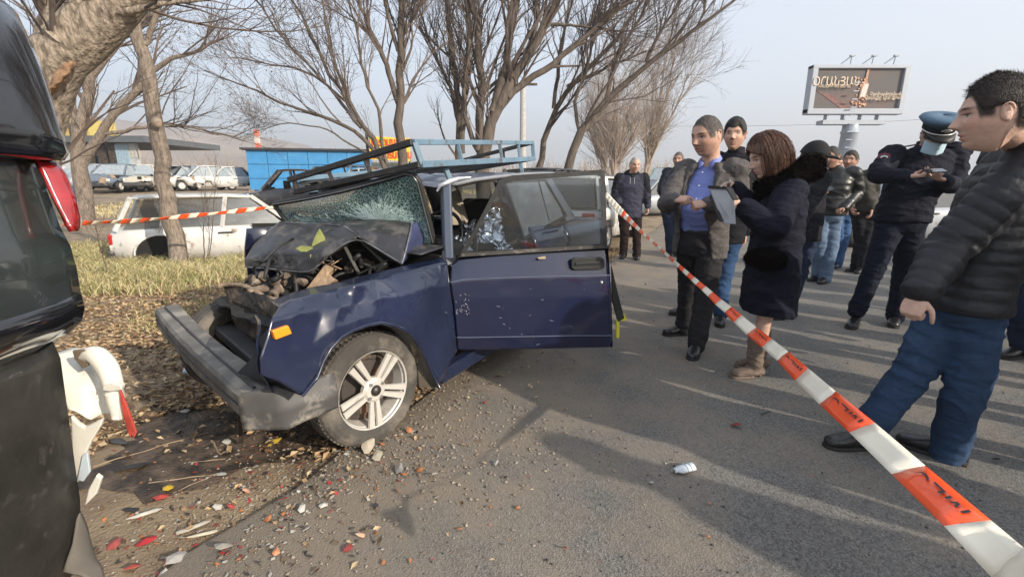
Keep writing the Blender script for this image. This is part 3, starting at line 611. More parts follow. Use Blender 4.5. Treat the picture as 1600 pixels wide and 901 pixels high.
for e_ in ([(383, 417, 2.84), (434, 421, 2.72), (489, 427, 2.60), (507, 402, 2.57), (532, 384, 2.59), (558, 369, 2.61), (602, 396, 2.545), (628, 412, 2.50)], [(644, 347, 2.715), (640, 366, 2.615), (634, 392, 2.535), (628, 412, 2.50)], [(438, 347, 3.05), (497, 350, 2.97), (537, 352, 2.715), (558, 367, 2.61)]):
    Xe, _r = resample([P(*q_) for q_ in e_], [.01, .01], 24, .0, RNG); mbx = MB(); mbx.tubes(Xe[None], (np.full(24, .0045)+.0012*np.sin(np.arange(24)*1.7))[None], 6, cap=True); obj('folded_edge', mbx, mat('scraped_edge', (.20, .20, .21), .4, metal=.4, var=.5, scale=12), car, smooth=True)
fold('bonnet_flap', [[P(644, 347, 2.72), P(662, 345, 2.78), P(676, 346, 2.84)], [P(636, 380, 2.60), P(655, 368, 2.74), P(674, 366, 2.82)], [P(628, 413, 2.50), P(646, 394, 2.70), P(662, 380, 2.80)]], mat('navy_fold_paint', (.045, .055, .12), .3, coat=.6, var=.2), 6, .004, 1)
fold('bonnet_underside', [[P(508, 403, 2.60), P(556, 371, 2.64), P(626, 411, 2.54)], [P(520, 400, 2.75), P(562, 380, 2.82), P(606, 410, 2.7)], [P(545, 424, 2.8), P(565, 410, 2.9), P(596, 414, 2.8)]], M_int, 6, .01, 6)
mbx = MB()
for a, b in (((538, 384), (560, 426)), ((560, 428), (606, 407)), ((560, 372), (600, 410)), ((508, 404), (556, 371)), ((556, 371), (628, 412))):
    mbx.bar(P(*a, 2.66), P(*b, 2.60), .022, .010)
obj('bonnet_brace', mbx, mat('greenish_primer', (.06, .06, .05), .6, wear=((.14, .12, .1), .4, 10)), car, bevel=.003)
mbx = MB()
for k, (pts) in enumerate([[(499, 357), (508, 372), (503, 392), (494, 405), (484, 398), (488, 380), (494, 366)], [(462, 388), (470, 384), (484, 385), (492, 389), (482, 393), (470, 393)], [(484, 398), (498, 394), (506, 402), (496, 410), (486, 411)]]):
    lp = [P(a, b, 2.66-.02*k) for a, b in pts]; mbx = MB(); mbx.prism(lp, (0, .004, 0)); obj('stuck_leaf', mbx, mat('yellow_green_leaf', (.22, .25, .07), .7, var=.4, scale=20, col2=(.42, .44, .16)), car)
# --- scuttle between bonnet and door post
X = patch([[C(.42, -.70, .93), C(.42, -.3, .92), C(.45, .6, .9)], [C(.72, -.70, .96), C(.7, -.3, .97), C(.75, .6, .95)]], 6, .01, 9)
obj('scuttle', MB().grid(X), M_hoodu, car, smooth=True, solid=.006)
# --- windscreen: bowed laminated glass, rubber surround
TL, TR = P(428, 318, 3.22), P(650, 266, 2.62); BL, BR = P(452, 352, 3.18), P(683, 395, 2.78)
nw = nrm(np.cross(TR-TL, BR-TR)); nw = nw if nw[1] < 0 else -nw
def ws(u, v):                                        # u 0..1 left-right, v 0..1 top-bottom
    p = (TL*(1-u)+TR*u)*(1-v)+(BL*(1-u)+BR*u)*v
    return p+nw*(.05*math.sin(math.pi*u)*math.sin(math.pi*min(1, v+.2)))+UZ*(-.012*math.sin(math.pi*u)*(1-v))
def wsmat():
    m = bpy.data.materials.new('crazed_windscreen'); m.use_nodes = True; t = m.node_tree; N = t.nodes; L = t.links; N.remove(N['Principled BSDF']); o = N['Material Output']
    at = N.new('ShaderNodeAttribute'); at.attribute_name = 'Col'; sp = N.new('ShaderNodeSeparateColor'); L.new(at.outputs[0], sp.inputs[0])
    tc = N.new('ShaderNodeTexCoord')
    tr = N.new('ShaderNodeBsdfTransparent'); tr.inputs[0].default_value = (.10, .19, .17, 1)
    gl = N.new('ShaderNodeBsdfGlossy'); gl.inputs['Roughness'].default_value = .05
    fr = N.new('ShaderNodeFresnel'); mx = N.new('ShaderNodeMixShader'); L.new(fr.outputs[0], mx.inputs[0]); L.new(tr.outputs[0], mx.inputs[1]); L.new(gl.outputs[0], mx.inputs[2])
    df = N.new('ShaderNodeBsdfPrincipled'); df.inputs['Roughness'].default_value = .35
    nz = N.new('ShaderNodeTexVoronoi'); nz.feature = 'DISTANCE_TO_EDGE'; nz.inputs['Scale'].default_value = 55; L.new(tc.outputs['Object'], nz.inputs[0])
    rp = N.new('ShaderNodeValToRGB'); rp.color_ramp.elements[0].position = .0; rp.color_ramp.elements[0].color = (.62, .76, .73, 1); rp.color_ramp.elements[1].position = .10; rp.color_ramp.elements[1].color = (.045, .135, .12, 1)
    L.new(nz.outputs[0], rp.inputs[0]); L.new(rp.outputs[0], df.inputs['Base Color'])
    n2 = N.new('ShaderNodeTexNoise'); n2.inputs['Scale'].default_value = 14; n2.inputs['Detail'].default_value = 8; n2.inputs['Roughness'].default_value = .7; L.new(tc.outputs['Object'], n2.inputs[0])
    ad = N.new('ShaderNodeMath'); ad.operation = 'MULTIPLY'; L.new(sp.outputs[0], ad.inputs[0]); L.new(n2.outputs[0], ad.inputs[1])
    mr = N.new('ShaderNodeMapRange'); L.new(ad.outputs[0], mr.inputs[0]); mr.inputs[1].default_value = .03; mr.inputs[2].default_value = .30; mr.inputs[3].default_value = .60; mr.inputs[4].default_value = .97
    m2 = N.new('ShaderNodeMixShader'); L.new(mr.outputs[0], m2.inputs[0]); L.new(mx.outputs[0], m2.inputs[1]); L.new(df.outputs[0], m2.inputs[2]); L.new(m2.outputs[0], o.inputs[0])
    return m
nu, nv = 60, 30; X = np.array([[ws(u, v) for u in np.linspace(0, 1, nu)] for v in np.linspace(0, 1, nv)])
g = obj('windscreen', MB().grid(X), wsmat(), car, smooth=True)
U, V = np.meshgrid(np.linspace(0, 1, nu), np.linspace(0, 1, nv)); dens = np.exp(-((U-.72)/.22)**2-((V-.75)/.45)**2)*1.1+.6*np.exp(-((U-.35)/.4)**2-((V-.75)/.30)**2)
dens = np.clip(dens, 0, 1).ravel(); ca = g.data.color_attributes.new('Col', 'FLOAT_COLOR', 'POINT'); ca.data.foreach_set('color', np.stack([dens, dens, dens, np.ones_like(dens)], 1).ravel())
# crack lines (thin raised fracture ridges)
mbx = MB(); rg = np.random.default_rng(4); nw2 = nw*.004
for cx, cy, cnt, lo, hi in ((.72, .62, 170, .04, .30), (.74, .55, 500, .15, .06), (.45, .95, 260, .12, .25), (.82, .6, 300, .12, .05), (.25, .7, 150, .15, .08)):
    for k in range(cnt):
        an = rg.uniform(0, 2*math.pi) if cx != .45 else rg.uniform(math.pi, 1.95*math.pi); L0 = rg.uniform(0, lo); L1 = L0+hi*rg.uniform(.3, 1)
        pts = []
        for s in np.linspace(L0, L1, 5):
            an2 = an+rg.normal(0, .05); u, v = cx+s*math.cos(an2)*.9, cy+s*math.sin(an2)*1.6
            if 0.02 < u < .97 and .04 < v < .98: pts.append(ws(u, v)+nw2)
        if len(pts) > 2: mbx.tubes(np.array(pts)[None], np.full((1, len(pts)), rg.uniform(.0005, .0013)), 3)
obj('crack', mbx, mat('fractured_glass', (.62, .78, .76), .25, var=.2), car, kind='stuff')
for name, us in (('windscreen_seal', None),):
    loop = [ws(u, 0) for u in np.linspace(0, .95, 20)]+[ws(.985, .04), ws(1, .12)]+[ws(1, v) for v in np.linspace(.2, .85, 10)]+[ws(.985, .95), ws(.94, 1)]+[ws(u, 1) for u in np.linspace(.85, 0, 18)]+[ws(0, v) for v in np.linspace(.9, 0, 6)]
    Lp = np.array(loop); mbx = MB(); mbx.tubes(Lp[None], np.full((1, len(Lp)), .017), 8); obj('windscreen_seal', mbx, M_black, car, smooth=True)
    mbx = MB(); mbx.tubes((Lp[:32]+nw*.016)[None], np.full((1, 32), .004), 6); obj('seal_trim', mbx, mat('trim_bright', (.3, .3, .3), .3, metal=.7), car, smooth=True)
# --- door posts, roof, rear half of body
mbx = MB(); mbx.bar(S(702, 404, -.73), S(698, 284, -.70), .05, .035); mbx.bar(S(696, 404, -.66), S(691, 290, -.64), .03, .03); obj('front_pillar', mbx, mat('pillar_paint', (.075, .095, .14), .35, coat=.5, var=.1), car, bevel=.008)
fp = [S(697, 392, -.72), S(716, 402, -.72), S(714, 412, -.72), S(697, 414, -.72)]; mbx = MB(); mbx.prism(fp, UY*.03); obj('door_jamb', mbx, mat('scraped_metal', (.45, .47, .5), .35, metal=.5, wear=((.05, .05, .08), .4, 20)), car)
mbx = MB(); mbx.bar(S(779, 283, -.68), S(822, 392, -.72), .07, .045); mbx.bar(S(822, 392, -.72), C(1.62, -.74, .3), .09, .05); obj('middle_pillar', mbx, M_blue, car, bevel=.01)
# roof skin
zr = lambda x, y: 1.335+.035*(x-.65)/1.6*1.0+.045*(1-(y/.68)**2)+(-.03 if x < .8 else 0)
X = np.array([[C(x+ .10*max(0, y)*(x < 1), y, zr(x, y)) for y in np.linspace(-.67, .67, 30)] for x in np.linspace(.60, 2.25, 40)])
q = X.reshape(-1, 3); X = (q+UZ*(np.abs(fbm(q*5+2))*-.03+fbm(q*13)*.006)[:, None]).reshape(X.shape)
obj('roof', MB().grid(X), mat('roof_dusty_paint', (.10, .12, .17), .38, coat=.3, var=.25, scale=4, bump=.5, bscale=8, wear=((.36, .36, .37), .35, 4)), car, smooth=True, solid=.006)
gt = np.array([S(698, 286, -.69), S(712, 287, -.69), S(740, 281, -.69), S(779, 276, -.69), S(820, 272, -.68), S(845, 271, -.68), S(866, 271, -.67)])
mbx = MB(); mbx.tubes(gt[None], np.full((1, len(gt)), .014), 6, cap=True); obj('gutter', mbx, mat('grey_trim', (.28, .29, .31), .45, metal=.3), car, smooth=True)
mbx = MB(); pp = np.array([S(712, 290, -.66), S(745, 283, -.66), S(772, 281, -.66), S(779, 290, -.66)]); mbx.tubes(pp[None], np.full((1, 4), .016), 6, cap=True); obj('door_seal', mbx, mat('brown_seal', (.06, .045, .035), .8), car, smooth=True)
cur = np.array([S(683, 298, -.66), S(688, 290, -.70), S(700, 284, -.72), S(716, 279, -.72), S(735, 277, -.70)]); mbx = MB(); mbx.tubes(cur[None], np.array([[.006, .012, .016, .012, .006]]), 6, cap=True); obj('torn_gutter', mbx, mat('peeled_metal', (.55, .57, .6), .35, metal=.4), car, smooth=True)
# body side behind the front door: rear door + quarter + boot, real thickness
belt = lambda x: .985-.02*(x-1.6)
def sidepanel(x0, x1, z0=.22, yb=-.79):
    xs_ = np.linspace(x0, x1, 14); zs = [z0, .34, .55, .80, .815, .88, None]
    ys_ = [yb+.03, yb, yb-.012, yb-.008, yb-.02, yb-.003, yb+.05]
    return np.array([[C(x, y, (belt(x) if z is None else z)) for x in xs_] for z, y in zip(zs, ys_)])
obj('rear_door', MB().grid(sidepanel(1.60, 2.20)), M_blue, car, smooth=True, solid=.02)
X = sidepanel(2.21, 3.30)
obj('rear_quarter', MB().grid(X), M_blue, car, smooth=True, solid=.02)
mir = lambda Z: O+((Z-O) @ UX)[..., None]*UX-((Z-O) @ UY)[..., None]*UY+((Z-O) @ UZ)[..., None]*UZ
obj('far_side', MB().grid(mir(sidepanel(.3, 3.30))), M_blue, car, smooth=True, solid=.02)
X = np.array([[C(x, y, z) for y in np.linspace(-.74, .74, 12)] for x, z in ((2.62, .96), (2.75, .97), (3.20, .955), (3.30, .93), (3.33, .70), (3.33, .45), (3.28, .30))])
obj('boot', MB().grid(X), M_blue, car, smooth=True, solid=.01)
for s in (-1, 1):
    mbx = MB(); a0 = C(1.98 if s < 0 else 1.98, s*.68, 1.36); 
    q4 = [C(2.02, s*.67, 1.37), C(2.25, s*.62, 1.37), C(2.68, s*.70, .98), C(2.30, s*.76, .98)]; mbx.prism(q4, UY*(-s)*.035); obj('rear_pillar', mbx, M_blue if s < 0 else M_blue, car, bevel=.006)
rw = [C(2.24, -.60, 1.35), C(2.24, .60, 1.35), C(2.66, .66, .98), C(2.66, -.66, .98)]; mbx = MB(); mbx.add(rw, [(0, 1, 2, 3)]); obj('rear_window', mbx, M_gl, car)
# rear door window (near side), its frame and divider
wf = [S(788, 284, -.70), S(851, 281, -.70), S(884, 337, -.74), S(818, 372, -.75)]
mbx = MB()
for k in range(4): mbx.bar(wf[k], wf[(k+1) % 4], .02, .022, up=-UY)
mbx.bar(S(841, 282, -.70), S(858, 346, -.74), .012, .012); obj('window_frame', mbx, M_black, car, bevel=.003)
mbx = MB(); mbx.add(wf, [(0, 1, 2, 3)]); obj('rear_door_window', mbx, mat('pale_film_glass', (.16, .18, .20), .12, spec=.7, coat=1), car)
mbx = MB(); mbx.bar(S(862, 352, -.80), S(884, 348, -.80), .03, .03); obj('door_handle', mbx, M_black, car, bevel=.006)
# far side pillars / windows
mbx = MB()
for a, b in ((C(.72, .70, .93), C(.80, .64, 1.33)), (C(1.5, .72, .95), C(1.42, .66, 1.38)), (C(1.0, .66, 1.36), C(2.2, .66, 1.38)), (C(.72, .66, 1.34), C(1.0, .66, 1.36))): mbx.bar(a, b, .05, .045)
obj('far_pillar', mbx, M_int, car, bevel=.006)
mbx = MB(); mbx.add([C(.80, .68, .98), C(1.48, .70, .98), C(1.42, .65, 1.33), C(.86, .64, 1.31)], [(0, 1, 2, 3)]); mbx.add([C(1.55, .70, .98), C(2.2, .70, .98), C(2.05, .65, 1.33), C(1.48, .64, 1.33)], [(0, 1, 2, 3)])
obj('far_window', mbx, glass('dusty_far_glass', (.35, .33, .30), .02, .2), car)
# floor, seats, dash, wheel, foil
mbx = MB(); mbx.box(C(1.75, 0, .30), (3.0, 1.40, .05), np.stack([UX, UY, UZ], 1)); mbx.box(C(.62, 0, .60), (.06, 1.38, .60), np.stack([UX, UY, UZ], 1)); mbx.box(C(2.62, 0, .62), (.05, 1.40, .62), np.stack([UX, UY, UZ], 1)); obj('cabin_floor', mbx, M_int, car)
def seat(cx, cy, m):
    mbx = MB(); Mx = np.stack([UX, UY, UZ], 1); mbx.box(C(cx, cy, .45), (.5, .5, .16), Mx); Mt = Mx @ np.array(Matrix.Rotation(R(15), 3, 'Y')); mbx.box(C(cx+.27, cy, .78), (.12, .5, .60), Mt); mbx.box(C(cx+.33, cy, 1.12), (.09, .26, .16), Mt); obj('seat', mbx, m, car, bevel=.03)
seat(1.15, -.36, M_int); seat(1.15, .36, M_int)
mbx = MB(); Mx = np.stack([UX, UY, UZ], 1); mbx.box(C(2.1, 0, .47), (.45, 1.25, .16), Mx); mbx.box(C(2.38, 0, .80), (.14, 1.25, .55), Mx @ np.array(Matrix.Rotation(R(15), 3, 'Y'))); obj('rear_bench', mbx, M_beige, car, bevel=.03)
bg_ = [P(703, 300, 3.55), P(712, 296, 3.6), P(727, 346, 3.5), P(722, 352, 3.5), P(704, 352, 3.45)]; mbx = MB(); mbx.prism(bg_, UX*.05); obj('beige_panel', mbx, M_beige, car, bevel=.008)
mbx = MB(); mbx.box(C(.78, 0, .86), (.28, 1.3, .20), Mx); q = None; obj('dashboard', mbx, M_int, car, bevel=.04)
mbx = MB(); th = np.linspace(0, 2*np.pi, 32); sc = C(1.0, -.36, .95); sx, sz = UY, nrm(UZ*.85+UX*.35); ring = sc+.19*(np.cos(th)[:, None]*sx+np.sin(th)[:, None]*sz); mbx.tubes(ring[None], np.full((1, 32), .013), 6); mbx.bar(sc-sx*.18, sc+sx*.18, .03, .02); obj('steering_wheel', mbx, M_black, car, smooth=True)
def crumple(name, pts, Y, Y2, m, n=26, amp=.06, fr=11, seed=0, label=None):
    X = patch([[P(a, b, Y) for a, b in pts[0]], [P(a, b, (Y+Y2)/2) for a, b in pts[1]], [P(a, b, Y2) for a, b in pts[2]]], n, 0)
    q = X.reshape(-1, 3); d = np.stack([np.abs(vnoise(q*fr+seed))-.4, np.abs(vnoise(q*fr*1.7+seed+9))-.4, np.abs(vnoise(q*fr*1.1+seed+19))-.4], 1)*amp
    d += np.stack([vnoise(q*fr*3+1), vnoise(q*fr*3+5), vnoise(q*fr*3+8)], 1)*amp*.25
    X = (q+d).reshape(X.shape); return obj(name, MB().grid(X), m, car, smooth=False, label=label)
crumple('foil_blanket', [[(766, 318), (778, 325), (786, 350)], [(750, 345), (770, 352), (792, 372)], [(742, 372), (770, 384), (800, 392)]], 3.35, 3.15, M_foil, 30, .05, 14, 2)
crumple('foil_blanket_fold', [[(704, 372), (724, 352), (748, 338)], [(703, 385), (728, 372), (742, 362)], [(704, 394), (724, 392), (740, 388)]], 3.15, 3.0, mat('dark_foil', (.35, .35, .36), .22, metal=.9, var=.5), 26, .05, 16, 7)
# --- the open front door (own plane, hinged at H)
dd = np.array([math.cos(R(10)), math.sin(R(10)), 0]); dn = np.array([dd[1], -dd[0], 0]); H = np.array([-.37, 2.66, 0])
def D(px, py, off=0): return onplane(px, py, H+dn*off, dn)
def Db(pts, off, thick): 
    m_ = MB(); m_.prism([D(a, b, off) for a, b in pts], -dn*thick); return m_
# panel: lofted in columns with slight barrel and creases
rowsd = []
tops = [((705, 414), (703, 441), (708, 470), (711, 500), (714, 527), (715, 546)),
        ((722, 402), (725, 437), (728, 468), (730, 500), (731, 527), (731, 546)),
        ((780, 395), (783, 434), (784, 466), (786, 498), (788, 526), (790, 545)),
        ((845, 391), (848, 432), (849, 464), (850, 498), (852, 525), (852, 544)),
        ((900, 388), (903, 431), (904, 463), (905, 497), (906, 524), (906, 543)),
        ((950, 386), (953, 430), (955, 462), (956, 496), (957, 524), (957, 542))]
offs = [-.03, .012, .020, .014, .010, -.012]
for r in range(6): rowsd.append([D(*c[r], offs[r]) for c in tops])
X = patch(rowsd, 8, 0); q = X.reshape(-1, 3); X = (q+dn*(fbm(q*4+8)*.004)[:, None]).reshape(X.shape)
dr = obj('front_door', MB().grid(X), mat('door_paint', (.010, .014, .044), .18, var=.12, scale=2, coat=.8, bump=.1, bscale=2.5, wear=((.04, .04, .06), -.3, 6)), car, smooth=True, solid=.004)
for r0, r1 in ((1, 0), (4, 0)):
    ln = np.array([D(*c[r0], offs[r0]+.003) for c in tops]); mbx = MB(); mbx.tubes(ln[None], np.full((1, 6), .0035), 5); obj('door_crease', mbx, mat('crease_edge', (.10, .12, .18), .3), dr, smooth=True)
inner = [(712, 400), (948, 386), (955, 541), (718, 545)]
mbx = Db(inner, -.05, .03); obj('inner_trim', mbx, M_int, dr)
ed = [(950, 386), (953, 430), (956, 496), (957, 542)]; e1 = np.array([[D(a, b, -.0) for a, b in ed], [D(a, b, -.075) for a, b in ed]]); obj('door_edge', MB().grid(e1), M_blueD, dr, solid=.003)
# window frame ring
outer = [(716, 402), (742, 356), (768, 306), (778, 285), (786, 278), (800, 274), (880, 269), (940, 265), (945, 268), (947, 320), (949, 388), (840, 394)]
innr = [(729, 393), (748, 358), (775, 306), (784, 292), (791, 287), (803, 283), (880, 277), (932, 273), (938, 276), (939, 320), (941, 381), (840, 387)]
V = []; n = len(outer)
for (a, b), (c, d_) in zip(outer, innr): V += [D(a, b, .012), D(c, d_, .012), D(a, b, -.035), D(c, d_, -.03)]
F = []
for i in range(n):
    j = (i+1) % n; F += [(4*i, 4*j, 4*j+1, 4*i+1), (4*i+2, 4*i+3, 4*j+3, 4*j+2), (4*i, 4*i+2, 4*j+2, 4*j), (4*i+1, 4*j+1, 4*j+3, 4*i+3)]
mbx = MB().add(V, F); obj('window_frame', mbx, M_black, dr)
mbx = MB(); mbx.bar(D(742, 358, .0), D(744, 392, .0), .02, .014); obj('vent_divider', mbx, M_black, dr)
mbx = MB(); gv = [D(c, d_, -.006) for c, d_ in innr]; mbx.add(gv, [list(range(n))]); obj('door_window', mbx, M_gl, dr)
mbx = Db([(720, 396), (840, 389), (944, 383), (944, 387), (840, 394), (720, 401)], .018, .02); obj('weather_strip', mbx, mat('scraper', (.05, .045, .04), .6, wear=((.2, .18, .15), .3, 20)), dr)
hd = Db([(893, 406), (898, 403), (940, 402), (945, 406), (945, 418), (940, 421), (898, 422), (893, 418)], .032, .02); obj('door_handle', hd, M_black, dr, bevel=.004)
hd = Db([(899, 410), (938, 408), (938, 413), (899, 415)], .040, .012); obj('handle_grip', hd, mat('satin_black', (.03, .03, .03), .3), dr, bevel=.003)
mbx = MB(); mbx.lathe([(.001, .016), (.007, .016), (.010, .010), (.013, .006), (.013, 0)], D(939, 441, .012), dn, 16); obj('door_lock', mbx, M_steel, dr, smooth=True)
mbx = Db([(840, 402), (852, 400), (853, 404), (842, 405)], .022, .003); obj('rust_dent', mbx, M_rust, dr)
sc_ = MB(); rg = np.random.default_rng(9)
for k in range(26): a, b = rg.uniform(712, 735), rg.uniform(458, 492); sc_.bar(D(a, b, .022), D(a+rg.uniform(-3, 3), b+rg.uniform(-3, 3), .022), .002, .0015)
for k in range(14): a, b = rg.uniform(740, 950), rg.uniform(400, 540); sc_.bar(D(a, b, .022), D(a+rg.uniform(-6, 6), b+rg.uniform(-2, 2), .022), .0016, .0012)
obj('scratch', sc_, mat('bare_scratch', (.5, .5, .52), .5), dr, kind='stuff')
# torn weather seal and yellow tag hanging behind the door edge
hs = np.array([D(957, 415, -.09), D(962, 440, -.10), D(968, 468, -.12), D(974, 496, -.10)]); mbx = MB(); mbx.prism([D(956, 415, -.1), D(964, 450, -.1), D(976, 497, -.1), D(966, 503, -.1), D(957, 470, -.1)], -dn*.02); obj('hanging_trim', mbx, M_black, dr, bevel=.004)
mbx = MB(); mbx.prism([D(964, 496, -.105), D(976, 490, -.105), D(980, 500, -.105), D(972, 502, -.105)], -dn*.012); mbx.prism([D(963, 500, -.105), D(968, 500, -.105), D(968, 528, -.105), D(963, 528, -.105)], -dn*.012)
obj('yellow_tag', mbx, mat('yellow_plastic', (.65, .6, .05), .5), dr, bevel=.003)
# --- roof rack: tubular basket, slid forward and tipped
rk = empty('roof_rack', C(1.2, 0, 1.4), TH, 'pale blue welded roof rack with sloping dark front rails', 'roof rack'); 
N0t, N1t, N0b, N1b = P(645, 222, 2.5), P(832, 223, 4.0), P(657, 257, 2.52), P(834, 248, 4.0)
F0t, F0b = P(452, 281, 3.12), P(462, 300, 3.14)
wv = F0t-N0t; F1t, F1b = N1t+wv*.86, N1b+(F0b-N0b)*.86+UZ*.02
def rail(name, a, b, m, s=.03): mbx = MB(); mbx.bar(a, b, s, s); return obj(name, mbx, m, rk, bevel=.004)
rail('top_rail', N0t, N1t, M_rackb); rail('lower_rail', N0b, N1b, M_rackb, .035); rail('end_post', N0t+UX*.01, N0b+UX*.01, M_rackb); rail('end_post', N1t, N1b, M_rackb)
for t in (.27, .62, .82): 
    # posts found in the picture at these fractions of the rail
    rail('post', N0t+(N1t-N0t)*t, N0b+(N1b-N0b)*t, M_rackb, .024)
rail('front_top_rail', N0t, F0t, M_rackd, .034); rail('front_lower_rail', N0b+wv*.0, F0b, M_rackd, .034)
for t in (.34, .64, .97): rail('front_post', N0t+wv*t, N0b+(F0b-N0b)*t, mat('rack_worn', (.16, .13, .11), .6, wear=((.3, .3, .3), .3, 9)), .022)
rail('far_top_rail', F0t, F1t, M_rackb, .03); rail('far_lower_rail', F0b, F1b, M_rackb, .03); rail('rear_top_rail', N1t, F1t, M_rackd, .03); rail('rear_lower_rail', N1b, F1b, M_rackd, .03)
for t in (.3, .62): rail('far_post', F0t+(F1t-F0t)*t, F0b+(F1b-F0b)*t, M_rackb, .022); rail('rear_post', N1t+(F1t-N1t)*t, N1b+(F1b-N1b)*t, M_rackd, .022)
for t in (.18, .36, .54, .72, .9): rail('slat', N0b+(N1b-N0b)*t-UZ*.01, F0b+(F1b-F0b)*t-UZ*.01, M_rackd, .026)
for (a, b) in (((694, 258), (707, 290)), ((812, 250), (816, 270))):
    pt = P(a[0], a[1], 2.84 if a[0] < 750 else 3.8); rail('leg', pt, P(b[0], b[1], 2.86 if a[0] < 750 else 3.8), M_rackb, .03)
rail('far_leg', F0b+(F1b-F0b)*.2, F0b+(F1b-F0b)*.2-UZ*.12, M_rackb, .03)
# ================================================================== THE DARK VEHICLE AT THE LEFT EDGE
M_vb = mat('black_green_paint', (.028, .034, .032), .20, var=.25, scale=2, coat=.9, wear=((.05, .05, .047), .15, 3))
M_vk = mat('gloss_black_paint', (.008, .008, .009), .13, var=.2, scale=2, coat=1.0, bump=.15, bscale=2)
M_vm = mat('dull_black_plastic', (.028, .027, .024), .42, var=.4, scale=6, bump=1, bscale=9, wear=((.055, .05, .045), .2, 22))
YV = 1.16
van = empty('dark_vehicle', (-2.6, .25, 0), 0, 'black hatchback at the left edge with red tail lamp and torn white rear corner', 'car')
def XV(px, py, Y=YV): return P(px, py, Y)
def vgrid(profile, name, m, dys=(0, -.03, -.10, -.25, -.6, -1.1, -1.6), xo=(0, .0, .03, .05, .06, .05, 0), wob=.0):
    X = np.array([[XV(a, b)+np.array([xo[i], d_, 0]) for i, d_ in enumerate(dys)] for a, b in profile])
    # side skin turning the corner and running away to the left
    sidec = np.array([[XV(a, b)+np.array([-e, .012*k, 0]) for k, e in ((3, 4.0), (3, 2.0), (2, .8), (2, .3), (1, .05))] for a, b in profile])
    X = np.concatenate([sidec, X], 1)
    if wob: q = X.reshape(-1, 3); X = (q+np.array([1, 0, 0])*(fbm(q*6)*wob)[:, None]).reshape(X.shape)
    return obj(name, MB().grid(X), m, van, smooth=True, solid=.01)
# broad sheet metal: upper quarter / glass, lower quarter, bumper zone
vgrid([(10, 40), (18, 90), (30, 140), (44, 190), (52, 245), (60, 262), (70, 300), (90, 355), (106, 385), (116, 420), (120, 445), (126, 478), (124, 495), (108, 512), (78, 530)], 'tailgate', M_vb)
vgrid([(121, 460), (126, 480), (122, 500), (100, 520), (72, 538)], 'tailgate_lip', M_vk, xo=(.004, .004, .034, .054, .064, .054, .004))
vgrid([(82, 535), (90, 560), (96, 610), (103, 660), (112, 720), (117, 780), (120, 840), (121, 880)], 'rear_bumper', M_vm, wob=.03)
vgrid([(-14, 12), (-8, 5), (2, 14), (24, 60), (45, 110), (62, 160), (76, 205), (86, 238), (80, 248), (50, 248)], 'spoiler', M_vk, dys=(.03, .0, -.05, -.1, -.6, -1.1, -1.6), xo=(0, .02, .03, .04, .05, .04, 0))
lo_ = [(62, 251), (80, 257), (92, 272), (101, 292), (109, 315), (115, 340), (115, 354), (110, 361)]; li_ = [(48, 250), (52, 260), (60, 278), (68, 297), (78, 317), (90, 338), (98, 352), (105, 361)]
X = np.array([[XV(a*(1-t)+c*t, b*(1-t)+d*t, YV+.02-.05*(1-t))+np.array([.012+.010*math.sin(math.pi*t)*math.sin(math.pi*(i+.5)/8), 0, 0]) for t in np.linspace(0, 1, 9)] for i, ((a, b), (c, d)) in enumerate(zip(li_, lo_))])
obj('tail_lamp', MB().grid(X), mat('red_lens', (.30, .010, .010), .10, var=.3, scale=9, coat=1, spec=.8, stretch=(1, 1, 3)), van, smooth=True, solid=.012)
mbx = MB(); mbx.box((-3.35, .25, .55), (3.5, 1.6, .6)); mbx.box((-3.5, .25, 1.15), (2.2, 1.4, .7)); obj('body_core', mbx, M_vk, van, bevel=.12)
for x in (-2.35, -4.7):
    for y, s in ((1.05, 1), (-.6, -1)):
        c = np.array([x, y, .31]); e = empty('wheel', c, 0); e.parent = van; e.matrix_parent_inverse = ROOT[van.name].inverted(); ROOT[e.name] = Matrix.Translation(Vector(c.tolist())); wheel(c, (0, s, 0), e, fancy=False, r=.31)
X = patch([[XV(120, 800), XV(135, 830), XV(150, 872)], [XV(112, 850, 1.1), XV(130, 868, 1.1), XV(160, 890, 1.1)], [XV(100, 895, 1.05), XV(125, 900, 1.05), XV(170, 925, 1.05)]], 6, .01, 8)
obj('torn_liner', MB().grid(X), mat('pale_liner', (.13, .115, .095), .9), van, smooth=True, solid=.006)
# white broken bumper corner with clip arm, sharp lower shard, red strip
M_wht = mat('white_plastic', (.74, .71, .62), .38, var=.06, bump=.1, bscale=8, coat=.2)
def vp(name, px, Y, m, depth=.03, bev=.006, amp=0):
    mbx = MB(); mbx.prism([P(a, b, Y) for a, b in px], (-.3*depth, depth, 0)); return obj(name, mbx, m, van, bevel=bev)
X = patch([[P(88, 552, 1.30), P(112, 544, 1.33), P(140, 546, 1.34), P(160, 548, 1.33)], [P(90, 592, 1.22), P(125, 580, 1.26), P(150, 572, 1.27), P(168, 580, 1.28)], [P(94, 618, 1.20), P(128, 608, 1.22), P(155, 605, 1.24), P(172, 618, 1.26)], [P(106, 640, 1.2), P(132, 640, 1.21), P(156, 640, 1.24), P(174, 645, 1.26)], [P(138, 652, 1.2), P(144, 655, 1.21), P(150, 652, 1.23), P(158, 645, 1.25)]], 6, .004, 12)
obj('torn_bumper_corner', MB().grid(X), M_wht, van, smooth=True, solid=.006)
arm = np.array([P(128, 556, 1.23), P(150, 552, 1.22), P(168, 572, 1.21), P(177, 600, 1.20), P(180, 622, 1.20), P(184, 652, 1.20)]); Xr, rr = resample(arm, [.020, .026, .027, .025, .022, .014], 20, 0, RNG)
mbx = MB(); mbx.tubes(Xr[None], rr[None], 10, cap=True); obj('clip_arm', mbx, M_wht, van, smooth=True)
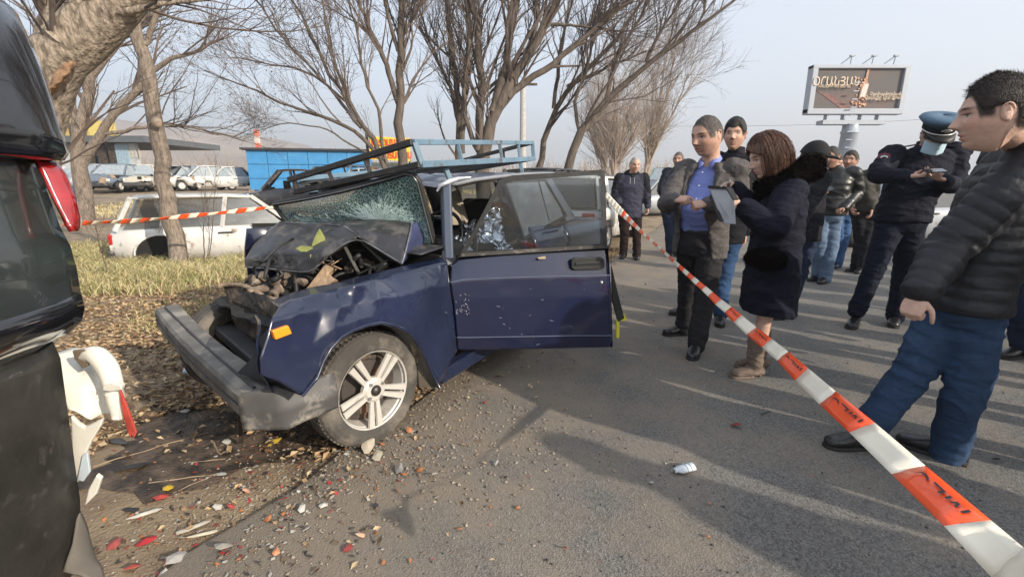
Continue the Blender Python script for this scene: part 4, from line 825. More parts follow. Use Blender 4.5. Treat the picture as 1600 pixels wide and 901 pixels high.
vp('clip_recess', [(112, 548), (134, 547), (138, 572), (128, 576), (116, 560)], 1.205, mat('recess_brown', (.16, .12, .08), .8), .012, .003)
vp('clip_bracket', [(160, 603), (176, 599), (190, 602), (190, 609), (172, 612), (160, 610)], 1.17, M_wht, .02, .003)
vp('clip_foot', [(168, 612), (186, 612), (192, 655), (184, 658), (174, 650)], 1.19, M_wht, .02, .004)
vp('white_shard', [(110, 650), (122, 662), (132, 668), (160, 654), (158, 664), (142, 690), (130, 718), (126, 748), (114, 760), (112, 700)], 1.19, M_wht, .015, .004)
vp('red_strip', [(186, 606), (193, 622), (200, 640), (206, 656), (213, 676), (209, 684), (204, 678), (203, 684), (197, 668), (192, 650), (188, 630)], 1.18, mat('red_strip', (.45, .07, .05), .35, var=.3, scale=20), .008, .003)
vp('clear_shard', [(128, 712), (136, 706), (140, 738), (130, 752), (120, 750)], 1.18, mat('clear_plastic', (.55, .62, .66), .2, coat=.5), .01, .002)
vp('white_foot_shard', [(150, 742), (158, 748), (150, 772), (132, 790), (138, 764)], 1.17, M_wht, .015, .003)
vp('white_scuff', [(4, 556), (30, 552), (34, 575), (12, 585)], 1.09, M_wht, .02, .004)
# ================================================================== PEOPLE
def skinmat(name, c, **k): return mat(name, c, .5, var=.10, scale=45, bump=.35, bscale=160, sss=.08, vcol=True, spec=.35, **k)
M_skin = skinmat('skin', (.56, .34, .25)); M_skin2 = skinmat('skin_tan', (.44, .255, .18)); M_skinp = skinmat('skin_pale', (.62, .40, .31))
def remesh(mb, vox, name, smooth=2, fac=.5):
    me = mkmesh('tmp', mb, []); o = bpy.data.objects.new('tmp', me); COL.objects.link(o)
    md = o.modifiers.new('r', 'REMESH'); md.mode = 'VOXEL'; md.voxel_size = vox; md.adaptivity = 0; md.use_smooth_shade = True
    if smooth: sm = o.modifiers.new('s', 'SMOOTH'); sm.factor = fac; sm.iterations = smooth
    dg = bpy.context.evaluated_depsgraph_get(); dg.update(); out = bpy.data.meshes.new_from_object(o.evaluated_get(dg))
    bpy.data.objects.remove(o); bpy.data.meshes.remove(me); out.name = name
    out.materials.clear(); return out
def getv(me):
    v = np.zeros(len(me.vertices)*3); me.vertices.foreach_get('co', v); n = np.zeros(len(me.vertices)*3); me.vertices.foreach_get('normal', n); return v.reshape(-1, 3), n.reshape(-1, 3)
def setv(me, v): me.vertices.foreach_set('co', v.ravel()); me.update()
def setcol(me, c):
    ca = me.color_attributes.new('Col', 'FLOAT_COLOR', 'POINT'); ca.data.foreach_set('color', np.concatenate([c, np.ones((len(c), 1))], 1).ravel())
class Frame:
    def __init__(s, o, yaw=0, pitch=0, roll=0, sc=1):
        s.o = np.asarray(o, float); s.sc = sc
        f = np.array([-math.sin(R(yaw)), -math.cos(R(yaw)), 0]); r = np.array([math.cos(R(yaw)), -math.sin(R(yaw)), 0]); u = np.array([0, 0, 1.])
        p = R(pitch); f, u = f*math.cos(p)-u*math.sin(p), u*math.cos(p)+f*math.sin(p)
        q = R(roll); r, u = r*math.cos(q)+u*math.sin(q), u*math.cos(q)-r*math.sin(q)
        s.r, s.f, s.u = r, f, u; s.M = np.stack([r, f, u])
    def w(s, p): return s.o+(np.asarray(p, float)*s.sc) @ s.M
    def l(s, p): return ((np.asarray(p, float)-s.o) @ s.M.T)/s.sc
g1 = lambda x, s: np.exp(-(x/s)**2)
def head_surface(D, fem=0, fat=0, off=0):
    """unit directions -> head-local points (x side, y forward, z up); origin at eye level"""
    x = D[..., 0]*(.0765+off+fat*.006); y = np.where(D[..., 1] > 0, D[..., 1]*(.094+off), D[..., 1]*(.102+off)); z = D[..., 2]*(.120+off)
    low = sstep(0, -1, D[..., 2])
    x = x*(1-(.20-.10*fat)*low*(D[..., 1] > -.3)); x = np.sign(x)*np.minimum(np.abs(x), .080+off+fat*.006)
    back = sstep(.15, -.6, D[..., 1])*sstep(-.15, -.75, D[..., 2]); y = y+back*.030
    fr = sstep(.15, .6, D[..., 1]); y = y+fr*(.010*sstep(-.3, -.9, D[..., 2]))
    X = np.abs(x)
    nose = np.where(z > -.022, np.clip((.022-z)/.044, 0, 1)**1.2, np.clip((z+.036)/.014, 0, 1))
    y = y+fr*(.026*(1-.2*fem))*g1(x, .0105)*nose+fr*.012*g1(X-.011, .008)*g1(z+.026, .009)
    y = y-fr*.010*g1(X-.032, .017)*g1(z-.008, .012)+fr*.006*g1(X-.030, .026)*g1(z-.030, .009)*(1-.6*fem)
    y = y+fr*.004*g1(X-.045, .016)*g1(z+.020, .016)
    y = y+fr*.0065*g1(x, .022)*g1(z+.052, .0055)+fr*.006*g1(x, .019)*g1(z+.066, .006)-fr*.004*g1(x, .025)*g1(z+.0585, .0028)
    y = y+fr*.009*g1(x, .022)*g1(z+.095, .016)-fr*.004*g1(x, .03)*g1(z+.078, .006)
    return np.stack([x, y, z], -1)
def dirs(n=56, m=40):
    th = np.arange(n)*2*np.pi/n; ph = np.linspace(.03, np.pi-.03, m)
    return np.stack([np.sin(ph)[:, None]*np.sin(th)[None], np.sin(ph)[:, None]*np.cos(th)[None], np.cos(ph)[:, None]+0*th[None]], -1)
def add_closed_grid(mb, X):
    a, b = X.shape[:2]; o = mb.n; mb.grid(X, wrapu=True); mb.f += [[o+i for i in range(b)][::-1], [o+(a-1)*b+i for i in range(b)]]; mb.m += [0, 0]
def hand(mb, wr, d, n, curl=.5, sc=1.0, side=1, spread=.12, thumb=.6, idx=None):
    """palm with five separate bent fingers; d along the hand, n out of the palm, side=+1 puts the thumb on cross(d,n)"""
    d = nrm(d); n = nrm(np.asarray(n)-np.dot(n, d)*d); s = np.cross(d, n)*side; wr = np.asarray(wr, float)
    K = 7; t = np.linspace(-.02, .088, K)*sc; wd = np.array([.026, .029, .034, .040, .042, .041, .034])*sc; th = np.array([.020, .019, .017, .016, .0145, .013, .009])*sc
    mb.loft(wr+t[:, None]*d, s, n, wd, th, 14, pw=2.5)
    for k, (o, L, r) in enumerate(((1.5, .070, .0085), (.5, .080, .0088), (-.5, .075, .0085), (-1.5, .058, .0075))):
        c = (curl if idx is None or k else idx); p = wr+d*(.080-.004*abs(o-.3))*sc+s*o*.0195*sc; a = 0.15; pts = [p-d*.015, p]
        for seg in (.45, .32, .23):
            a += c*(1.05 if seg == .45 else 1.15); dirn = nrm(d*math.cos(a)+n*math.sin(a)+s*spread*o*.4*(1-c)); p = p+dirn*L*seg*sc; pts.append(p)
        mb.limb(pts, np.array([r, r*1.05, r, r*.93, r*.8])*sc, 8, sub=3)
    p = wr+d*.022*sc+s*.026*sc; d1 = nrm(d*.65+s*.7+n*.35); d2 = nrm(d*(1-.3*thumb)+s*.25+n*.55*thumb); q = p+d1*.042*sc; q2 = q+d2*.030*sc; q3 = q2+nrm(d2+n*.4*thumb-s*.2)*.024*sc
    mb.limb([p-d1*.01, q, q2, q3], np.array([.013, .011, .010, .008])*sc, 8, sub=3)
def wrinkle(me, amp, seed, joints=(), freq=7, quilt=None, axes=None):
    v, n = getv(me); d = fbm(v*np.array([freq, freq, freq*1.6])+seed, 3)*amp*.9; wp = v+.05*np.stack([vnoise(v*5+seed), vnoise(v*5+seed+4), vnoise(v*5+seed+8)], 1); rr_ = 1-np.abs(vnoise((wp @ np.array([[1, 0, .5], [0, 1, .3], [-.5, -.3, 1]]))*np.array([5, 5, 15])+seed+2)); d += (rr_**5-.25)*amp*1.2
    rd = 1-np.abs(vnoise(v*np.array([freq*1.1, freq*1.1, freq*2.6])+seed+11)); d += (rd**3-.4)*amp*.8
    for j, rj in joints:
        j = np.asarray(j); r = np.linalg.norm(v-j, axis=1); wgt = np.exp(-(r/rj)**2)
        ph_ = vnoise(np.stack([v[:, 0]*5+seed, v[:, 1]*5, (v[:, 2]+.35*v[:, 0])*20], 1)+1.2*fbm(v*4+seed, 2)[:, None]); d += wgt*amp*1.3*(1-2.2*np.abs(ph_))
    if quilt is not None:
        d += quilt(v)
    setv(me, v+n*d[:, None])
def cut_above(me, fn):
    import bmesh
    bm = bmesh.new(); bm.from_mesh(me); v = np.array([p.co for p in bm.verts]); k = fn(v); bmesh.ops.delete(bm, geom=[p for p, q in zip(bm.verts, k) if q], context='VERTS'); bm.to_mesh(me); bm.free()
def person(label, Y0, J, cfg, group=None):
    """J: sighted joints (px,py,dd). cfg: yaw, build, clothes. Everything is one body mesh with its clothes as children."""
    c = dict(yaw=0, hyaw=None, pitch=0, roll=0, hs=1.15, skin=M_skin, vox=.007, cvox=.011, w=1.0, belly=0, hair=(.02, .015, .012), top=None, legs=None, shoe=None, hands=None, seed=1, stub=.4, fem=0, fat=0,
             hairline=.056, hairlen=.006, sleeve=1.0, legw=1.0, hem=.0, curl=(.7, .7), shw=.19, quilt=0, amp=.006, cuff=True, hairz=0, longtop=0, legbend=None, toes=None, wamp=.006, collar=None, headtop=None); c.update(cfg)
    Pj = {k: (P(v[0], v[1], Y0+(v[2] if len(v) > 2 else 0)) if len(v) <= 3 else np.array(v[3])) for k, v in J.items()}
    hip = (Pj['hipL']+Pj['hipR'])/2; base = np.array([hip[0], hip[1], 0]) if 'base' not in J else Pj['base']
    fL = Frame(hip, c['yaw']); f, r = fL.f, fL.r; up = np.array([0, 0, 1.])
    hy = c['yaw'] if c['hyaw'] is None else c['hyaw']
    hf = Frame(Pj['head'], hy, c['pitch'], c['roll'], c['hs'])
    nb = Pj['neck']; sw = c['shw']*c['w']
    shL, shR = nb-r*sw-up*.055, nb+r*sw-up*.055           # L = image-left at yaw 0 (-r)
    if 'shL' in Pj: shL = Pj['shL']
    if 'shR' in Pj: shR = Pj['shR']
    arms = [(shL, Pj['elL'], Pj['wrL']), (shR, Pj['elR'], Pj['wrR'])]
    # --- body
    mb = MB(); hmb = MB(); nd = (120, 96) if c['vox'] < .008 else (72, 60); Hs = hf.w(head_surface(dirs(*nd), c['fem'], c['fat'])); add_closed_grid(hmb, Hs)
    for s in (-1, 1):
        hmb.ball(hf.w((s*.077, -.008, -.002)), (.006*c['hs'], .015*c['hs'], .028*c['hs']), 14, M=hf.M.T @ np.array(Matrix.Rotation(s*R(-18), 3, 'Z') @ Matrix.Rotation(R(-8), 3, 'X')))
        for q in (0.0,):
            ear = np.array([hf.w((s*(.081+.004*math.cos(t-2)), -.008+.015*math.cos(t), .002+.026*math.sin(t))) for t in np.linspace(-1.9, 2.9, 9)]); hmb.limb(ear, [.0034*c['hs']]*9, 6, sub=2)
    nk = hf.w((0, -.026, -.070)); nr = .056*(1-.15*c['fem'])+.008*c['fat']
    mb.limb([nk+hf.u*.03, (nk+nb)/2+f*-.005, nb-up*.04], [nr, nr*1.0, nr*1.15], 18)
    chest = nb-up*.20; th = c['w']
    tor = [nb-up*.02, nb-up*.10, chest, (chest+hip)/2, hip]
    mb.loft(np.array(tor), r, f, np.array([.07, .15, .14, .12, .13])*th*.93, np.array([.05, .08, .095, .09, .09])*th*.9, 20)
    for (a, b_, w_), sg in zip(arms, (-1, 1)):
        mb.limb([a, b_, w_], [.045, .037, .026], 12)
    hd = c['hands'] or {}
    for i, ((a, b_, w_), key) in enumerate(zip(arms, 'LR')):
        h = hd.get(key, {}); d = h.get('d'); d = nrm(w_-b_) if d is None else nrm(d); n = h.get('n'); n = (r*(1 if key == 'L' else -1)) if n is None else np.asarray(n, float)
        if h.get('hide'): continue
        hand(mb, w_+d*.015, d, n, h.get('curl', .5), h.get('sc', .98), h.get('side', 1), thumb=h.get('thumb', .6), idx=h.get('idx'))
    bare = c.get('bare'); 
    if bare: 
        for k in 'LR': mb.limb([Pj['hip'+k]+up*0, Pj['kn'+k], (Pj['kn'+k]+Pj['an'+k])/2, Pj['an'+k]], [.070, .048, .044, .030], 14)
    else:
        for k in 'LR': mb.limb([Pj['hip'+k], Pj['kn'+k], Pj['an'+k]], [.07, .05, .035], 10)
    me0 = remesh(mb, c['vox'], 'person', 2, .4); v0, _ = getv(me0); fc = [list(p.vertices) for p in me0.polygons]; bpy.data.meshes.remove(me0)
    jm = MB(); jm.add(v0, fc); jm.v += hmb.v; jm.f += [[i+jm.n for i in q] for q in hmb.f]; jm.m += hmb.m; jm.n += hmb.n
    me = mkmesh('person', jm, []); v, n = getv(me)
    L = hf.l(v); x, y, z = L.T; X_ = np.abs(x); face = (y > .02)*1.0; col = np.ones((len(v), 3))
    inh = (np.linalg.norm(L/np.array([.09, .13, .135]), axis=1) < 1.15)
    def paint(w_, cc):
        w_ = (w_*inh)[:, None]; col[:] = col*(1-w_)+np.array(cc)*w_
    st = c['stub']*sstep(-.028, -.045, z)*sstep(.0, .03, y)*sstep(-.118, -.10, z)
    if st.max() > 0: paint(np.clip(st+c['stub']*.9*g1(z+.040, .006)*g1(x, .028)*face, 0, 1), (.52, .50, .52))
    paint(.35*g1(X_-.048, .02)*g1(z+.022, .018)*face, (1.1, .78, .74)); paint(.3*g1(x, .012)*g1(z+.02, .012)*face, (1.1, .78, .72))
    paint(np.clip(1.0*g1(x, .020)*(g1(z+.0525, .0045)+g1(z+.065, .005)), 0, 1)*face*.8, (.88, .48, .46)); paint(g1(x, .022)*g1(z+.0585, .0022)*face*.8, (.35, .18, .16))
    paint(np.clip(g1(X_-.033, .017)**.7*g1(z-.0315+.12*np.abs(X_-.03), .0045)*face*1.3, 0, 1), (.10, .07, .06) if c['fem'] < .5 else (.2, .12, .08))
    sh_e = z-.0085+.10*np.abs(X_-.032)
    paint(.5*g1(X_-.032, .018)*g1(z-.009, .012)*face, (.72, .58, .54)); paint(np.clip(1.5*g1(X_-.032, .0125)**2*g1(sh_e, .0048), 0, 1)*face, (.95, 1.25, 1.5))
    paint(np.clip(2.0*g1(X_-.031, .0046)**2*g1(sh_e, .0052)**2, 0, 1)*face, (.05, .04, .035)); paint(np.clip(1.5*g1(X_-.032, .016)*g1(sh_e-.0055, .0020), 0, 1)*face, (.10, .07, .06))
    paint(.6*g1(X_-.0105, .0035)*g1(z+.031, .003)*face, (.25, .12, .10))
    if c['hair'] is not None:
        th2 = y/.1; sd2 = sstep(.70, .50, th2); bk2 = sstep(-.05, -.45, th2); ln2 = (c['hairline']+.012*g1(th2-.76, .09))*(1-sd2)-.006*sd2; ln2 = ln2*(1-bk2)-.055*bk2
        ea2 = sstep(.030, .018, np.abs(y+.006))*sstep(.030, .014, z); hk = np.array(c['hair'])/np.array([.5, .32, .24])
        paint(np.clip(sstep(-.012, .010, z-ln2+.003*vnoise(L*160))*(1-ea2), 0, 1)*(X_ < .0795+.006*c['fat']), tuple(np.clip(hk*1.6, 0, 1)))
    me.materials.append(c['skin'])
    A = np.array(Matrix.Translation(Vector((-base).tolist()))); setv(me, v+A[:3, 3]); setcol(me, col)
    me.polygons.foreach_set('use_smooth', [True]*len(me.polygons))
    body = obj('person', me, None, base=base); tag(body, label, 'person', group)
    def child(name, me_or_mb, m, smooth=True, **k):
        if isinstance(me_or_mb, bpy.types.Mesh):
            v_, _ = getv(me_or_mb); setv(me_or_mb, v_-base); me_or_mb.materials.append(m)
            if smooth: me_or_mb.polygons.foreach_set('use_smooth', [True]*len(me_or_mb.polygons))
            return obj(name, me_or_mb, None, body, **k)
        return obj(name, me_or_mb, m, body, smooth=smooth, **k)
    # --- hair as a rough shell on the skull
    if c['hair'] is not None and c['hairlen'] > 0:
        Dd = dirs(72, 52); o1 = c['hairlen']; Xo = head_surface(Dd, c['fem'], c['fat'], o1); Xi = head_surface(Dd, c['fem'], c['fat'], -max(.004, o1*1.6))
        dth = Dd[..., 1]; z = Xo[..., 2]; side = sstep(.70, .50, dth); backk = sstep(-.05, -.45, dth)
        line = (c['hairline']+.012*g1(dth-.76, .09))*(1-side)+(-.006)*side; line = line*(1-backk)+(-.055)*backk; line = line+.004*vnoise(Xo.reshape(-1, 3)*90).reshape(line.shape)
        ear = (np.abs(Xo[..., 1]+.004) < .022) & (z < .03); 
        q = Xo.reshape(-1, 3); tex = (fbm(q*np.array([60, 60, 60]), 2)*.0035+vnoise(q*np.array([150, 150, 50]))*.0018).reshape(z.shape)
        ea = sstep(.030, .018, np.abs(Xo[..., 1]+.006))*sstep(.030, .014, z); thick = np.clip((.62+.38*sstep(0, .045, z-line))*sstep(-.008, .006, z-line)*(1-ea), 0, 1); fade = .30+.70*sstep(.015, .070, z); Xs = head_surface(Dd, c['fem'], c['fat'], o1*.0); Xo = Xs+(Xo-Xs)*fade[..., None]; Xo = Xi+(Xo-Xi)*thick[..., None]+Dd*(tex*thick)[..., None]
        topv = sstep(.2, .9, Dd[..., 2])*c['hairz']; Xo = Xo+np.stack([0*topv, .3*topv, topv], -1)
        keep = (z > line-.030); hm = MB(); Xw = hf.w(Xo); a, b_ = Xw.shape[:2]
        F = [(i*b_+j, i*b_+(j+1) % b_, (i+1)*b_+(j+1) % b_, (i+1)*b_+j) for i in range(a-1) for j in range(b_) if keep[i, j] and keep[i+1, (j+1) % b_]]
        hm.add(Xw.reshape(-1, 3), F); o_ = hm.n; hm.add(hf.w((0, 0, .12+o1)).reshape(1, 3), [])
        hm.f += [(j, (j+1) % b_, o_) for j in range(b_)]; hm.m += [0]*b_
        if c['vox'] < .008 and o1 > .002:
            ii, jj = np.nonzero(thick > .75); rgh = np.random.default_rng(c['seed']); sel = rgh.integers(0, len(ii), 9000); pi_, pj_ = ii[sel], jj[sel]; b0_ = Xo[pi_, pj_]+rgh.normal(0, .0035, (9000, 3)); rad_ = nrm(b0_); dd_ = nrm(rad_*.55+np.array([0, .5, -.15])*np.where(b0_[:, 2:3] > .05, 1, .1)+np.array([0, -.25, -.9])*np.where(b0_[:, 2:3] > .05, 0, 1)+rgh.normal(0, .25, (9000, 3)))*(.005+o1*.9)*rgh.uniform(.5, 1.2, (9000, 1)); ss_ = nrm(np.cross(dd_, rgh.normal(0, 1, (9000, 3))))*.0006; b0_ = b0_-rad_*.002
            hv = np.stack([hf.w(b0_-ss_), hf.w(b0_+ss_), hf.w(b0_+dd_)], 1).reshape(-1, 3)
            child('hair_strands', MB().add(hv, np.arange(27000).reshape(-1, 3)), mat('hair_%d_%d' % (int(c['hair'][0]*999), int(c['hair'][2]*999)), c['hair'], .6, var=.4, scale=60, bump=.8, bscale=220, stretch=(1, 1, .35)), smooth=False, kind='stuff')
        child('hair', hm, mat('hair_%d_%d' % (int(c['hair'][0]*999), int(c['hair'][2]*999)), c['hair'], .6, var=.4, scale=60, bump=.8, bscale=220, stretch=(1, 1, .35)))
    # --- trousers
    jn = lambda k, rj: (Pj[k], rj)
    if c['legs'] is not None:
        mb = MB(); lw = c['legw']; hw = .115*th
        mb.loft(np.array([hip+up*.13, hip+up*.06, hip-up*.02, hip-up*.09]), r, f, np.array([.145, .165, .175, .15])*th, np.array([.105, .12, .125, .10])*th+.02*c['belly'], 22)
        for k in 'LR':
            h_, kn, an = Pj['hip'+k], Pj['kn'+k], Pj['an'+k]; lo = an-up*.035
            mb.limb([h_-up*.02, h_*.55+kn*.45, kn, kn*.5+an*.5, lo], np.array([.098, .088, .073, .068, .064])*lw, 16, flat=1.0)
        me = remesh(mb, c['cvox'], 'trousers', 2)
        wrinkle(me, c['amp'], c['seed'], [jn('knL', .13), jn('knR', .13), jn('anL', .12), jn('anR', .12), (hip-up*.08, .13)], 6)
        child('trousers', me, c['legs'])
    if c.get('belt'): 
        bm_ = MB(); bm_.lathe([(1, -.018), (1.03, -.015), (1.03, .015), (1, .018)], (0, 0, 0), (0, 0, 1), 32); v_ = bm_.verts(); bz = hip+up*.10
        mm = MB(); mm.add(bz+v_[:, :1]*r*.150*th+v_[:, 1:2]*f*(.112*th+.02*c['belly'])+v_[:, 2:3]*up, bm_.f); child('belt', mm, M_black)
    # --- shoes
    for k in 'LR':
        an = Pj['an'+k]; tz = Pj['toe'+k]; gz = 0.0; fd = tz-an; fd[2] = 0; ln = .275*c.get('footl', 1); fd = nrm(fd); sd_ = np.array([fd[1], -fd[0], 0])
        heel = np.array([an[0], an[1], 0])-fd*.075; t = np.array([0, .03, .09, .16, .22, .26, .275])/.275; wd = np.array([.026, .036, .036, .046, .046, .034, .014]); ht = np.array([.055, .075, .085, .060, .044, .034, .018])
        
        if c.get('boot'): wd = wd*.86; ht = ht*.88
        mb = MB(); cc = np.array([heel+fd*(q*ln)+up*(hh*.5+.018) for q, hh in zip(t, ht)]); mb.loft(cc, sd_, up, wd, ht*.5+.006, 18, pw=2.4)
        if c.get('boot'): mb.limb([an+up*(c['boot'])*1.0, an+up*c['boot']*.5, an-up*.02], [.064, .056, .046], 16)
        else: mb.limb([an+up*.03, an-up*.03], [.045, .045], 14)
        me = remesh(mb, .008, 'shoe', 2); wrinkle(me, .003 if not c.get('boot') else .006, 3, [], 12)
        sh = child('shoe' if not c.get('boot') else 'boot', me, c['shoe'] or mat('black_leather', (.014, .013, .013), .32, var=.2, bump=.3, bscale=30, spec=.6))
        so = MB(); t2 = np.linspace(0, 1, 12); wd2 = np.interp(t2, t, wd)+.004
        if not c.get('boot'): so.loft(np.array([heel+fd*(q*ln*1.01)+up*.012 for q in t2]), sd_, up, wd2, .011, 12, pw=5)
        else:
            so.loft(np.array([heel+fd*(.35+q*.66)*ln+up*.012 for q in t2]), sd_, up, np.interp(.35+t2*.65, t, wd)+.002, .010, 12, pw=5); so.limb([heel+fd*.03+up*.06, heel+fd*.025+up*.012], [.018, .011], 10)
        child('sole', so, c.get('solem') or mat('sole_rubber', (.02, .018, .016), .8))
    # --- upper garments
    def torso_rings(hemz, grow=0.0, bel=0.0, open_=0):
        H0 = hip+up*hemz; pts = [H0, hip+up*.12*(1 if hemz < .1 else 1.4), hip*.6+nb*.4, hip*.28+nb*.72, nb-up*.085, nb-up*.035, nb-up*.0]
        pts[2] = pts[2]+f*bel*.05; A = np.array([.178, .168, .172, .188, .182, .135, .075])*th+grow; B = np.array([.128, .125+bel*.03, .130+bel*.06, .132, .105, .085, .07])*th+grow
        return np.array(pts), A, B
    tp = c['top']
    def smoothring(pts, A, B, K=24):
        t = np.linspace(0, len(pts)-1, K); k = np.arange(len(pts)); return np.stack([np.interp(t, k, pts[:, i]) for i in range(3)], 1), np.interp(t, k, A), np.interp(t, k, B)
    def sleeves(mb, g, w_=1.0, short=.03):
        for (a, b_, wr), k in zip(arms, 'LR'):
            e = wr-nrm(wr-b_)*short; mb.limb([a+(nb-a)*.18-up*.01, a*.55+b_*.45, b_, b_*.45+e*.55, e], np.array([.078, .068, .060, .052, .045])*w_+g, 16)
    if tp:
        if tp.get('kind') == 'suit':
            # shirt first
            mb = MB(); pts, A, B = torso_rings(.06, -.022, c['belly']); pts, A, B = smoothring(pts, A, B); mb.loft(pts, r, f, A, B, 26); me = remesh(mb, .011, 'shirt', 2); wrinkle(me, .005, 5, [(hip+up*.15+f*.1, .12)], 7); child('shirt', me, tp['shirt'])
            pts, A, B = torso_rings(-.10, .012, c['belly']); pts, A, B = smoothring(pts, A, B, 30); K = len(pts)
            ga = np.interp(np.linspace(0, 1, K), [0, .3, .55, .8, 1], tp['gap']); cen = tp.get('gapc', 0.0)
            for sg in (1,):
                nT = 44; u = np.linspace(0, 1, nT); th_ = ga[:, None]+cen+(2*np.pi-2*ga[:, None])*u[None]
                Rr = pts[:, None]+A[:, None, None]*r*np.sin(th_)[..., None]+B[:, None, None]*f*np.cos(th_)[..., None]
                inn_ = pts[:, None]+(A[:, None, None]-.020)*r*np.sin(th_)[..., None]+(B[:, None, None]-.020)*f*np.cos(th_)[..., None]
                mb = MB(); a_, b_ = Rr.shape[:2]; V = np.concatenate([Rr.reshape(-1, 3), inn_.reshape(-1, 3)]); o_ = a_*b_; F = []
                ix = lambda i, j: i*b_+j
                for i in range(a_-1):
                    for j in range(b_-1): F += [(ix(i, j), ix(i, j+1), ix(i+1, j+1), ix(i+1, j)), (o_+ix(i, j), o_+ix(i+1, j), o_+ix(i+1, j+1), o_+ix(i, j+1))]
                    F += [(ix(i, 0), ix(i+1, 0), o_+ix(i+1, 0), o_+ix(i, 0)), (ix(i, b_-1), o_+ix(i, b_-1), o_+ix(i+1, b_-1), ix(i+1, b_-1))]
                for j in range(b_-1): F += [(ix(0, j), o_+ix(0, j), o_+ix(0, j+1), ix(0, j+1)), (ix(a_-1, j), ix(a_-1, j+1), o_+ix(a_-1, j+1), o_+ix(a_-1, j))]
                mb.add(V, F)
            sleeves(mb, .004, 1.08, .02)
            for (a, b2, wr_) in arms: mb.ball(a+up*.0, (.085, .085, .075), 14)
            me = remesh(mb, .0085, 'jacket', 2); wrinkle(me, .006, 8, [(arms[0][1], .12), (arms[1][1], .12)], 6); child('jacket', me, tp['m'])
            # lapels
            for s, sg in ((0, -1), (b_-1, 1)):
                lp = MB(); idx = range(13, 28); edge = np.array([Rr[i, s] for i in idx]); tang = np.array([nrm(Rr[i, (1 if s == 0 else b_-2)]-Rr[i, s]) for i in idx]); wv_ = np.interp(np.linspace(0, 1, len(edge)), [0, .55, .6, 1], [.004, .075, .055, .05])
                out = np.array([nrm(Rr[i, s]-pts[i]) for i in idx]); G1 = edge+out*.008; G2 = edge+tang*wv_[:, None]+out*.010
                lp.grid(np.stack([G1, (G1+G2)/2+out*.006, G2], 1)); child('lapel', lp, tp['m'], solid=.005)
            # shirt collar
            for s in (-1, 1):
                cp = MB(); ptsc = [nb+up*.050+r*s*.065-f*.01, nb+up*.020+r*s*.05+f*.055, nb-up*.012+r*s*.018+f*.088, nb-up*.055+r*s*.045+f*.102, nb-up*.02+r*s*.082+f*.055, nb+up*.02+r*s*.085-f*.0]
                cp.add(ptsc, [[0, 1, 4, 5], [1, 2, 3, 4]]); child('shirt_collar', cp, tp['shirt'], solid=.005)
            for k in range(5):
                bt = MB(); z_ = .14+k*.085; pc = pts[0]*0+hip*(1-z_/.55)+nb*(z_/.55); B_ = np.interp(z_/.6, [0, .3, .6, 1], [.105, .125+.05*c['belly'], .12+.05*c['belly'], .07]); bt.ball(pc+f*(B_*th+.002), (.006, .006, .006), 8); child('button', bt, mat('pale_button', (.7, .7, .75), .4))
            fl_ = MB(); pcn = hip-up*.03+r*.11*th+f*.105; fl_.box(pcn, (.14, .012, .05), np.stack([nrm(r-.5*f), nrm(f+.5*r), up], 1)); child('pocket_flap', fl_, tp['m'], bevel=.004)
        else:
            hem = tp.get('hem', -.02); pts, A, B = torso_rings(hem, tp.get('g', .012), c['belly'])
            if tp.get('coat'):
                kz = tp['coat']; low = hip-up*kz+f*.0; pts = np.vstack([[low], [hip-up*kz*.45], pts[1:]]); A = np.concatenate([[.225*th, .205*th], A[1:]]); B = np.concatenate([[.165*th, .165*th], B[1:]])
            pts, A, B = smoothring(pts, A, B, 28); mb = MB(); mb.loft(pts, r, f, A, B, 28, pw=2.2); sleeves(mb, tp.get('g', .012)*.7, tp.get('sw', 1.05), tp.get('short', .03))
            for (a, b2, wr_) in arms: mb.ball(a, (.075+tp.get('g', .01)*.5,)*3, 14)
            if tp.get('collar'): mb.limb([nb-up*.02, nb+up*tp['collar']], [.082, .072], 20, ends=False)
            me = remesh(mb, c['cvox'], tp.get('name', 'jacket'), 2)
            quilt = None
            if c['quilt']:
                segs = [(shL, arms[0][1]), (arms[0][1], arms[0][2]), (shR, arms[1][1]), (arms[1][1], arms[1][2])]
                def quilt(v, segs=segs, per=c['quilt']):
                    best = np.full(len(v), 1e9); co = v[:, 2].copy()
                    ax_d = np.abs((v-hip) @ r); 
                    for a, b2 in segs:
                        ab = b2-a; t = np.clip(((v-a) @ ab)/(ab @ ab), -.05, 1.05); dist = np.linalg.norm(v-(a+t[:, None]*ab), axis=1); use = (dist < .095) & (dist < best); best = np.where(use, dist, best); co = np.where(use, t*np.linalg.norm(ab)+a[2], co)
                    ph = np.mod(co/per+.22*fbm(v*5, 2)+.06*vnoise(v*22), 1.0); return (np.abs(np.sin(ph*np.pi))**.5-.7)*(.007+.003*vnoise(v*9))
            wrinkle(me, tp.get('amp', c['wamp']), c['seed']+3, [(arms[0][1], .12), (arms[1][1], .12), (hip+up*.1, .14)], 6, quilt)
            child(tp.get('name', 'jacket'), me, tp['m'])
            if tp.get('zip'):
                zp = MB(); zz = [pts[i]+f*(B[i]+.004) for i in range(4, len(pts)-3)]; zp.tubes(np.array(zz)[None], np.full((1, len(zz)), .004), 6); child('zip', zp, mat('zip_metal', (.35, .35, .35), .4, metal=.6))
    return body, dict(base=base, hf=hf, hip=hip, nb=nb, f=f, r=r, up=up, P=Pj, child=child, arms=arms, th=th)
def jean(name, c, **k): return mat(name, c, .85, var=.25, scale=5, bump=.25, bscale=160, fold=.4, spec=.2, wear=((c[0]*1.9, c[1]*1.7, c[2]*1.55), .22, 3.5))
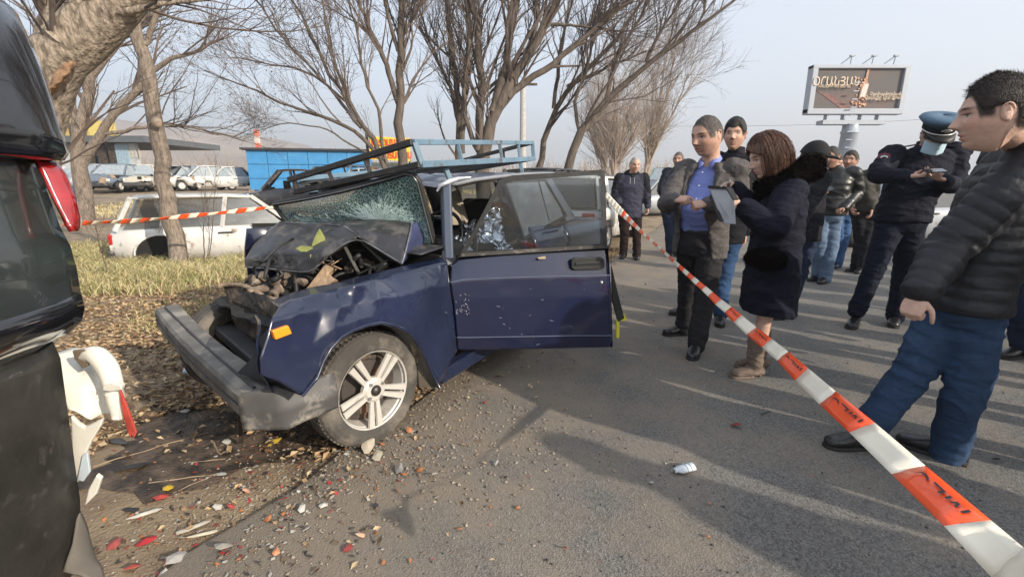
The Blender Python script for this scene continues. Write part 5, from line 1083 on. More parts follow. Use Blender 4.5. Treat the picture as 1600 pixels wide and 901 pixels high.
M_jr = jean('jeans_dark_blue', (.030, .058, .115)); M_jl = jean('jeans_light_blue', (.11, .16, .24)); M_jm = jean('jeans_mid_blue', (.035, .075, .16)); M_jn = jean('jeans_navy', (.02, .03, .06))
cl = lambda n, c, ro=.85, **k: mat(n, c, ro, var=k.pop('var', .12), scale=k.pop('scale', 6), bump=k.pop('bump', .25), bscale=k.pop('bscale', 200), fold=k.pop('fold', .6), spec=k.pop('spec', .2), **k)
M_suit = mat('checked_suit_wool', (.085, .078, .078), .9, var=.12, scale=30, bump=.3, bscale=250, fold=.6, spec=.2, col2=(.125, .112, .108)); M_trs = cl('suit_trousers', (.028, .027, .03)); M_shirt = cl('blue_shirt', (.22, .27, .60), .7)
M_coat = cl('navy_wool_coat', (.009, .010, .020)); M_fur = cl('black_fur', (.006, .004, .0035), 1.0, bump=1, bscale=90, spec=.1); M_boot = cl('taupe_suede', (.19, .145, .115), .8)
M_puff = mat('black_puffer_nylon', (.009, .010, .014), .55, var=.2, scale=8, bump=.3, bscale=60); M_leath = mat('black_leather_jacket', (.012, .012, .012), .40, var=.2, scale=5, bump=.5, bscale=14, spec=.5)
M_pol = cl('police_navy', (.012, .013, .022)); M_polt = cl('police_trousers', (.010, .014, .026)); M_drk = cl('dark_cloth', (.014, .014, .018)); M_brn = cl('brown_trousers', (.020, .012, .011)); M_swe = cl('grey_sweater', (.042, .042, .062))
# 1 -- suit man
suit, q = person('person in a grey suit jacket and light blue shirt holding both fists at his waist', 3.65, dict(
    head=(1105, 213, -.06), neck=(1110, 253), hipL=(1077, 379, .08), hipR=(1111, 381, -.06), knL=(1076, 450, .18), knR=(1102, 458, -.12), anL=(1068, 512, .25), anR=(1089, 532, -.22), toeL=(1036, 521, .2), toeR=(1076, 552, -.5),
    elL=(1042, 318, -.06), elR=(1153, 325, -.08), wrL=(1053, 312, -.30), wrR=(1104, 318, -.36)),
    dict(hs=1.24, yaw=42, hyaw=64, pitch=14, fat=.9, w=1.14, shw=.185, belly=1.0, hair=(.06, .048, .04), hairlen=.0015, hairline=.064, legs=M_trs, legw=1.12, belt=True, skin=M_skin, stub=.45, vox=.006,
         top=dict(kind='suit', m=M_suit, shirt=M_shirt, gap=[.75, .50, .46, .40, .62], gapc=-.02),
         hands=dict(L=dict(d=(.7, -.7, .1), n=(.4, .4, -.9), curl=1.25, side=1, thumb=.9), R=dict(d=(-1, -.15, -.1), n=(.1, .6, -.75), curl=1.2, side=-1, thumb=.9))))
# 2 -- woman with a clipboard
wom, q2_ = person('person with a brown bob in a long navy fur-collared coat writing on a clipboard', 3.0, dict(
    head=(1200, 246, 0), neck=(1222, 284, .02), hipL=(1205, 400, .10), hipR=(1213, 400, -.08), knL=(1196, 492, .12), knR=(1194, 500, -.06), anL=(1186, 562, .14), anR=(1178, 572, -.03), toeL=(1142, 572, .14), toeR=(1136, 590, -.05),
    elL=(1196, 352, .10), elR=(1208, 355, -.22), wrL=(1146, 290, .22), wrR=(1158, 322, -.12)),
    dict(yaw=98, hyaw=94, pitch=20, fem=1, stub=0, w=1.0, shw=.17, skin=M_skinp, hair=None, hs=1.1, legs=None, bare=True, boot=.20, shoe=M_boot, solem=M_boot, footl=.88, vox=.006, cvox=.010, wamp=.007, amp=.005,
         top=dict(name='coat', m=M_coat, coat=.37, g=.018, sw=1.12, hem=-.1, short=.03, amp=.008),
         hands=dict(L=dict(d=(-.8, -.3, .1), n=(-.2, -.5, -.8), curl=.9, side=1, idx=.6, thumb=.9, sc=.88), R=dict(d=(-.9, -.15, .25), n=(-.1, .95, .1), curl=.75, side=-1, thumb=.8, sc=.9))))
def fur_blob(pr, name, pts, rad, m, vox=.012, seed=0, strands=5000, L=.016):
    mb = MB(); mb.limb(pts, rad, 18, sub=6); me = remesh(mb, vox, name, 1); v, n = getv(me); v = v+n*(fbm(v*14+seed)*.010)[:, None]; setv(me, v)
    rg = np.random.default_rng(seed+1); k = rg.integers(0, len(v), strands); b = v[k]+rg.normal(0, .004, (strands, 3)); d = nrm(n[k]+rg.normal(0, .5, (strands, 3))+np.array([0, 0, -.4]))*L*rg.uniform(.5, 1.1, (strands, 1)); s = nrm(np.cross(d, rg.normal(0, 1, (strands, 3))))*.0022
    o = pr['child'](name, me, m); fb = MB(); V = np.stack([b-s, b+s, b+d], 1).reshape(-1, 3); fb.add(V, np.arange(strands*3).reshape(-1, 3)); pr['child'](name+'_hairs', fb, m, smooth=False, kind='stuff'); return o
nb, f, r, up = q2_['nb'], q2_['f'], q2_['r'], q2_['up']
fur_blob(q2_, 'fur_collar', [nb+f*.13+r*.02-up*.10, nb+f*.10+r*.09-up*.01, nb+r*.125+up*.02, nb-f*.13+r*.07+up*.085, nb-f*.15-r*.05+up*.08, nb-r*.12+up*.02, nb-r*.06+f*.11-up*.03], [.035, .058, .068, .075, .075, .065, .04], M_fur, seed=2, strands=22000)
fur_blob(q2_, 'fur_pocket', [P(1178, 402, 2.80), P(1198, 405, 2.77), P(1216, 407, 2.80)], [.05, .068, .05], M_fur, seed=5, strands=5000)
# bob haircut: strand ribbons over a rounded shell
hf = q2_['hf']; Dd = dirs(80, 56); Xo = head_surface(Dd, 0, 0, .020); th_ = Dd[..., 1]; z = Xo[..., 2]
fr = sstep(.50, .72, th_); drop = sstep(.1, -.9, Dd[..., 2]); Xo[..., 2] -= drop*.036; rad = 1+.14*drop*(1-fr); Xo[..., 0] *= rad; Xo[..., 1] = np.where(Xo[..., 1] < 0, Xo[..., 1]*rad, Xo[..., 1])
lim = np.where(np.abs(Dd[..., 0]) < .86, .080-.06*np.abs(Dd[..., 0]), -.9); cutf = (th_ > .40) & (z < lim)
tx = fbm(np.stack([np.arctan2(Dd[..., 0], Dd[..., 1]).ravel()*9, z.ravel()*3, z.ravel()*0], 1), 3).reshape(z.shape)*.010; Xo = Xo+Dd*tx[..., None]
Xw = hf.w(Xo); a, b_ = Xw.shape[:2]; keep = ~cutf; F = [(i*b_+j, i*b_+(j+1) % b_, (i+1)*b_+(j+1) % b_, (i+1)*b_+j) for i in range(a-1) for j in range(b_) if keep[i, j] and keep[i+1, (j+1) % b_]]
M_hairb = mat('brown_hair', (.060, .026, .016), .42, var=.5, scale=40, bump=.8, bscale=120, stretch=(1, 1, .12), col2=(.16, .075, .042), spec=.5)
q2_['child']('hair', MB().add(Xw.reshape(-1, 3), F), M_hairb, solid=.010)
rg = np.random.default_rng(8); st = MB(); N_ = 2800; PT = np.zeros((N_, 8, 3))
cnt = 0
for k in range(N_*3):
    if cnt >= N_: break
    az = rg.uniform(-math.pi, math.pi); 
    lowest = rg.uniform(38, 54) if abs(az) > 1.12 else 13
    i = np.linspace(2, lowest, 8).astype(int); j = int((az % (2*math.pi))/(2*math.pi)*80) % 80
    if abs(az) < .5 and rg.random() < .3: continue
    base_ = Xo[i, j]+Dd[i, j]*(rg.uniform(.0, .008)); base_[:, :2] += rg.normal(0, .003, 2); ang = np.linspace(0, rg.normal(0, .18), 8); xx = base_[:, 0]*np.cos(ang)-base_[:, 1]*np.sin(ang); yy = base_[:, 0]*np.sin(ang)+base_[:, 1]*np.cos(ang)
    PT[cnt] = hf.w(np.stack([xx, yy, base_[:, 2]-(rg.uniform(0, .015)*np.linspace(0, 1, 8)**3)], 1)); cnt += 1
st.tubes(PT[:cnt], np.full((cnt, 8), .0011), 3); q2_['child']('hair_strands', st, M_hairb, kind='stuff')
# tights keep the bare-leg look
# clipboard, paper and pen are things of their own
cb = empty('clipboard', P(1135, 325, 2.72), 0, 'grey clipboard tilted in the hands of the woman in the navy coat', 'clipboard')
cbp = [P(1106, 293, 2.95), P(1152, 296, 2.84), P(1162, 346, 2.62), P(1136, 350, 2.66)]
cbp = [P(1108, 292, 2.98), P(1146, 294, 2.86), P(1150, 350, 2.70), P(1131, 349, 2.78)]
mbx = MB(); mbx.prism(cbp, (.0, .012, -.002)); obj('board', mbx, mat('clipboard_grey', (.30, .30, .31), .5), cb, bevel=.002)
mbx = MB(); mbx.prism([P(1108, 290, 2.965), P(1146, 292, 2.845), P(1146, 296, 2.845), P(1108, 294, 2.965)], (0, .018, 0)); obj('board_edge', mbx, M_black, cb)
mbx = MB(); mbx.prism([P(1112, 304, 2.96), P(1131, 346, 2.77), P(1126, 346, 2.80), P(1110, 308, 2.98)], (0, .02, 0)); obj('folded_cover', mbx, M_black, cb)
mbx = MB(); mbx.bar(P(1138, 293, 2.80), P(1150, 312, 2.70), .035, .010); obj('phone_like_clip', mbx, M_black, cb, bevel=.003)
pen = MB(); pen.tubes(np.array([P(1141, 282, 2.86), P(1128, 291, 2.90), P(1124, 294, 2.92)])[None], np.array([[.004, .004, .001]]), 8, cap=True); obj('pen', pen, mat('silver_pen', (.75, .75, .75), .3, metal=.3), label='silver pen held over the clipboard', cat='pen', smooth=True)
# 3 -- black-haired man behind
person('person with thick black hair looking out from behind the man in the grey suit', 4.4, dict(
    head=(1148, 212, 0), neck=(1150, 240, .03), hipL=(1118, 375, 0), hipR=(1143, 376, 0), knL=(1126, 430, .05), knR=(1128, 440, -.05), anL=(1072, 484, .15), anR=(1126, 486, -.15), toeL=(1050, 492, .1), toeR=(1126, 508, -.45),
    elL=(1118, 310, 0), elR=(1172, 312, 0), wrL=(1118, 360, -.05), wrR=(1165, 365, -.05)),
    dict(yaw=28, hyaw=34, hair=(.012, .010, .009), hairlen=.014, hairline=.052, hairz=.012, legs=M_jm, top=dict(m=M_drk, collar=.06), vox=.009, cvox=.013, stub=.35))
# 4 -- officer
off, qo = person('person in dark police uniform with blue peaked cap and face mask typing on a phone', 4.15, dict(
    head=(1461, 212, -.12), neck=(1447, 229, .03), shL=(1388, 243, .03), shR=(1500, 238, .0), hipL=(1392, 345, .02), hipR=(1425, 346, -.02), knL=(1368, 415, -.02), knR=(1412, 422, .05), anL=(1340, 480, .0), anR=(1400, 488, .05), toeL=(1322, 500, -.25), toeR=(1396, 506, -.25),
    elL=(1372, 272, -.08), elR=(1490, 290, -.12), wrL=(1420, 275, -.34), wrR=(1474, 281, -.34)),
    dict(yaw=20, hyaw=18, pitch=28, w=1.12, shw=.205, hair=(.015, .012, .011), hairlen=.004, legs=M_polt, legw=1.15, vox=.007, cvox=.011, top=dict(m=M_pol, collar=.05, g=.014, hem=.0, amp=.008), stub=.3,
         hands=dict(L=dict(d=(.95, -.3, .05), n=(.2, -.2, .95), curl=.55, side=-1, thumb=.5), R=dict(d=(-.9, -.35, .1), n=(-.2, -.2, .95), curl=.75, side=1, thumb=.7))))
hf = qo['hf']; th = np.arange(48)*2*np.pi/48
def capring(rx, ry, z, oy=0, tilt=0): return np.stack([rx*np.sin(th), ry*np.cos(th)+oy, z+tilt*np.cos(th)], 1)
crown = np.array([capring(.088, .108, .050), capring(.090, .110, .085), capring(.120, .145, .115, .005, .012), capring(.132, .158, .128, .006, .016), capring(.125, .150, .142, .006, .018), capring(.08, .1, .150, .0, .012), capring(.01, .01, .150)])
mbx = MB(); mbx.grid(hf.w(crown[1:]), wrapu=True); qo['child']('cap_crown', mbx, mat('cap_blue', (.075, .135, .20), .75, var=.1, bump=.2, bscale=150), solid=.004)
mbx = MB(); mbx.grid(hf.w(crown[:2]*np.array([1.015, 1.015, 1])), wrapu=True); qo['child']('cap_band', mbx, M_drk, solid=.006)
br_ = np.array([capring(.0925, .1125, .052)[i] for i in range(-13, 14)]); mbx = MB(); mbx.tubes(hf.w(br_+np.array([0, .004, 0]))[None], np.full((1, 27), .0045), 6); qo['child']('cap_braid', mbx, mat('silver_braid', (.75, .75, .72), .35, metal=.3))
vz = np.linspace(-1.15, 1.15, 20); X = np.array([[np.array([.090*math.sin(t), .110*math.cos(t), .052]) for t in vz], [np.array([.094*math.sin(t), .135*math.cos(t)+.012, .040]) for t in vz], [np.array([.088*math.sin(t), .160*math.cos(t)+.020, .016]) for t in vz]])
qo['child']('cap_visor', MB().grid(hf.w(X)), M_black, solid=.004)
mbx = MB(); mbx.ball(hf.w((0, .122, .085)), (.022, .008, .018), 12, M=hf.M.T); mbx.ball(hf.w((-.022, .118, .082)), (.012, .006, .008), 8, M=hf.M.T); mbx.ball(hf.w((.022, .118, .082)), (.012, .006, .008), 8, M=hf.M.T); qo['child']('cap_badge', mbx, mat('badge_silver', (.5, .5, .45), .3, metal=.7))
def mask(pr, m, off=.006):
    hf = pr['hf']; rows = []
    for z in np.linspace(-.012, -.100, 10):
        row = []
        for x in np.linspace(-.070, .070, 18):
            yb = .096*math.sqrt(max(0, 1-(x/.0775)**2)); bul = .016*math.exp(-(x/.02)**2)*(1 if z > -.06 else .6); row.append((x, yb+off+bul+.003*math.sin(z*300), z))
        rows.append(row)
    pr['child']('face_mask', MB().grid(hf.w(np.array(rows))), m, solid=.002)
    for s in (-1, 1):
        l = np.array([hf.w((s*.070, .045, -.020)), hf.w((s*.082, .02, -.005)), hf.w((s*.086, -.012, .01))]); pr['child']('mask_loop', MB().tubes(l[None], np.full((1, 3), .0015), 5), m)
mask(qo, mat('surgical_mask', (.50, .68, .78), .8, var=.05))
for s in (-1, 1):
    sh = qo['nb']+qo['r']*s*.15-qo['up']*.045; mbx = MB(); mbx.bar(qo['nb']+qo['r']*s*.085+qo['up']*.015, qo['nb']+qo['r']*s*.235-qo['up']*.012, .055, .012, up=(0, 0, 1)); ep = qo['child']('epaulette', mbx, M_drk, smooth=False)
    for k in range(3):
        mbx = MB(); p_ = qo['nb']+qo['r']*s*(.15+.03*k)+qo['up']*(.006-.004*k); mbx.ball(p_-qo['f']*0, (.008, .008, .006), 6); obj('star', mbx, MATS['badge_silver'], ep)
_a, _b, _w = qo['arms'][0]; sp = _a*.72+_b*.28+nrm(np.array([-.72, -.68, .1]))*.092
pn = nrm(np.array([-.55, -.83, .1])); ps = nrm(np.cross(pn, (0, 0, 1))); pu = np.cross(ps, pn)*1
sh_ = [(0, -.055), (.030, -.035), (.042, 0), (.040, .035), (.022, .045), (0, .052), (-.022, .045), (-.040, .035), (-.042, 0), (-.030, -.035)]
if pu[2] < 0: pu = -pu
for nm_, sc_, o_, m_ in (('arm_patch', 1.0, 0, mat('patch_maroon', (.28, .03, .06), .7)), ('patch_field', .84, .003, mat('patch_dark', (.03, .03, .05), .7)), ('patch_ring', .62, .005, mat('patch_silver', (.6, .6, .6), .6)), ('patch_centre', .40, .007, M_drk)):
    mbx = MB(); mbx.prism([sp+pn*(.005+o_)+ps*a*sc_*1.0+pu*b*sc_ for a, b in sh_], -pn*.012); qo['child'](nm_, mbx, m_, smooth=False)
def phone(c, d, n, label, s=1):
    d = nrm(d); n = nrm(np.asarray(n)-np.dot(n, d)*d); x = np.cross(d, n); M = np.stack([x, d, n], 1); mbx = MB(); mbx.box((0, 0, 0), (.072*s, .148*s, .009)); e = empty('phone', c, 0, label, 'phone')
    o1 = MB(); o1.box(c, (.072*s, .148*s, .009), M); obj('case', o1, M_black, e, bevel=.003); o1 = MB(); o1.box(c+n*.0052, (.066*s, .138*s, .001), M); obj('screen', o1, mat('dark_screen', (.02, .02, .03), .08, coat=1), e)
phone(P(1461, 267, 3.72), (1, -.1, .05), (0, -.35, .9), 'black phone held by the police officer in both hands')
# 5 -- man on the right, back three-quarter, profile face
rm_, qr = person('person in a black quilted puffer jacket and blue jeans nearest the right edge', 2.0, dict(
    head=(1556, 180, -.12), neck=(1606, 224, .0), hipL=(1488, 470, .06), hipR=(1526, 478, -.02), knL=(1428, 578, .06), knR=(1512, 590, -.06), anL=(1355, 668, .10), anR=(1482, 703, .0), toeL=(1268, 686, .10), toeR=(1425, 700, .10),
    elR=(1484, 385, -.10), elL=(1680, 400, .22), wrR=(1436, 455, -.18), wrL=(1690, 480, .2)),
    dict(yaw=120, hyaw=122, pitch=6, w=1.05, shw=.18, hair=(.028, .020, .015), hairlen=.011, hairline=.060, legs=M_jr, legw=1.12, vox=.005, cvox=.008, quilt=.052, skin=M_skinp, stub=.16, amp=.006,
         top=dict(m=M_puff, collar=.075, g=.020, hem=-.015, sw=1.16, amp=.004, short=.02),
         hands=dict(R=dict(d=(-.30, -.15, -.9), n=(.75, .5, -.2), curl=.85, side=1, thumb=.7, sc=1.0), L=dict(hide=True))))
# 6 -- leather jacket man
lj, ql = person('person with short beard in a black leather jacket and light jeans, holding a phone low', 6.1, dict(
    head=(1299, 246, 0), neck=(1306, 264, .03), hipL=(1281, 335, 0), hipR=(1302, 336, 0), knL=(1280, 385, 0), knR=(1299, 385, -.03), anL=(1278, 427, .1), anR=(1290, 432, -.05), toeL=(1262, 434, .0), toeR=(1272, 440, -.3),
    elL=(1274, 295, -.05), elR=(1340, 300, -.05), wrL=(1276, 305, -.28), wrR=(1318, 326, -.2)),
    dict(yaw=40, hyaw=58, pitch=8, w=1.08, hair=(.03, .024, .02), hairlen=.004, stub=.75, skin=M_skin2, legs=M_jl, legw=1.1, vox=.010, cvox=.014, top=dict(m=M_leath, collar=.05, g=.016, hem=.0, amp=.008),
         hands=dict(L=dict(d=(.3, -.6, .6), n=(.6, -.6, .1), curl=.7), R=dict(d=(-.9, -.3, -.1), n=(.1, -.2, -.9), curl=.9))))
phone(P(1291, 297, 5.75), (.9, -.2, .4), (-.2, -.5, .8), 'dark phone in the hand of the man in the leather jacket')
# 7 -- cap man behind the woman
cm, qc = person('person in a black baseball cap mostly hidden behind the woman with the clipboard', 4.45, dict(
    head=(1272, 246, 0), neck=(1262, 270, .04), hipL=(1240, 372, 0), hipR=(1262, 372, 0), knL=(1236, 430, 0), knR=(1247, 430, -.03), anL=(1224, 476, .1), anR=(1232, 480, -.05), toeL=(1205, 488, .0), toeR=(1212, 494, -.1),
    elL=(1245, 320, .1), elR=(1264, 320, -.1), wrL=(1235, 350, .05), wrR=(1250, 352, -.2)),
    dict(yaw=-10, hyaw=-38, pitch=12, w=.98, hair=(.02, .016, .014), hairlen=.004, legs=M_jn, vox=.009, cvox=.013, top=dict(m=M_drk, collar=.05), skin=M_skin))
hf = qc['hf']; Dd = dirs(48, 30); Xo = head_surface(Dd, 0, 0, .014); keep = Xo[..., 2] > .030-.02*(Dd[..., 1] < 0); a, b_ = Xo.shape[:2]; Xw = hf.w(Xo)
F = [(i*b_+j, i*b_+(j+1) % b_, (i+1)*b_+(j+1) % b_, (i+1)*b_+j) for i in range(a-1) for j in range(b_) if keep[i, j] and keep[i+1, (j+1) % b_]]; capm = mat('cap_black', (.012, .012, .013), .9)
qc['child']('baseball_cap', MB().add(Xw.reshape(-1, 3), F), capm, solid=.005)
vz = np.linspace(-1.0, 1.0, 14); X = np.array([[np.array([.085*math.sin(t), .105*math.cos(t), .036]) for t in vz], [np.array([.080*math.sin(t), .150*math.cos(t)+.01, .030]) for t in vz], [np.array([.060*math.sin(t), .185*math.cos(t)+.01, .014]) for t in vz]]); qc['child']('cap_peak', MB().grid(hf.w(X)), capm, solid=.005)
mask(qc, mat('white_mask', (.7, .72, .74), .8), -.0)
# 8 -- man behind leather jacket
person('person with a short beard and dark olive jacket, between the leather-jacket man and the officer', 6.8, dict(
    head=(1329, 251, 0), neck=(1336, 268, .03), hipL=(1341, 330, 0), hipR=(1358, 331, 0), knL=(1343, 373, .05), knR=(1354, 373, 0), anL=(1336, 414, .1), anR=(1346, 416, -.05), toeL=(1322, 422, .0), toeR=(1332, 426, -.3),
    elL=(1320, 300, 0), elR=(1366, 300, 0), wrL=(1330, 325, -.2), wrR=(1362, 328, -.15)),
    dict(yaw=38, hyaw=50, hair=(.03, .024, .02), hairlen=.010, stub=.6, skin=M_skin2, legs=M_drk, vox=.012, cvox=.016, top=dict(m=mat('olive_leather', (.035, .032, .026), .65, var=.3, bump=.4, bscale=14, spec=.25), collar=.05, hem=.0, amp=.006)))
# 9 -- jeans legs behind the leather-jacket man
person('person in bright blue jeans hidden behind the man in the leather jacket', 7.2, dict(
    head=(1308, 258, 0), neck=(1312, 272, .03), hipL=(1306, 330, 0), hipR=(1322, 330, 0), knL=(1308, 371, 0), knR=(1318, 372, 0), anL=(1303, 409, .05), anR=(1308, 410, 0), toeL=(1294, 415, -.05), toeR=(1300, 418, -.2),
    elL=(1300, 300, 0), elR=(1330, 300, 0), wrL=(1304, 325, -.1), wrR=(1326, 325, -.1)),
    dict(yaw=25, hair=(.03, .024, .02), legs=jean('jeans_bright', (.05, .11, .24)), legw=1.1, vox=.014, cvox=.016, top=dict(m=M_drk), w=.85))
# 10 -- grey-haired man
om, qm = person('person with cropped grey hair in a dark hooded sweater and brown trousers', 8.1, dict(
    head=(992, 258, -.02), neck=(987, 273, .05), hipL=(975, 336, 0), hipR=(994, 337, 0), knL=(976, 366, .0), knR=(995, 368, -.03), anL=(974, 394, .05), anR=(995, 396, -.05), toeL=(970, 401, -.2), toeR=(996, 403, -.3),
    elL=(961, 302, .06), elR=(1011, 302, -.02), wrL=(968, 318, -.05), wrR=(1012, 325, -.12)),
    dict(yaw=8, hyaw=-2, pitch=10, w=1.08, hair=(.36, .34, .32), hairlen=.002, hairline=.08, stub=.15, skin=M_skin, legs=M_brn, legw=1.08, vox=.012, cvox=.015, top=dict(m=M_swe, g=.014, hem=-.04, amp=.008, collar=.03),
         hands=dict(L=dict(hide=True), R=dict(d=(0, -.2, -1), n=(-1, 0, 0), curl=.6))))
for k, (a, b_) in enumerate(((qm['arms'][0]), (qm['arms'][1])) if False else []): pass
for (a, e_, w_) in qm['arms']:
    mb = MB(); mb.limb([a+qm['up']*.0, a*.5+e_*.5, e_, e_*.4+w_*.6, w_-nrm(w_-e_)*.03], [.094, .084, .074, .064, .056], 14); me = remesh(mb, .015, 'sleeve', 1); wrinkle(me, .006, 4, [], 6); qm['child']('sleeve', me, M_drk)
hb = MB(); n_ = qm['nb']; hb.limb([n_+qm['f']*.09-qm['up']*.03, n_+qm['r']*.10+qm['up']*.01, n_-qm['f']*.08+qm['up']*.05, n_-qm['r']*.10+qm['up']*.01, n_+qm['f']*.08-qm['up']*.03], [.03, .045, .06, .045, .03], 12); qm['child']('hood', remesh(hb, .014, 'hood', 1), M_drk)
for s in (-1, 1):
    dc = MB(); p_ = n_+qm['f']*.125+qm['r']*.035*s-qm['up']*.05; dc.tubes(np.array([p_, p_+qm['f']*.025-qm['up']*.08, p_+qm['f']*.03-qm['up']*.16])[None], np.full((1, 3), .004), 5); qm['child']('drawstring', dc, mat('pale_cord', (.4, .4, .42), .8))
# 11 -- bald man behind
bm_, qb = person('person with shaved head in a dark navy jacket, half hidden behind the suit man', 8.4, dict(
    head=(1060, 250, 0), neck=(1060, 264, .03), hipL=(1042, 330, 0), hipR=(1058, 330, 0), knL=(1045, 362, 0), knR=(1058, 363, 0), anL=(1046, 390, .05), anR=(1058, 391, 0), toeL=(1044, 397, -.25), toeR=(1058, 398, -.25),
    elL=(1033, 297, .05), elR=(1078, 297, 0), wrL=(1040, 312, .12), wrR=(1074, 318, -.1)),
    dict(yaw=20, hyaw=32, w=1.05, hair=(.10, .08, .07), hairlen=.0012, skin=M_skin2, legs=M_jn, vox=.013, cvox=.016, top=dict(m=mat('navy_jacket', (.012, .015, .028), .8), collar=.06, g=.016, hem=-.03)))
# 12 -- legs at the right edge
person('person in dark clothes half out of frame behind the puffer-jacket man', 3.35, dict(
    head=(1660, 190, 0), neck=(1665, 232, .04), hipL=(1588, 400, 0), hipR=(1625, 400, 0), knL=(1588, 470, 0), knR=(1625, 478, 0), anL=(1598, 535, .0), anR=(1640, 545, 0), toeL=(1562, 556, -.05), toeR=(1610, 570, -.05),
    elL=(1640, 320, 0), elR=(1700, 320, 0), wrL=(1640, 390, -.1), wrR=(1700, 390, -.1)),
    dict(yaw=60, hair=(.02, .016, .014), legs=M_jn, legw=1.1, vox=.012, cvox=.014, top=dict(m=M_drk, collar=.05)))
# unseen bystanders added right of view to cast shadows across the road and door
src = {}
def standing(x, y, yaw, h, k):
    Yb = y; s = h/1.78
    W = lambda a, b, z: (0, 0, 0, (x+a*s, y+b*s, z*s))
    J = {n_: (0, 0, 0, (x+a*s, y+b*s, z*s)) for n_, (a, b, z) in dict(head=(0, -.02, 1.66), neck=(0, .02, 1.50), hipL=(-.10, 0, .92), hipR=(.10, 0, .92), knL=(-.12, -.02, .50), knR=(.13, -.02, .50), anL=(-.13, 0, .09), anR=(.15, 0, .09), toeL=(-.15, -.2, 0), toeR=(.18, -.2, 0), elL=(-.29, .02, 1.18), elR=(.29, .02, 1.18), wrL=(-.25, -.12, .96), wrR=(.25, -.12, .96)).items()}
    return person('unseen bystander in dark winter clothes, added right of the road to cast a shadow', 0, J, dict(yaw=yaw, vox=.016, cvox=.018, legs=M_jn if k % 2 else M_drk, top=dict(m=M_drk, collar=.06, g=.02, hem=-.05), seed=k), group='unseen bystanders added on the right as shadow casters')[0]
shadow_caster = standing(3.47, -.26, 40, 1.74, 0)
spots = [(2.65, 1.12, 20), (3.0, 1.62, 0), (3.55, 1.95, 30), (4.0, 2.5, 10), (4.7, 2.75, 0), (5.0, 3.35, 40), (5.9, 3.6, 0), (6.2, 4.3, 20), (7.2, 4.6, 10), (7.6, 5.4, 0), (8.7, 5.8, 30), (9.2, 6.7, 0), (10.6, 7.4, 10), (11.5, 8.6, 0), (3.4, .55, 15)]
kids = [o for o in COL.objects if o.parent == shadow_caster]
for k, (x, y, a) in enumerate(spots):
    c_ = shadow_caster.copy(); COL.objects.link(c_); c_.location = shadow_caster.location+Vector((x-3.47, y+.26, 0)); c_.rotation_euler = (0, 0, R(a*3)); c_.scale = (1, 1, 1-.03*(k % 3))
    for ch in kids: d_ = ch.copy(); COL.objects.link(d_); d_.parent = c_
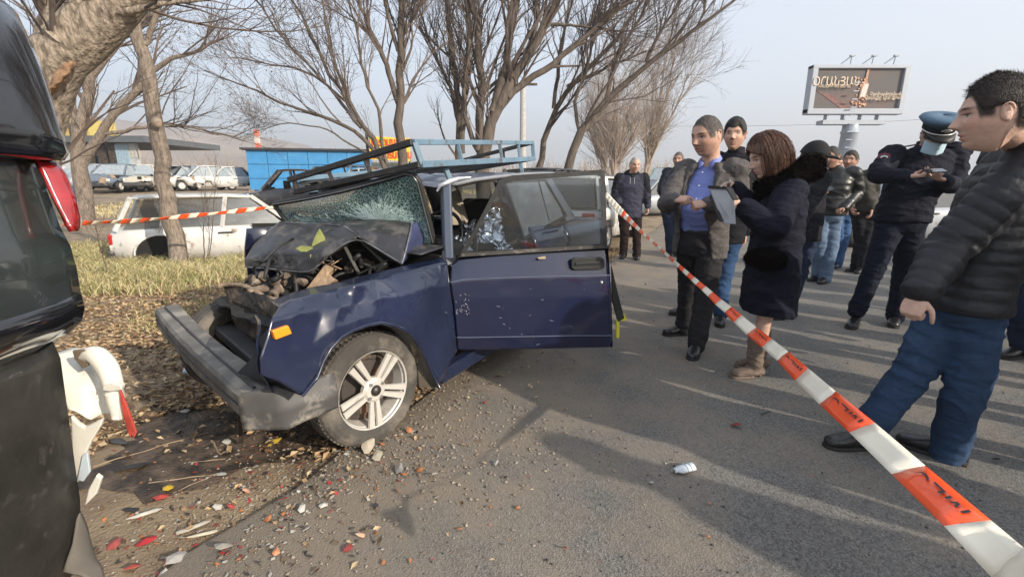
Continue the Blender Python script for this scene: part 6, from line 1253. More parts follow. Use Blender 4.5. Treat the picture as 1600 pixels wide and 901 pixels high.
# ================================================================== BACKGROUND: vehicles, sheds, signs, tape
def carmat(n, c): return mat('car_'+n, c, .35, var=.12, scale=3, coat=.4, wear=((.22, .17, .12), .18, 5))
M_cw = carmat('white', (.62, .61, .58)); M_cs = carmat('silver', (.34, .36, .39)); M_cd = carmat('dark', (.035, .035, .04)); M_cb = carmat('blue_grey', (.12, .15, .19)); M_cc = carmat('cream', (.55, .50, .40))
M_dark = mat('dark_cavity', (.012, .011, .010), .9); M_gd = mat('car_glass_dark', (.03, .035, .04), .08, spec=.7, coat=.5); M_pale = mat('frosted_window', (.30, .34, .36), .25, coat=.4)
def gcar(loc, rz, paint, label, group=None, L=4.3, W=1.7, Hh=1.45, hatch=False, suv=False, glazed=True, wheels=True, crash=0, glz=None, gone=(), kind='car'):
    """car in its own frame: x forward, y left; open greenhouse on pillars, real wheels"""
    e = empty('wrecked_car' if crash else 'parked_car', loc, rz, label, kind, group); M = np.array(ROOT[e.name])
    T = lambda p: np.asarray(p, float) @ M[:3, :3].T+M[:3, 3]
    sw = .5*W; gc = .19 if not suv else .26; bz = Hh*.60; rng = np.random.default_rng(int(abs(loc[0]*100+loc[1]*37)))
    # lower body: sections along x
    xs_ = np.array([-.5, -.485, -.42, -.36, -.28, -.22, -.05, .12, .24, .30, .37, .42, .485, .5])*L
    top = np.interp(xs_/L, [-.5, -.48, -.3, .2, .46, .5], [bz*(.72 if not hatch else .85), bz*.98, bz, bz*.99, bz*.80, bz*.6]); top = top+crash*rng.normal(0, .05, len(xs_))*(xs_ > .2*L)
    bot = np.array([.42, .30, .28, .62, .62, .24, .22, .22, .24, .62, .62, .30, .28, .40])*(1.0)
    bot = np.where(np.isclose(bot, .62), .60, bot); wd = np.interp(xs_/L, [-.5, -.46, -.3, .3, .46, .5], [.80, .94, 1, 1, .93, .78])*sw
    rows = []
    for x, t, b, w_ in zip(xs_, top, bot, wd):
        rows.append([(x, -w_*.80, b), (x, -w_*.98, b+.02), (x, -w_, b+(t-b)*.5), (x, -w_*.985, b+(t-b)*.82), (x, -w_*.93, t), (x, -w_*.5, t+.015), (x, w_*.5, t+.015), (x, w_*.93, t), (x, w_*.985, b+(t-b)*.82), (x, w_, b+(t-b)*.5), (x, w_*.98, b+.02), (x, w_*.80, b)])
    X = np.array(rows); X[:, :, :] += 0
    if crash: m_ = X[..., 0] > .2*L; X = X+(rng.normal(0, .05*crash, X.shape))*m_[..., None]
    mb = MB().grid(T(X)); mb.f += [list(range(12)), list(range(13*12, 14*12))[::-1]]; mb.m += [0, 0]; obj('body', mb, paint, e, smooth=True, bevel=0)
    # greenhouse
    x0, x1, x2, x3 = (-.47 if hatch or suv else -.36)*L, (-.40 if hatch or suv else -.22)*L, .07*L, .24*L
    rw = sw*.74; rz_ = Hh; bw = sw*.92
    roof = np.array([[(x, y*rw, rz_+.03*(1-(y)**2)-(.03 if k in (0, 4) else 0)) for y in np.linspace(-1, 1, 7)] for k, x in enumerate(np.linspace(x1, x2, 5))]); obj('roof', MB().grid(T(roof)), paint, e, smooth=True, solid=.04)
    def pil(a, b, w_=.05): mb_ = MB(); mb_.bar(T(a), T(b), w_, w_*1.3); obj('pillar', mb_, paint, e)
    mid = (-.07*L, -.04*L)
    for s in (-1, 1):
        pil((x0, s*bw, bz-.02), (x1, s*rw, rz_)); pil((mid[0], s*bw, bz-.02), (mid[1], s*rw, rz_)); pil((x3, s*bw, bz-.03), (x2, s*rw, rz_))
        if hatch or suv: pil((-.30*L, s*bw, bz-.02), (-.27*L, s*rw, rz_), .07)
        if glazed:
            segs = [((x0+.08*L if not(hatch or suv) else -.29*L), -.08*L, x1+.02*L if not (hatch or suv) else -.26*L, -.05*L), (-.06*L, x3-.04*L, -.03*L, x2-.01*L)]
            if hatch or suv: segs.append((x0+.03*L, -.31*L, x1+.02*L, -.28*L))
            for a, b, c_, d_ in segs:
                mb_ = MB(); mb_.add(T([(a, s*bw*.995, bz), (b, s*bw*.995, bz), (d_, s*rw*1.01, rz_-.05), (c_, s*rw*1.01, rz_-.05)]), [(0, 1, 2, 3)]); obj('window', mb_, glz or M_gd, e)
    if 'windscreen' not in gone:
        mb_ = MB(); mb_.add(T([(x3, -bw*.95, bz), (x3, bw*.95, bz), (x2, rw*.95, rz_-.02), (x2, -rw*.95, rz_-.02)]), [(0, 1, 2, 3)]); obj('windscreen', mb_, glz or M_pale, e)
    if 'rear' not in gone:
        mb_ = MB(); mb_.add(T([(x0, -bw*.9, bz+.02), (x0, bw*.9, bz+.02), (x1, rw*.9, rz_-.03), (x1, -rw*.9, rz_-.03)]), [(0, 1, 2, 3)]); obj('rear_window', mb_, glz or M_gd, e)
    # cabin, seats, dark wheel wells
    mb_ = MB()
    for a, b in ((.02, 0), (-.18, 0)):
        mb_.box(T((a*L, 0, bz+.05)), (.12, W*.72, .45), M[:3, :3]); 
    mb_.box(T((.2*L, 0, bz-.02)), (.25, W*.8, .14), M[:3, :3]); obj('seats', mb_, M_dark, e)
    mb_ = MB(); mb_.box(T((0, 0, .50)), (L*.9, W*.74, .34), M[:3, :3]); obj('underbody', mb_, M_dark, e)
    for xf in (-.32, .335):
        for s in (-1, 1):
            if not wheels: continue
            c_ = T((xf*L, s*sw*.97, .30)); n_ = M[:3, 1]*s; we_ = empty('wheel', c_, 0); we_.parent = e; we_.matrix_parent_inverse = ROOT[e.name].inverted(); ROOT[we_.name] = Matrix.Translation(Vector(c_.tolist()))
            t_ = MB(); t_.lathe([(.18, -.01), (.24, .0), (.29, -.02), (.305, -.05), (.305, -.14), (.27, -.18)], c_, n_, 24); obj('tyre', t_, M_black, we_, smooth=True)
            t_ = MB(); t_.lathe([(.001, -.005), (.05, 0), (.06, -.03), (.17, -.03), (.19, -.01)], c_, n_, 10); obj('rim', t_, M_alloy, we_)
    for s in (-1, 1):
        mb_ = MB(); mb_.box(T((.485*L, s*sw*.66, bz*.70)), (.08, .30, .14), M[:3, :3]); obj('headlight', mb_, mat('headlight', (.6, .62, .62), .15, coat=1), e, bevel=.03)
        mb_ = MB(); mb_.box(T((-.492*L, s*sw*.72, bz*.80)), (.07, .24, .20), M[:3, :3]); obj('tail_light', mb_, mat('tail_red', (.42, .02, .02), .2, coat=1), e, bevel=.03)
    for xx, s_ in ((.497, 1), (-.497, -1)):
        mb_ = MB(); mb_.box(T((xx*L, 0, .38)), (.10, W*.92, .20), M[:3, :3]); obj('bumper', mb_, paint if not crash else M_cd, e, bevel=.04)
    mb_ = MB(); mb_.bar(T((-.03*L, sw*1.0, bz*.85)), T((-.09*L, sw*1.0, bz*.85)), .03, .03); mb_.bar(T((-.03*L, -sw*1.0, bz*.85)), T((-.09*L, -sw*1.0, bz*.85)), .03, .03); obj('door_handles', mb_, M_black, e)
    if crash:
        for k in range(14):
            b_ = MB(); c0 = T((rng.uniform(.25, .5)*L, rng.uniform(-.8, .8)*sw, rng.uniform(.35, .8))); b_.box((0, 0, 0), rng.uniform(.06, .3, 3)); v_ = b_.verts() @ np.array(Matrix.Rotation(rng.uniform(0, 6), 3, 'Z') @ Matrix.Rotation(rng.uniform(0, 6), 3, 'X')).T+c0
            obj('crushed_part', MB().add(v_, b_.f), [M_dark, M_rust, paint][k % 3], e)
    return e
# white stripped wagon in the grass
wx = P(318, 340, 9.9); 
wr = gcar((wx[0]+.70, 9.9, -.36), R(33), M_cw, 'white stripped hatchback with no wheels standing in the grass behind the tree', L=4.1, W=1.70, Hh=1.42, hatch=True, glazed=True, glz=glass('dusty_pane', (.30, .27, .22), .05, .3), wheels=False, crash=.25, gone=('rear',))
M = np.array(ROOT[wr.name]); T = lambda p: np.asarray(p, float) @ M[:3, :3].T+M[:3, 3]
for s in (-1,):
    for xc in (-1.30, 1.35):
        th_ = np.linspace(0, np.pi, 16); a_ = np.array([T((xc+.40*math.cos(t), s*.862, .38+.36*math.sin(t))) for t in th_]); mb = MB(); mb.add(a_, [list(range(16))]); obj('wheel_well', mb, M_dark, wr)
        mb = MB(); mb.tubes(a_[None], np.full((1, 16), .018), 6); obj('arch_lip', mb, M_cw, wr)
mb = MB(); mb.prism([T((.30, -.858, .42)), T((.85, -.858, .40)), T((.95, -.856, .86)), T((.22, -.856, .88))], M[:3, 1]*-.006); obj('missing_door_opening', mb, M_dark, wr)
for k in range(10):
    b_ = MB(); b_.box(T((.2+.09*k, -.875, .5+.05*(k % 4))), (.2, .03, .03), M[:3, :3] @ np.array(Matrix.Rotation(k*.5, 3, 'Y'))); obj('door_remnant', b_, M_rust if k % 2 else M_cd, wr)
# scrap row on the rise
scr = [(150, 27, 'dark', 100, 'silver wreck without bonnet, nearest the shed opening', M_cs), (188, 26, 'x', 80, 'pale grey crushed shell with its door hanging, second in the scrap row', M_cb), (222, 27, 'x', 60, 'cream white wreck with an open arching bonnet in the scrap row', M_cc),
       (252, 28, 'x', 120, 'silver saloon wreck just right of the roadside trunk', M_cs), (283, 29, 'x', 110, 'dark wreck with crushed nose between two pale ones', M_cd), (316, 29, 'x', 125, 'white wreck with stripped nose in the middle of the scrap row', M_cw), (350, 30, 'x', 118, 'white wreck with torn front wing beside the plastic sheet', M_cw),
       (270, 33, 'x', 95, 'white van-like wreck in the second line behind the scrap row', M_cw), (210, 33, 'x', 95, 'silver wreck in the second line left of the roadside trunk', M_cs), (330, 34, 'x', 100, 'blue-grey wreck in the second line near the blue shed', M_cb), (128, 30, 'x', 90, 'white car parked in the mouth of the shed', M_cw)]
for px, Y, _, rz, lab, m_ in scr:
    p = P(px, 285, Y); gcar((p[0], Y, hgt(p[0], Y)), R(-rz), m_, lab, 'wrecked cars in the scrapyard row', L=4.2, Hh=1.45, glazed=(px % 3 != 0), wheels=px % 4 == 0, crash=1.3, glz=M_pale)
p = P(452, 290, 17); gcar((p[0], 17, hgt(p[0], 17)-.1), R(200), M_cd, 'dark pickup cab shell in front of the blue shed', L=3.4, Hh=1.6, glazed=False, wheels=False, crash=.4)
p = P(520, 285, 19); gcar((p[0], 19, hgt(p[0], 19)-.2), R(170), M_cb, 'dark burnt-out van shell behind the wreck', L=4.4, Hh=1.7, suv=True, glazed=False, wheels=False, crash=.5)
p = P(575, 285, 21); gcar((p[0], 21, hgt(p[0], 21)-.2), R(150), M_cw, 'white scrap car under the yellow sign', L=4.2, Hh=1.5, glazed=False, wheels=False, crash=.5)
# vehicles on the road beyond
p = P(922, 300, 10.6); gcar((p[0], 10.6, 0), R(64), M_cw, 'white estate with red lamps stopped just behind the wreck', L=4.3, W=1.70, Hh=1.42, suv=True)
p = P(1022, 300, 19.5); gcar((p[0], 19.5, 0), R(200), M_cs, 'silver hatchback parked side-on between the grey-haired man and the suit man', L=4.2, Hh=1.42, hatch=True)
p = P(962, 290, 15); gcar((p[0]-.4, 15, 0), R(240), M_cb, 'pale blue-grey car seen behind the grey-haired man', L=4.4, Hh=1.5)
p = P(1040, 285, 42); gcar((p[0], 42, 0), R(240), mat('green_lorry', (.05, .25, .2), .6), 'green lorry far down the road', L=7.5, W=2.4, Hh=2.6, suv=True, kind='lorry')
p = P(1352, 345, 10); gcar((p[0]+.8, 10.5, 0), R(190), M_cs, 'silver car low behind the group by the police officer', L=4.2, Hh=1.35)
p = P(900, 300, 12.3); gcar((p[0]-.5, 12.3, .02), R(64), M_cd, 'dark car parked beyond the wrecked saloon', L=4.4, Hh=1.6, suv=True)
# ---- buildings
def building(name, loc, rz, label, cat): return empty(name, loc, rz, label, cat)
M_bl = mat('blue_sheet', (.045, .24, .50), .6, var=.08, scale=2, bump=.2, bscale=10, wear=((.10, .30, .52), .2, 3))
Yb = 29.0; a0 = P(392, 303, Yb); a1 = P(576, 303, Yb+1.5); zb = float(hgt(a0[0], a0[1]))-.1; zt = P(392, 234, Yb)[2]
sh = building('blue_shed', (a0[0], a0[1], zb), 0, 'bright blue flat-roofed metal shed in the scrapyard', 'shed')
d = nrm(np.array([a1[0]-a0[0], a1[1]-a0[1], 0])); nrmq = np.array([-d[1], d[0], 0]); Ls = np.linalg.norm((a1-a0)[:2]); nc, nr_ = 6, 3; hz = (zt-zb)/nr_
o0 = np.array([a0[0], a0[1], zb])
for i in range(nc):
    for j in range(nr_):
        mb = MB(); mb.box(o0+d*((i+.5)*Ls/nc+(.25*(j % 2)-.12)*0)+UZ*((j+.5)*hz)+nrmq*(.02*((i+j) % 2)*.3), (Ls/nc-.03, .05, hz-.03), np.stack([d, nrmq, UZ], 1)); obj('wall_panel', mb, M_bl, sh, bevel=.01)
mb = MB(); mb.box(o0+d*Ls/2+nrmq*2.6+UZ*(zt-zb)/2, (Ls-.02, 5, zt-zb-.02), np.stack([d, nrmq, UZ], 1)); obj('wall', mb, M_bl, sh)
mb = MB(); mb.box(o0+d*Ls/2+nrmq*2.5+UZ*(zt-zb+.06), (Ls+.5, 5.5, .12), np.stack([d, nrmq, UZ], 1)); obj('roof', mb, mat('tarred_roof', (.04, .04, .045), .8), sh)
mb = MB()
for k in range(5): mb.box(o0+d*(Ls*.55+k*.9)+nrmq*3+UZ*(zt-zb+.45), (.03, .03, .7))
mb.box(o0+d*(Ls*.55+1.8)+nrmq*3+UZ*(zt-zb+.8), (3.7, .03, .03), np.stack([d, nrmq, UZ], 1)); obj('roof_railing', mb, mat('grey_rail', (.35, .35, .36), .6), sh)
# left open shed
M_shw = mat('shed_white', (.46, .48, .48), .7, var=.15, scale=2, wear=((.25, .2, .15), .2, 3))
Ya = 36; L0, L1 = P(60, 285, Ya), P(222, 285, Ya); z0 = float(hgt(L0[0], Ya)); ztp = P(150, 218, Ya)[2]; ls = building('open_shed', ((L0[0]+L1[0])/2, Ya, z0), 0, 'low flat-roofed workshop with a dark open bay and white panelled end', 'shed')
def bx(name, px0, px1, py0, py1, Y, dep, m_, par, **k):
    a, b = P(px0, py0, Y), P(px1, py1, Y); mb = MB(); mb.box(((a[0]+b[0])/2, Y+dep/2, (a[2]+b[2])/2), (abs(b[0]-a[0]), dep, abs(a[2]-b[2]))); return obj(name, mb, m_, par, **k)
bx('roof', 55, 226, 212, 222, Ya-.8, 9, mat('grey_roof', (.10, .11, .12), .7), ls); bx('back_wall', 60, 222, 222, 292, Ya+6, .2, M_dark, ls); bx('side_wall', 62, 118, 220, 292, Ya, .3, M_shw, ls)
bx('end_wall', 180, 222, 224, 290, Ya, .3, M_shw, ls)
for k in range(5): bx('panel', 182+k*4, 185+k*4, 226, 262, Ya-.06, .05, mat('blue_glass_panel', (.30, .42, .50), .3), ls)
for k in range(3): bx('window', 203+k*6, 207.5+k*6, 232, 246, Ya-.06, .05, mat('pane_warm', (.5, .45, .36), .3), ls)
for x_ in (120, 140, 160, 178): bx('post', x_, x_+1.5, 222, 292, Ya, .2, M_grime, ls)
yt = building('yellow_tank', (P(110, 200, 44)[0], 44, 1.2), 0, 'faded yellow container behind the workshop roof', 'container')
mb = MB(); a, b = P(40, 186, 44), P(142, 212, 44); M_yt = mat('faded_yellow', (.50, .40, .12), .7, var=.15)
for k in range(8): xx = a[0]+(b[0]-a[0])*(k+.5)/8; mb = MB(); mb.box((xx, 45.5, (a[2]+b[2])/2), ((b[0]-a[0])/8-.05, 3, a[2]-b[2])); obj('panel', mb, M_yt, yt, bevel=.02)
for k in range(2): mb = MB(); mb.box((a[0]+(b[0]-a[0])*(k*.9+.05), 45.5, b[2]/2+.5), (.3, 2.6, b[2]-1.0)); obj('leg', mb, M_grime, yt)
# yellow signboard with red lettering over a kiosk
Ysg = 20.5; s0, s1, s2, s3 = P(576, 213, Ysg), P(640, 216, Ysg), P(640, 252, Ysg), P(578, 249, Ysg); ye = building('yellow_sign', (s0[0], Ysg, .5), 0, 'yellow signboard with red lettering on a pole above a small kiosk', 'sign')
mb = MB(); mb.prism([s0, s1, s2, s3], (0, .08, 0)); obj('board', mb, mat('sign_yellow', (.90, .62, .03), .5, var=.05, col2=(.92, .68, .10)), ye)
M_red = mat('sign_red', (.75, .05, .03), .5)
def text(s, name, c, size, m_, par, rot=(90, 0, 0), ext=.004, bold=0, sx=1, align='CENTER'):
    cu = bpy.data.curves.new(name, 'FONT'); cu.body = s; cu.size = size; cu.align_x = align; cu.align_y = 'CENTER'; cu.extrude = ext; cu.offset = bold; cu.materials.append(m_); cu.resolution_u = 3
    t_ = bpy.data.objects.new('tmp', cu); COL.objects.link(t_); dg = bpy.context.evaluated_depsgraph_get(); dg.update(); me = bpy.data.meshes.new_from_object(t_.evaluated_get(dg)); bpy.data.objects.remove(t_)
    Mt = Matrix.LocRotScale(Vector([float(x) for x in c]), Matrix.Rotation(R(rot[0]), 3, 'X'), Vector((sx, 1, 1))); me.transform(ROOT[par.name].inverted() @ Mt); me.name = name
    if not me.materials: me.materials.append(m_)
    return obj(name, me, None, par)
mid = (s0+s1+s2+s3)/4; text('ԱՎՏՈՄԱՍԵՐ', 'lettering', mid+np.array([0, -.03, .24]), .36, M_red, ye, sx=.72, bold=.012); text('ՊԱՀԵՍՏԱՄԱՍ', 'lettering', mid+np.array([0, -.03, -.28]), .36, M_red, ye, sx=.72, bold=.012)
bx('post', 574, 576.5, 208, 300, Ysg+.1, .08, M_grime, ye); bx('post', 639, 641, 216, 300, Ysg+.1, .08, M_grime, ye)
bx('kiosk_wall', 580, 642, 254, 300, Ysg+.5, 2, mat('kiosk_grey', (.38, .42, .42), .6), ye)
for k in range(4): bx('window', 583+k*14, 594+k*14, 258, 276, Ysg+.44, .06, mat('kiosk_glass', (.16, .20, .20), .15, coat=1), ye); 
for k in range(5): bx('window_bar', 580+k*14, 582+k*14, 254, 290, Ysg+.40, .05, M_shw, ye)
# striped mast and utility pole
mb = MB(); a, b = P(404, 234, 45), P(401, 205, 45); e = building('mast', (a[0], 45, hgt(a[0], 45)), 0, 'short red and white mast rising behind the blue shed', 'mast')
for k in range(6): t0 = k/6; q0 = np.array([a[0], 45, a[2]-2+(b[2]-a[2]+2)*t0]); mb = MB(); mb.box(q0+UZ*.45, (.35, .35, (b[2]-a[2]+2)/6)); obj('band', mb, mat('mast_red', (.6, .16, .10), .7) if k % 2 else mat('mast_white', (.6, .5, .45), .7), e)
mb = MB(); mb.box((a[0], 45, a[2]/2-1), (.35, .35, a[2]-2)); obj('pole', mb, MATS['mast_red'], e)
mb = MB(); g = np.array([P(817, 280, 24)[0], 24, 0]); mb.tubes(np.array([g, P(817, 130, 24)])[None], np.array([[.19, .13]]), 12, cap=True); e = empty('utility_pole', g, 0, 'slim concrete utility pole behind the roof rack', 'pole'); obj('pole', mb, mat('concrete', (.42, .41, .39), .9), e); mb = MB(); mb.box(P(817, 132, 24), (1.4, .1, .1)); obj('crossarm', mb, M_grime, e)
for k, dy in enumerate((0,)):
    A3, B3 = np.array([40, 60, 9.4]), np.array([g[0], 24, 7.1]); 
wt = MB(); 
for Yk, (pa, pb) in ((60, ((1170, 186), (1640, 160))),):
    A3, B3 = P(*pa, Yk), P(*pb, Yk); t = np.linspace(-1, 1, 24)[:, None]; c_ = (A3+B3)/2+t*(B3-A3)*.9; c_[:, 2] -= 1.2*(1-t[:, 0]**2); wt.tubes(c_[None], np.full((1, 24), .016), 4)
obj('overhead_cable', wt, M_grime, label='thin overhead cable crossing the sky behind the billboard', cat='cable')
# billboard on a single leg
Yq = 27; B = {k: P(*v, Yq) for k, v in dict(tl=(1270, 104), tr=(1420, 98), bl=(1254, 180), br=(1406, 179)).items()}
zt_, zb_ = (B['tl'][2]+B['tr'][2])/2, (B['bl'][2]+B['br'][2])/2; xl, xr = (B['bl'][0]+B['tl'][0])/2, (B['br'][0]+B['tr'][0])/2
bb = building('billboard', (P(1325, 230, Yq)[0], Yq, 0), 0, 'large dark advertising billboard with a bottle picture on one tall grey leg', 'billboard')
Wb, Hb = xr-xl, zt_-zb_; cc = np.array([(xl+xr)/2, Yq, (zt_+zb_)/2]); M_fr = mat('billboard_frame', (.36, .39, .44), .5, var=.04); fw = .30
for nm_, c_, s_ in (('frame', cc+UZ*(Hb/2-fw/2), (Wb, .5, fw*.6)), ('frame', cc-UZ*(Hb/2-fw/2), (Wb, .5, fw)), ('frame', cc-np.array([Wb/2-fw/2, 0, 0]), (fw, .49, Hb-.1)), ('frame', cc+np.array([Wb/2-fw/2, 0, 0]), (fw, .49, Hb-.1))):
    mb = MB(); mb.box(c_, s_); obj(nm_, mb, M_fr, bb, bevel=.03)
mb = MB(); mb.box(cc+np.array([0, .05, 0]), (Wb-fw, .3, Hb-fw)); M_bb = mat('poster_dark', (.115, .105, .10), .8, scale=.25, col2=(.21, .12, .10), thr=(.5, .75), stretch=(1, 1, 2.5)); pst = obj('poster', mb, M_bb, bb)
yp = Yq-.12; px_ = lambda u, v: np.array([cc[0]+u*Wb/2, yp, cc[2]+v*Hb/2])
mb = MB()
for k in range(9):     # pink streaks of the picture
    u0, v0 = -.85+.07*k, -.02-.09*k; mb.prism([px_(u0, v0), px_(u0+.35, v0-.22), px_(u0+.42, v0-.30), px_(u0+.05, v0-.08)], (0, .02+.002*k, 0))
obj('print_streak', mb, mat('print_pink', (.22, .115, .10), .8, var=.3), pst, kind='stuff')
mb = MB(); mb.prism([px_(.045, -.35), px_(.185, -.35), px_(.215, .16), px_(.165, .36), px_(.175, .80), px_(.135, .80), px_(.115, .36), px_(.065, .16)], (0, -.03, 0)); obj('print_bottle', mb, mat('print_amber', (.42, .24, .16), .7, var=.3, scale=3), pst)
mb = MB(); mb.prism([px_(.06, -.30), px_(.165, -.30), px_(.205, .22), px_(.10, .22)], (0, -.045, 0)); obj('print_label', mb, mat('print_cream', (.62, .55, .50), .7), pst)
rg = np.random.default_rng(6); mb = MB()
for k in range(46):
    a = rg.uniform(0, 6.28); u, v = .08+rg.normal(0, .09), -.42+rg.normal(0, .16) if k < 30 else rg.uniform(0, .5); s_ = rg.uniform(.02, .05); mb.prism([px_(u+s_*math.cos(a+q_)*.6, v+s_*math.sin(a+q_)*1.1) for q_ in (0, 1.7, 3.4, 4.9)], (0, -.005-.001*k, 0))
obj('print_splash', mb, mat('print_orange', (.55, .30, .19), .7, var=.4, scale=6), pst, kind='stuff')
M_cr = mat('print_text_cream', (.75, .58, .42), .7)
t1 = text('ՕՀԱՆՅԱՆ', 'lettering', px_(-.50, .28)-np.array([0, .16, 0]), .62, M_cr, bb, bold=0, sx=.84); text('ԿՈՆՅԱԿԻ ԳՈՐԾԱՐԱՆ', 'lettering', px_(-.52, .10)-np.array([0, .16, 0]), .20, M_cr, bb, sx=.8)
text('Չափավորված', 'lettering', px_(.55, -.20)-np.array([0, .16, 0]), .26, M_cr, bb, sx=.9); text('վայելքը կյանքում', 'lettering', px_(.52, -.34)-np.array([0, .16, 0]), .26, M_cr, bb, sx=.9)
mb = MB(); mb.box(cc-UZ*(Hb/2+.42), (Wb*.66, .6, .22)); obj('walkway', mb, M_fr, bb)
for k in range(4): mb = MB(); mb.box(cc-UZ*(Hb/2+.18)+np.array([(k-1.5)*Wb*.18, 0, 0]), (.09, .3, .4)); obj('bracket', mb, M_fr, bb)
pt_ = cc-UZ*(Hb/2+.5); pt_[0] = P(1330, 190, Yq)[0]; ft = np.array([pt_[0], Yq, 0]); mb = MB(); mb.lathe([(.50, 0), (.46, pt_[2]*.5), (.40, pt_[2]-.5), (.44, pt_[2]-.48), (.44, pt_[2]-.38), (.40, pt_[2]-.36), (.38, pt_[2])], ft, (0, 0, 1), 28); obj('leg', mb, mat('leg_steel', (.36, .40, .45), .5, var=.12, stretch=(1, 1, .2)), bb, smooth=True)
for k in range(14): mb = MB(); mb.box(ft+np.array([-.28, -.42, pt_[2]*.25+k*.42]), (.3, .05, .05)); obj('rung', mb, M_fr, bb)
for k in range(3):
    u = (-.42, .02, .46)[k]; a, b = px_(u, 1.0), px_(u, 1.0)+np.array([.0, -.9, .25]); mb = MB(); mb.bar(a+UZ*.0, a+np.array([.25, -.4, .30]), .035, .035); mb.bar(a+np.array([.5, 0, 0]), a+np.array([.25, -.4, .30]), .035, .035); obj('lamp_arm', mb, M_fr, bb); mb = MB(); mb.box(a+np.array([.25, -.45, .30]), (.25, .15, .07)); obj('floodlight', mb, M_fr, bb)
# ---- barrier tape
M_tr = mat('tape_red', (1.0, .10, .018), .35, var=.04, bump=.3, bscale=12, coat=.2); M_tw = mat('tape_white', (.92, .84, .68), .4, var=.04, bump=.3, bscale=12, coat=.15); M_ti = mat('tape_ink', (.04, .03, .03), .6)
tape = empty('barrier_tape', (1.0, 1.0, 0), 0, 'red and white barrier tape running from the lower right corner to the car door', 'tape')
E = [((1655, 900), (1624, 982), .58), ((1600, 855), (1549, 901), .66), ((1548, 812), (1475, 821), .74), ((1446, 727), (1393, 740), .99), ((1367, 660), (1327, 675), 1.24), ((1306, 611), (1280, 631), 1.50), ((1263, 575), (1242, 594), 1.78), ((1232, 549), (1214, 563), 2.02), ((1206, 529), (1190, 542), 2.25), ((1182, 511), (1166, 522), 2.50), ((1159, 492), (1146, 503), 2.66), ((1143, 479), (1132, 488), 2.78), ((1127, 467), (1117, 475), 2.90), ((1114, 456), (1106, 463), 3.0), ((1103, 447), (1096, 453), 3.06), ((1093, 439), (1087, 445), 3.12)]
top = [P(*a, Y) for a, b, Y in E]; bot = [P(*b, Y) for a, b, Y in E]
far = [((1060, 411), (1057, 416), 3.35), ((1030, 384), (1028, 388), 4.6), ((1006, 363), (1004, 367), 6.0), ((985, 340), (981, 347), 7.55), ((968, 321), (963, 331), 7.75), ((948, 300), (944, 306), 7.95)]
ft_, fb_ = [P(*a, Y) for a, b, Y in far], [P(*b, Y) for a, b, Y in far]
col_red = False
def strip(t0, b0, t1, b1, m_, par, nm_='tape_block', sag=0.0, n=6):
    u = np.linspace(0, 1, n)[:, None]; A1 = t0*(1-u)+t1*u; B1 = b0*(1-u)+b1*u; mid_ = (A1+B1)/2; w_ = np.cross(t1-t0, b0-t0); w_ = nrm(w_); nz_ = lambda s_: w_*(.0025*vnoise(np.concatenate([mid_*14+s_], 1)))[:, None]; X = np.stack([A1, mid_*.5+A1*.5+nz_(3), mid_+w_*.004*np.sin(u*9)+nz_(7), mid_*.5+B1*.5+nz_(11), B1], 1); return obj(nm_, MB().grid(X), m_, par, smooth=True, solid=.0006)
for k in range(len(E)-1):
    red = (k % 2 == 0) == False and True
    red = {0: False, 1: False, 2: True}.get(k, (k % 2 == 0)); m_ = M_tr if red else M_tw
    strip(top[k], bot[k], top[k+1], bot[k+1], m_, tape)
    if red and k < 12:
        a, b, c_, d_ = top[k+1], bot[k+1], top[k], bot[k]       # block: from far to near
        nn = nrm(np.cross(c_-a, b-a)); nn = nn if np.dot(nn, a-np.array([0, 0, CAM_Z])) < 0 else -nn; off_ = nn*.005
        Q = lambda u, v: (a*(1-v)+b*v)*(1-u)+(c_*(1-v)+d_*v)*u+off_
        mb = MB()
        arc = [Q(.10+.085*(1-math.cos(t))*.9, .62-.24*math.sin(t)*1.0-.0*t) for t in np.linspace(.1, 2.6, 9)]
        def stroke(u0, v0, u1, v1, w_=.035): mb.add([Q(u0, v0-w_*1.6), Q(u1, v1-w_*1.6), Q(u1, v1+w_*1.6), Q(u0, v0+w_*1.6)], [(0, 1, 2, 3)])
        cpts = [(.13, .44), (.12, .36), (.15, .29), (.20, .27), (.26, .30), (.31, .38)]
        for (u0, v0), (u1, v1) in zip(cpts[:-1], cpts[1:]): stroke(u0, v0, u1, v1, .022)
        stroke(.36, .27, .54, .29, .02); mb.add([Q(.52, .26), Q(.56, .26), Q(.56, .44), Q(.52, .44)], [(0, 1, 2, 3)])
        mb.add([Q(.62, .26), Q(.66, .26), Q(.665, .42), Q(.625, .42)], [(0, 1, 2, 3)])
        mb.add([Q(.70, .42), Q(.735, .42), Q(.765, .26), Q(.73, .26)], [(0, 1, 2, 3)]); mb.add([Q(.73, .26), Q(.77, .26), Q(.81, .42), Q(.775, .42)], [(0, 1, 2, 3)])
        mb.add([Q(.86, .22), Q(.90, .22), Q(.905, .42), Q(.865, .42)], [(0, 1, 2, 3)])
        obj('printed_letters', mb, M_ti, tape, kind='stuff')
path_t = [top[-1]]+ft_; path_b = [bot[-1]]+fb_; tt = np.linspace(0, len(path_t)-1, 27); Tt = np.stack([np.interp(tt, range(len(path_t)), np.array(path_t)[:, i]) for i in range(3)], 1); Bt = np.stack([np.interp(tt, range(len(path_b)), np.array(path_b)[:, i]) for i in range(3)], 1)
for k in range(26): strip(Tt[k], Bt[k], Tt[k+1], Bt[k+1], (M_tw if k > 19 else (M_tr if k % 2 == 1 else M_tw)), tape, n=3)
tp2 = empty('barrier_tape', P(270, 340, 6.8), 0, 'twisted red and white tape strung across the straight trunk on the left', 'tape')
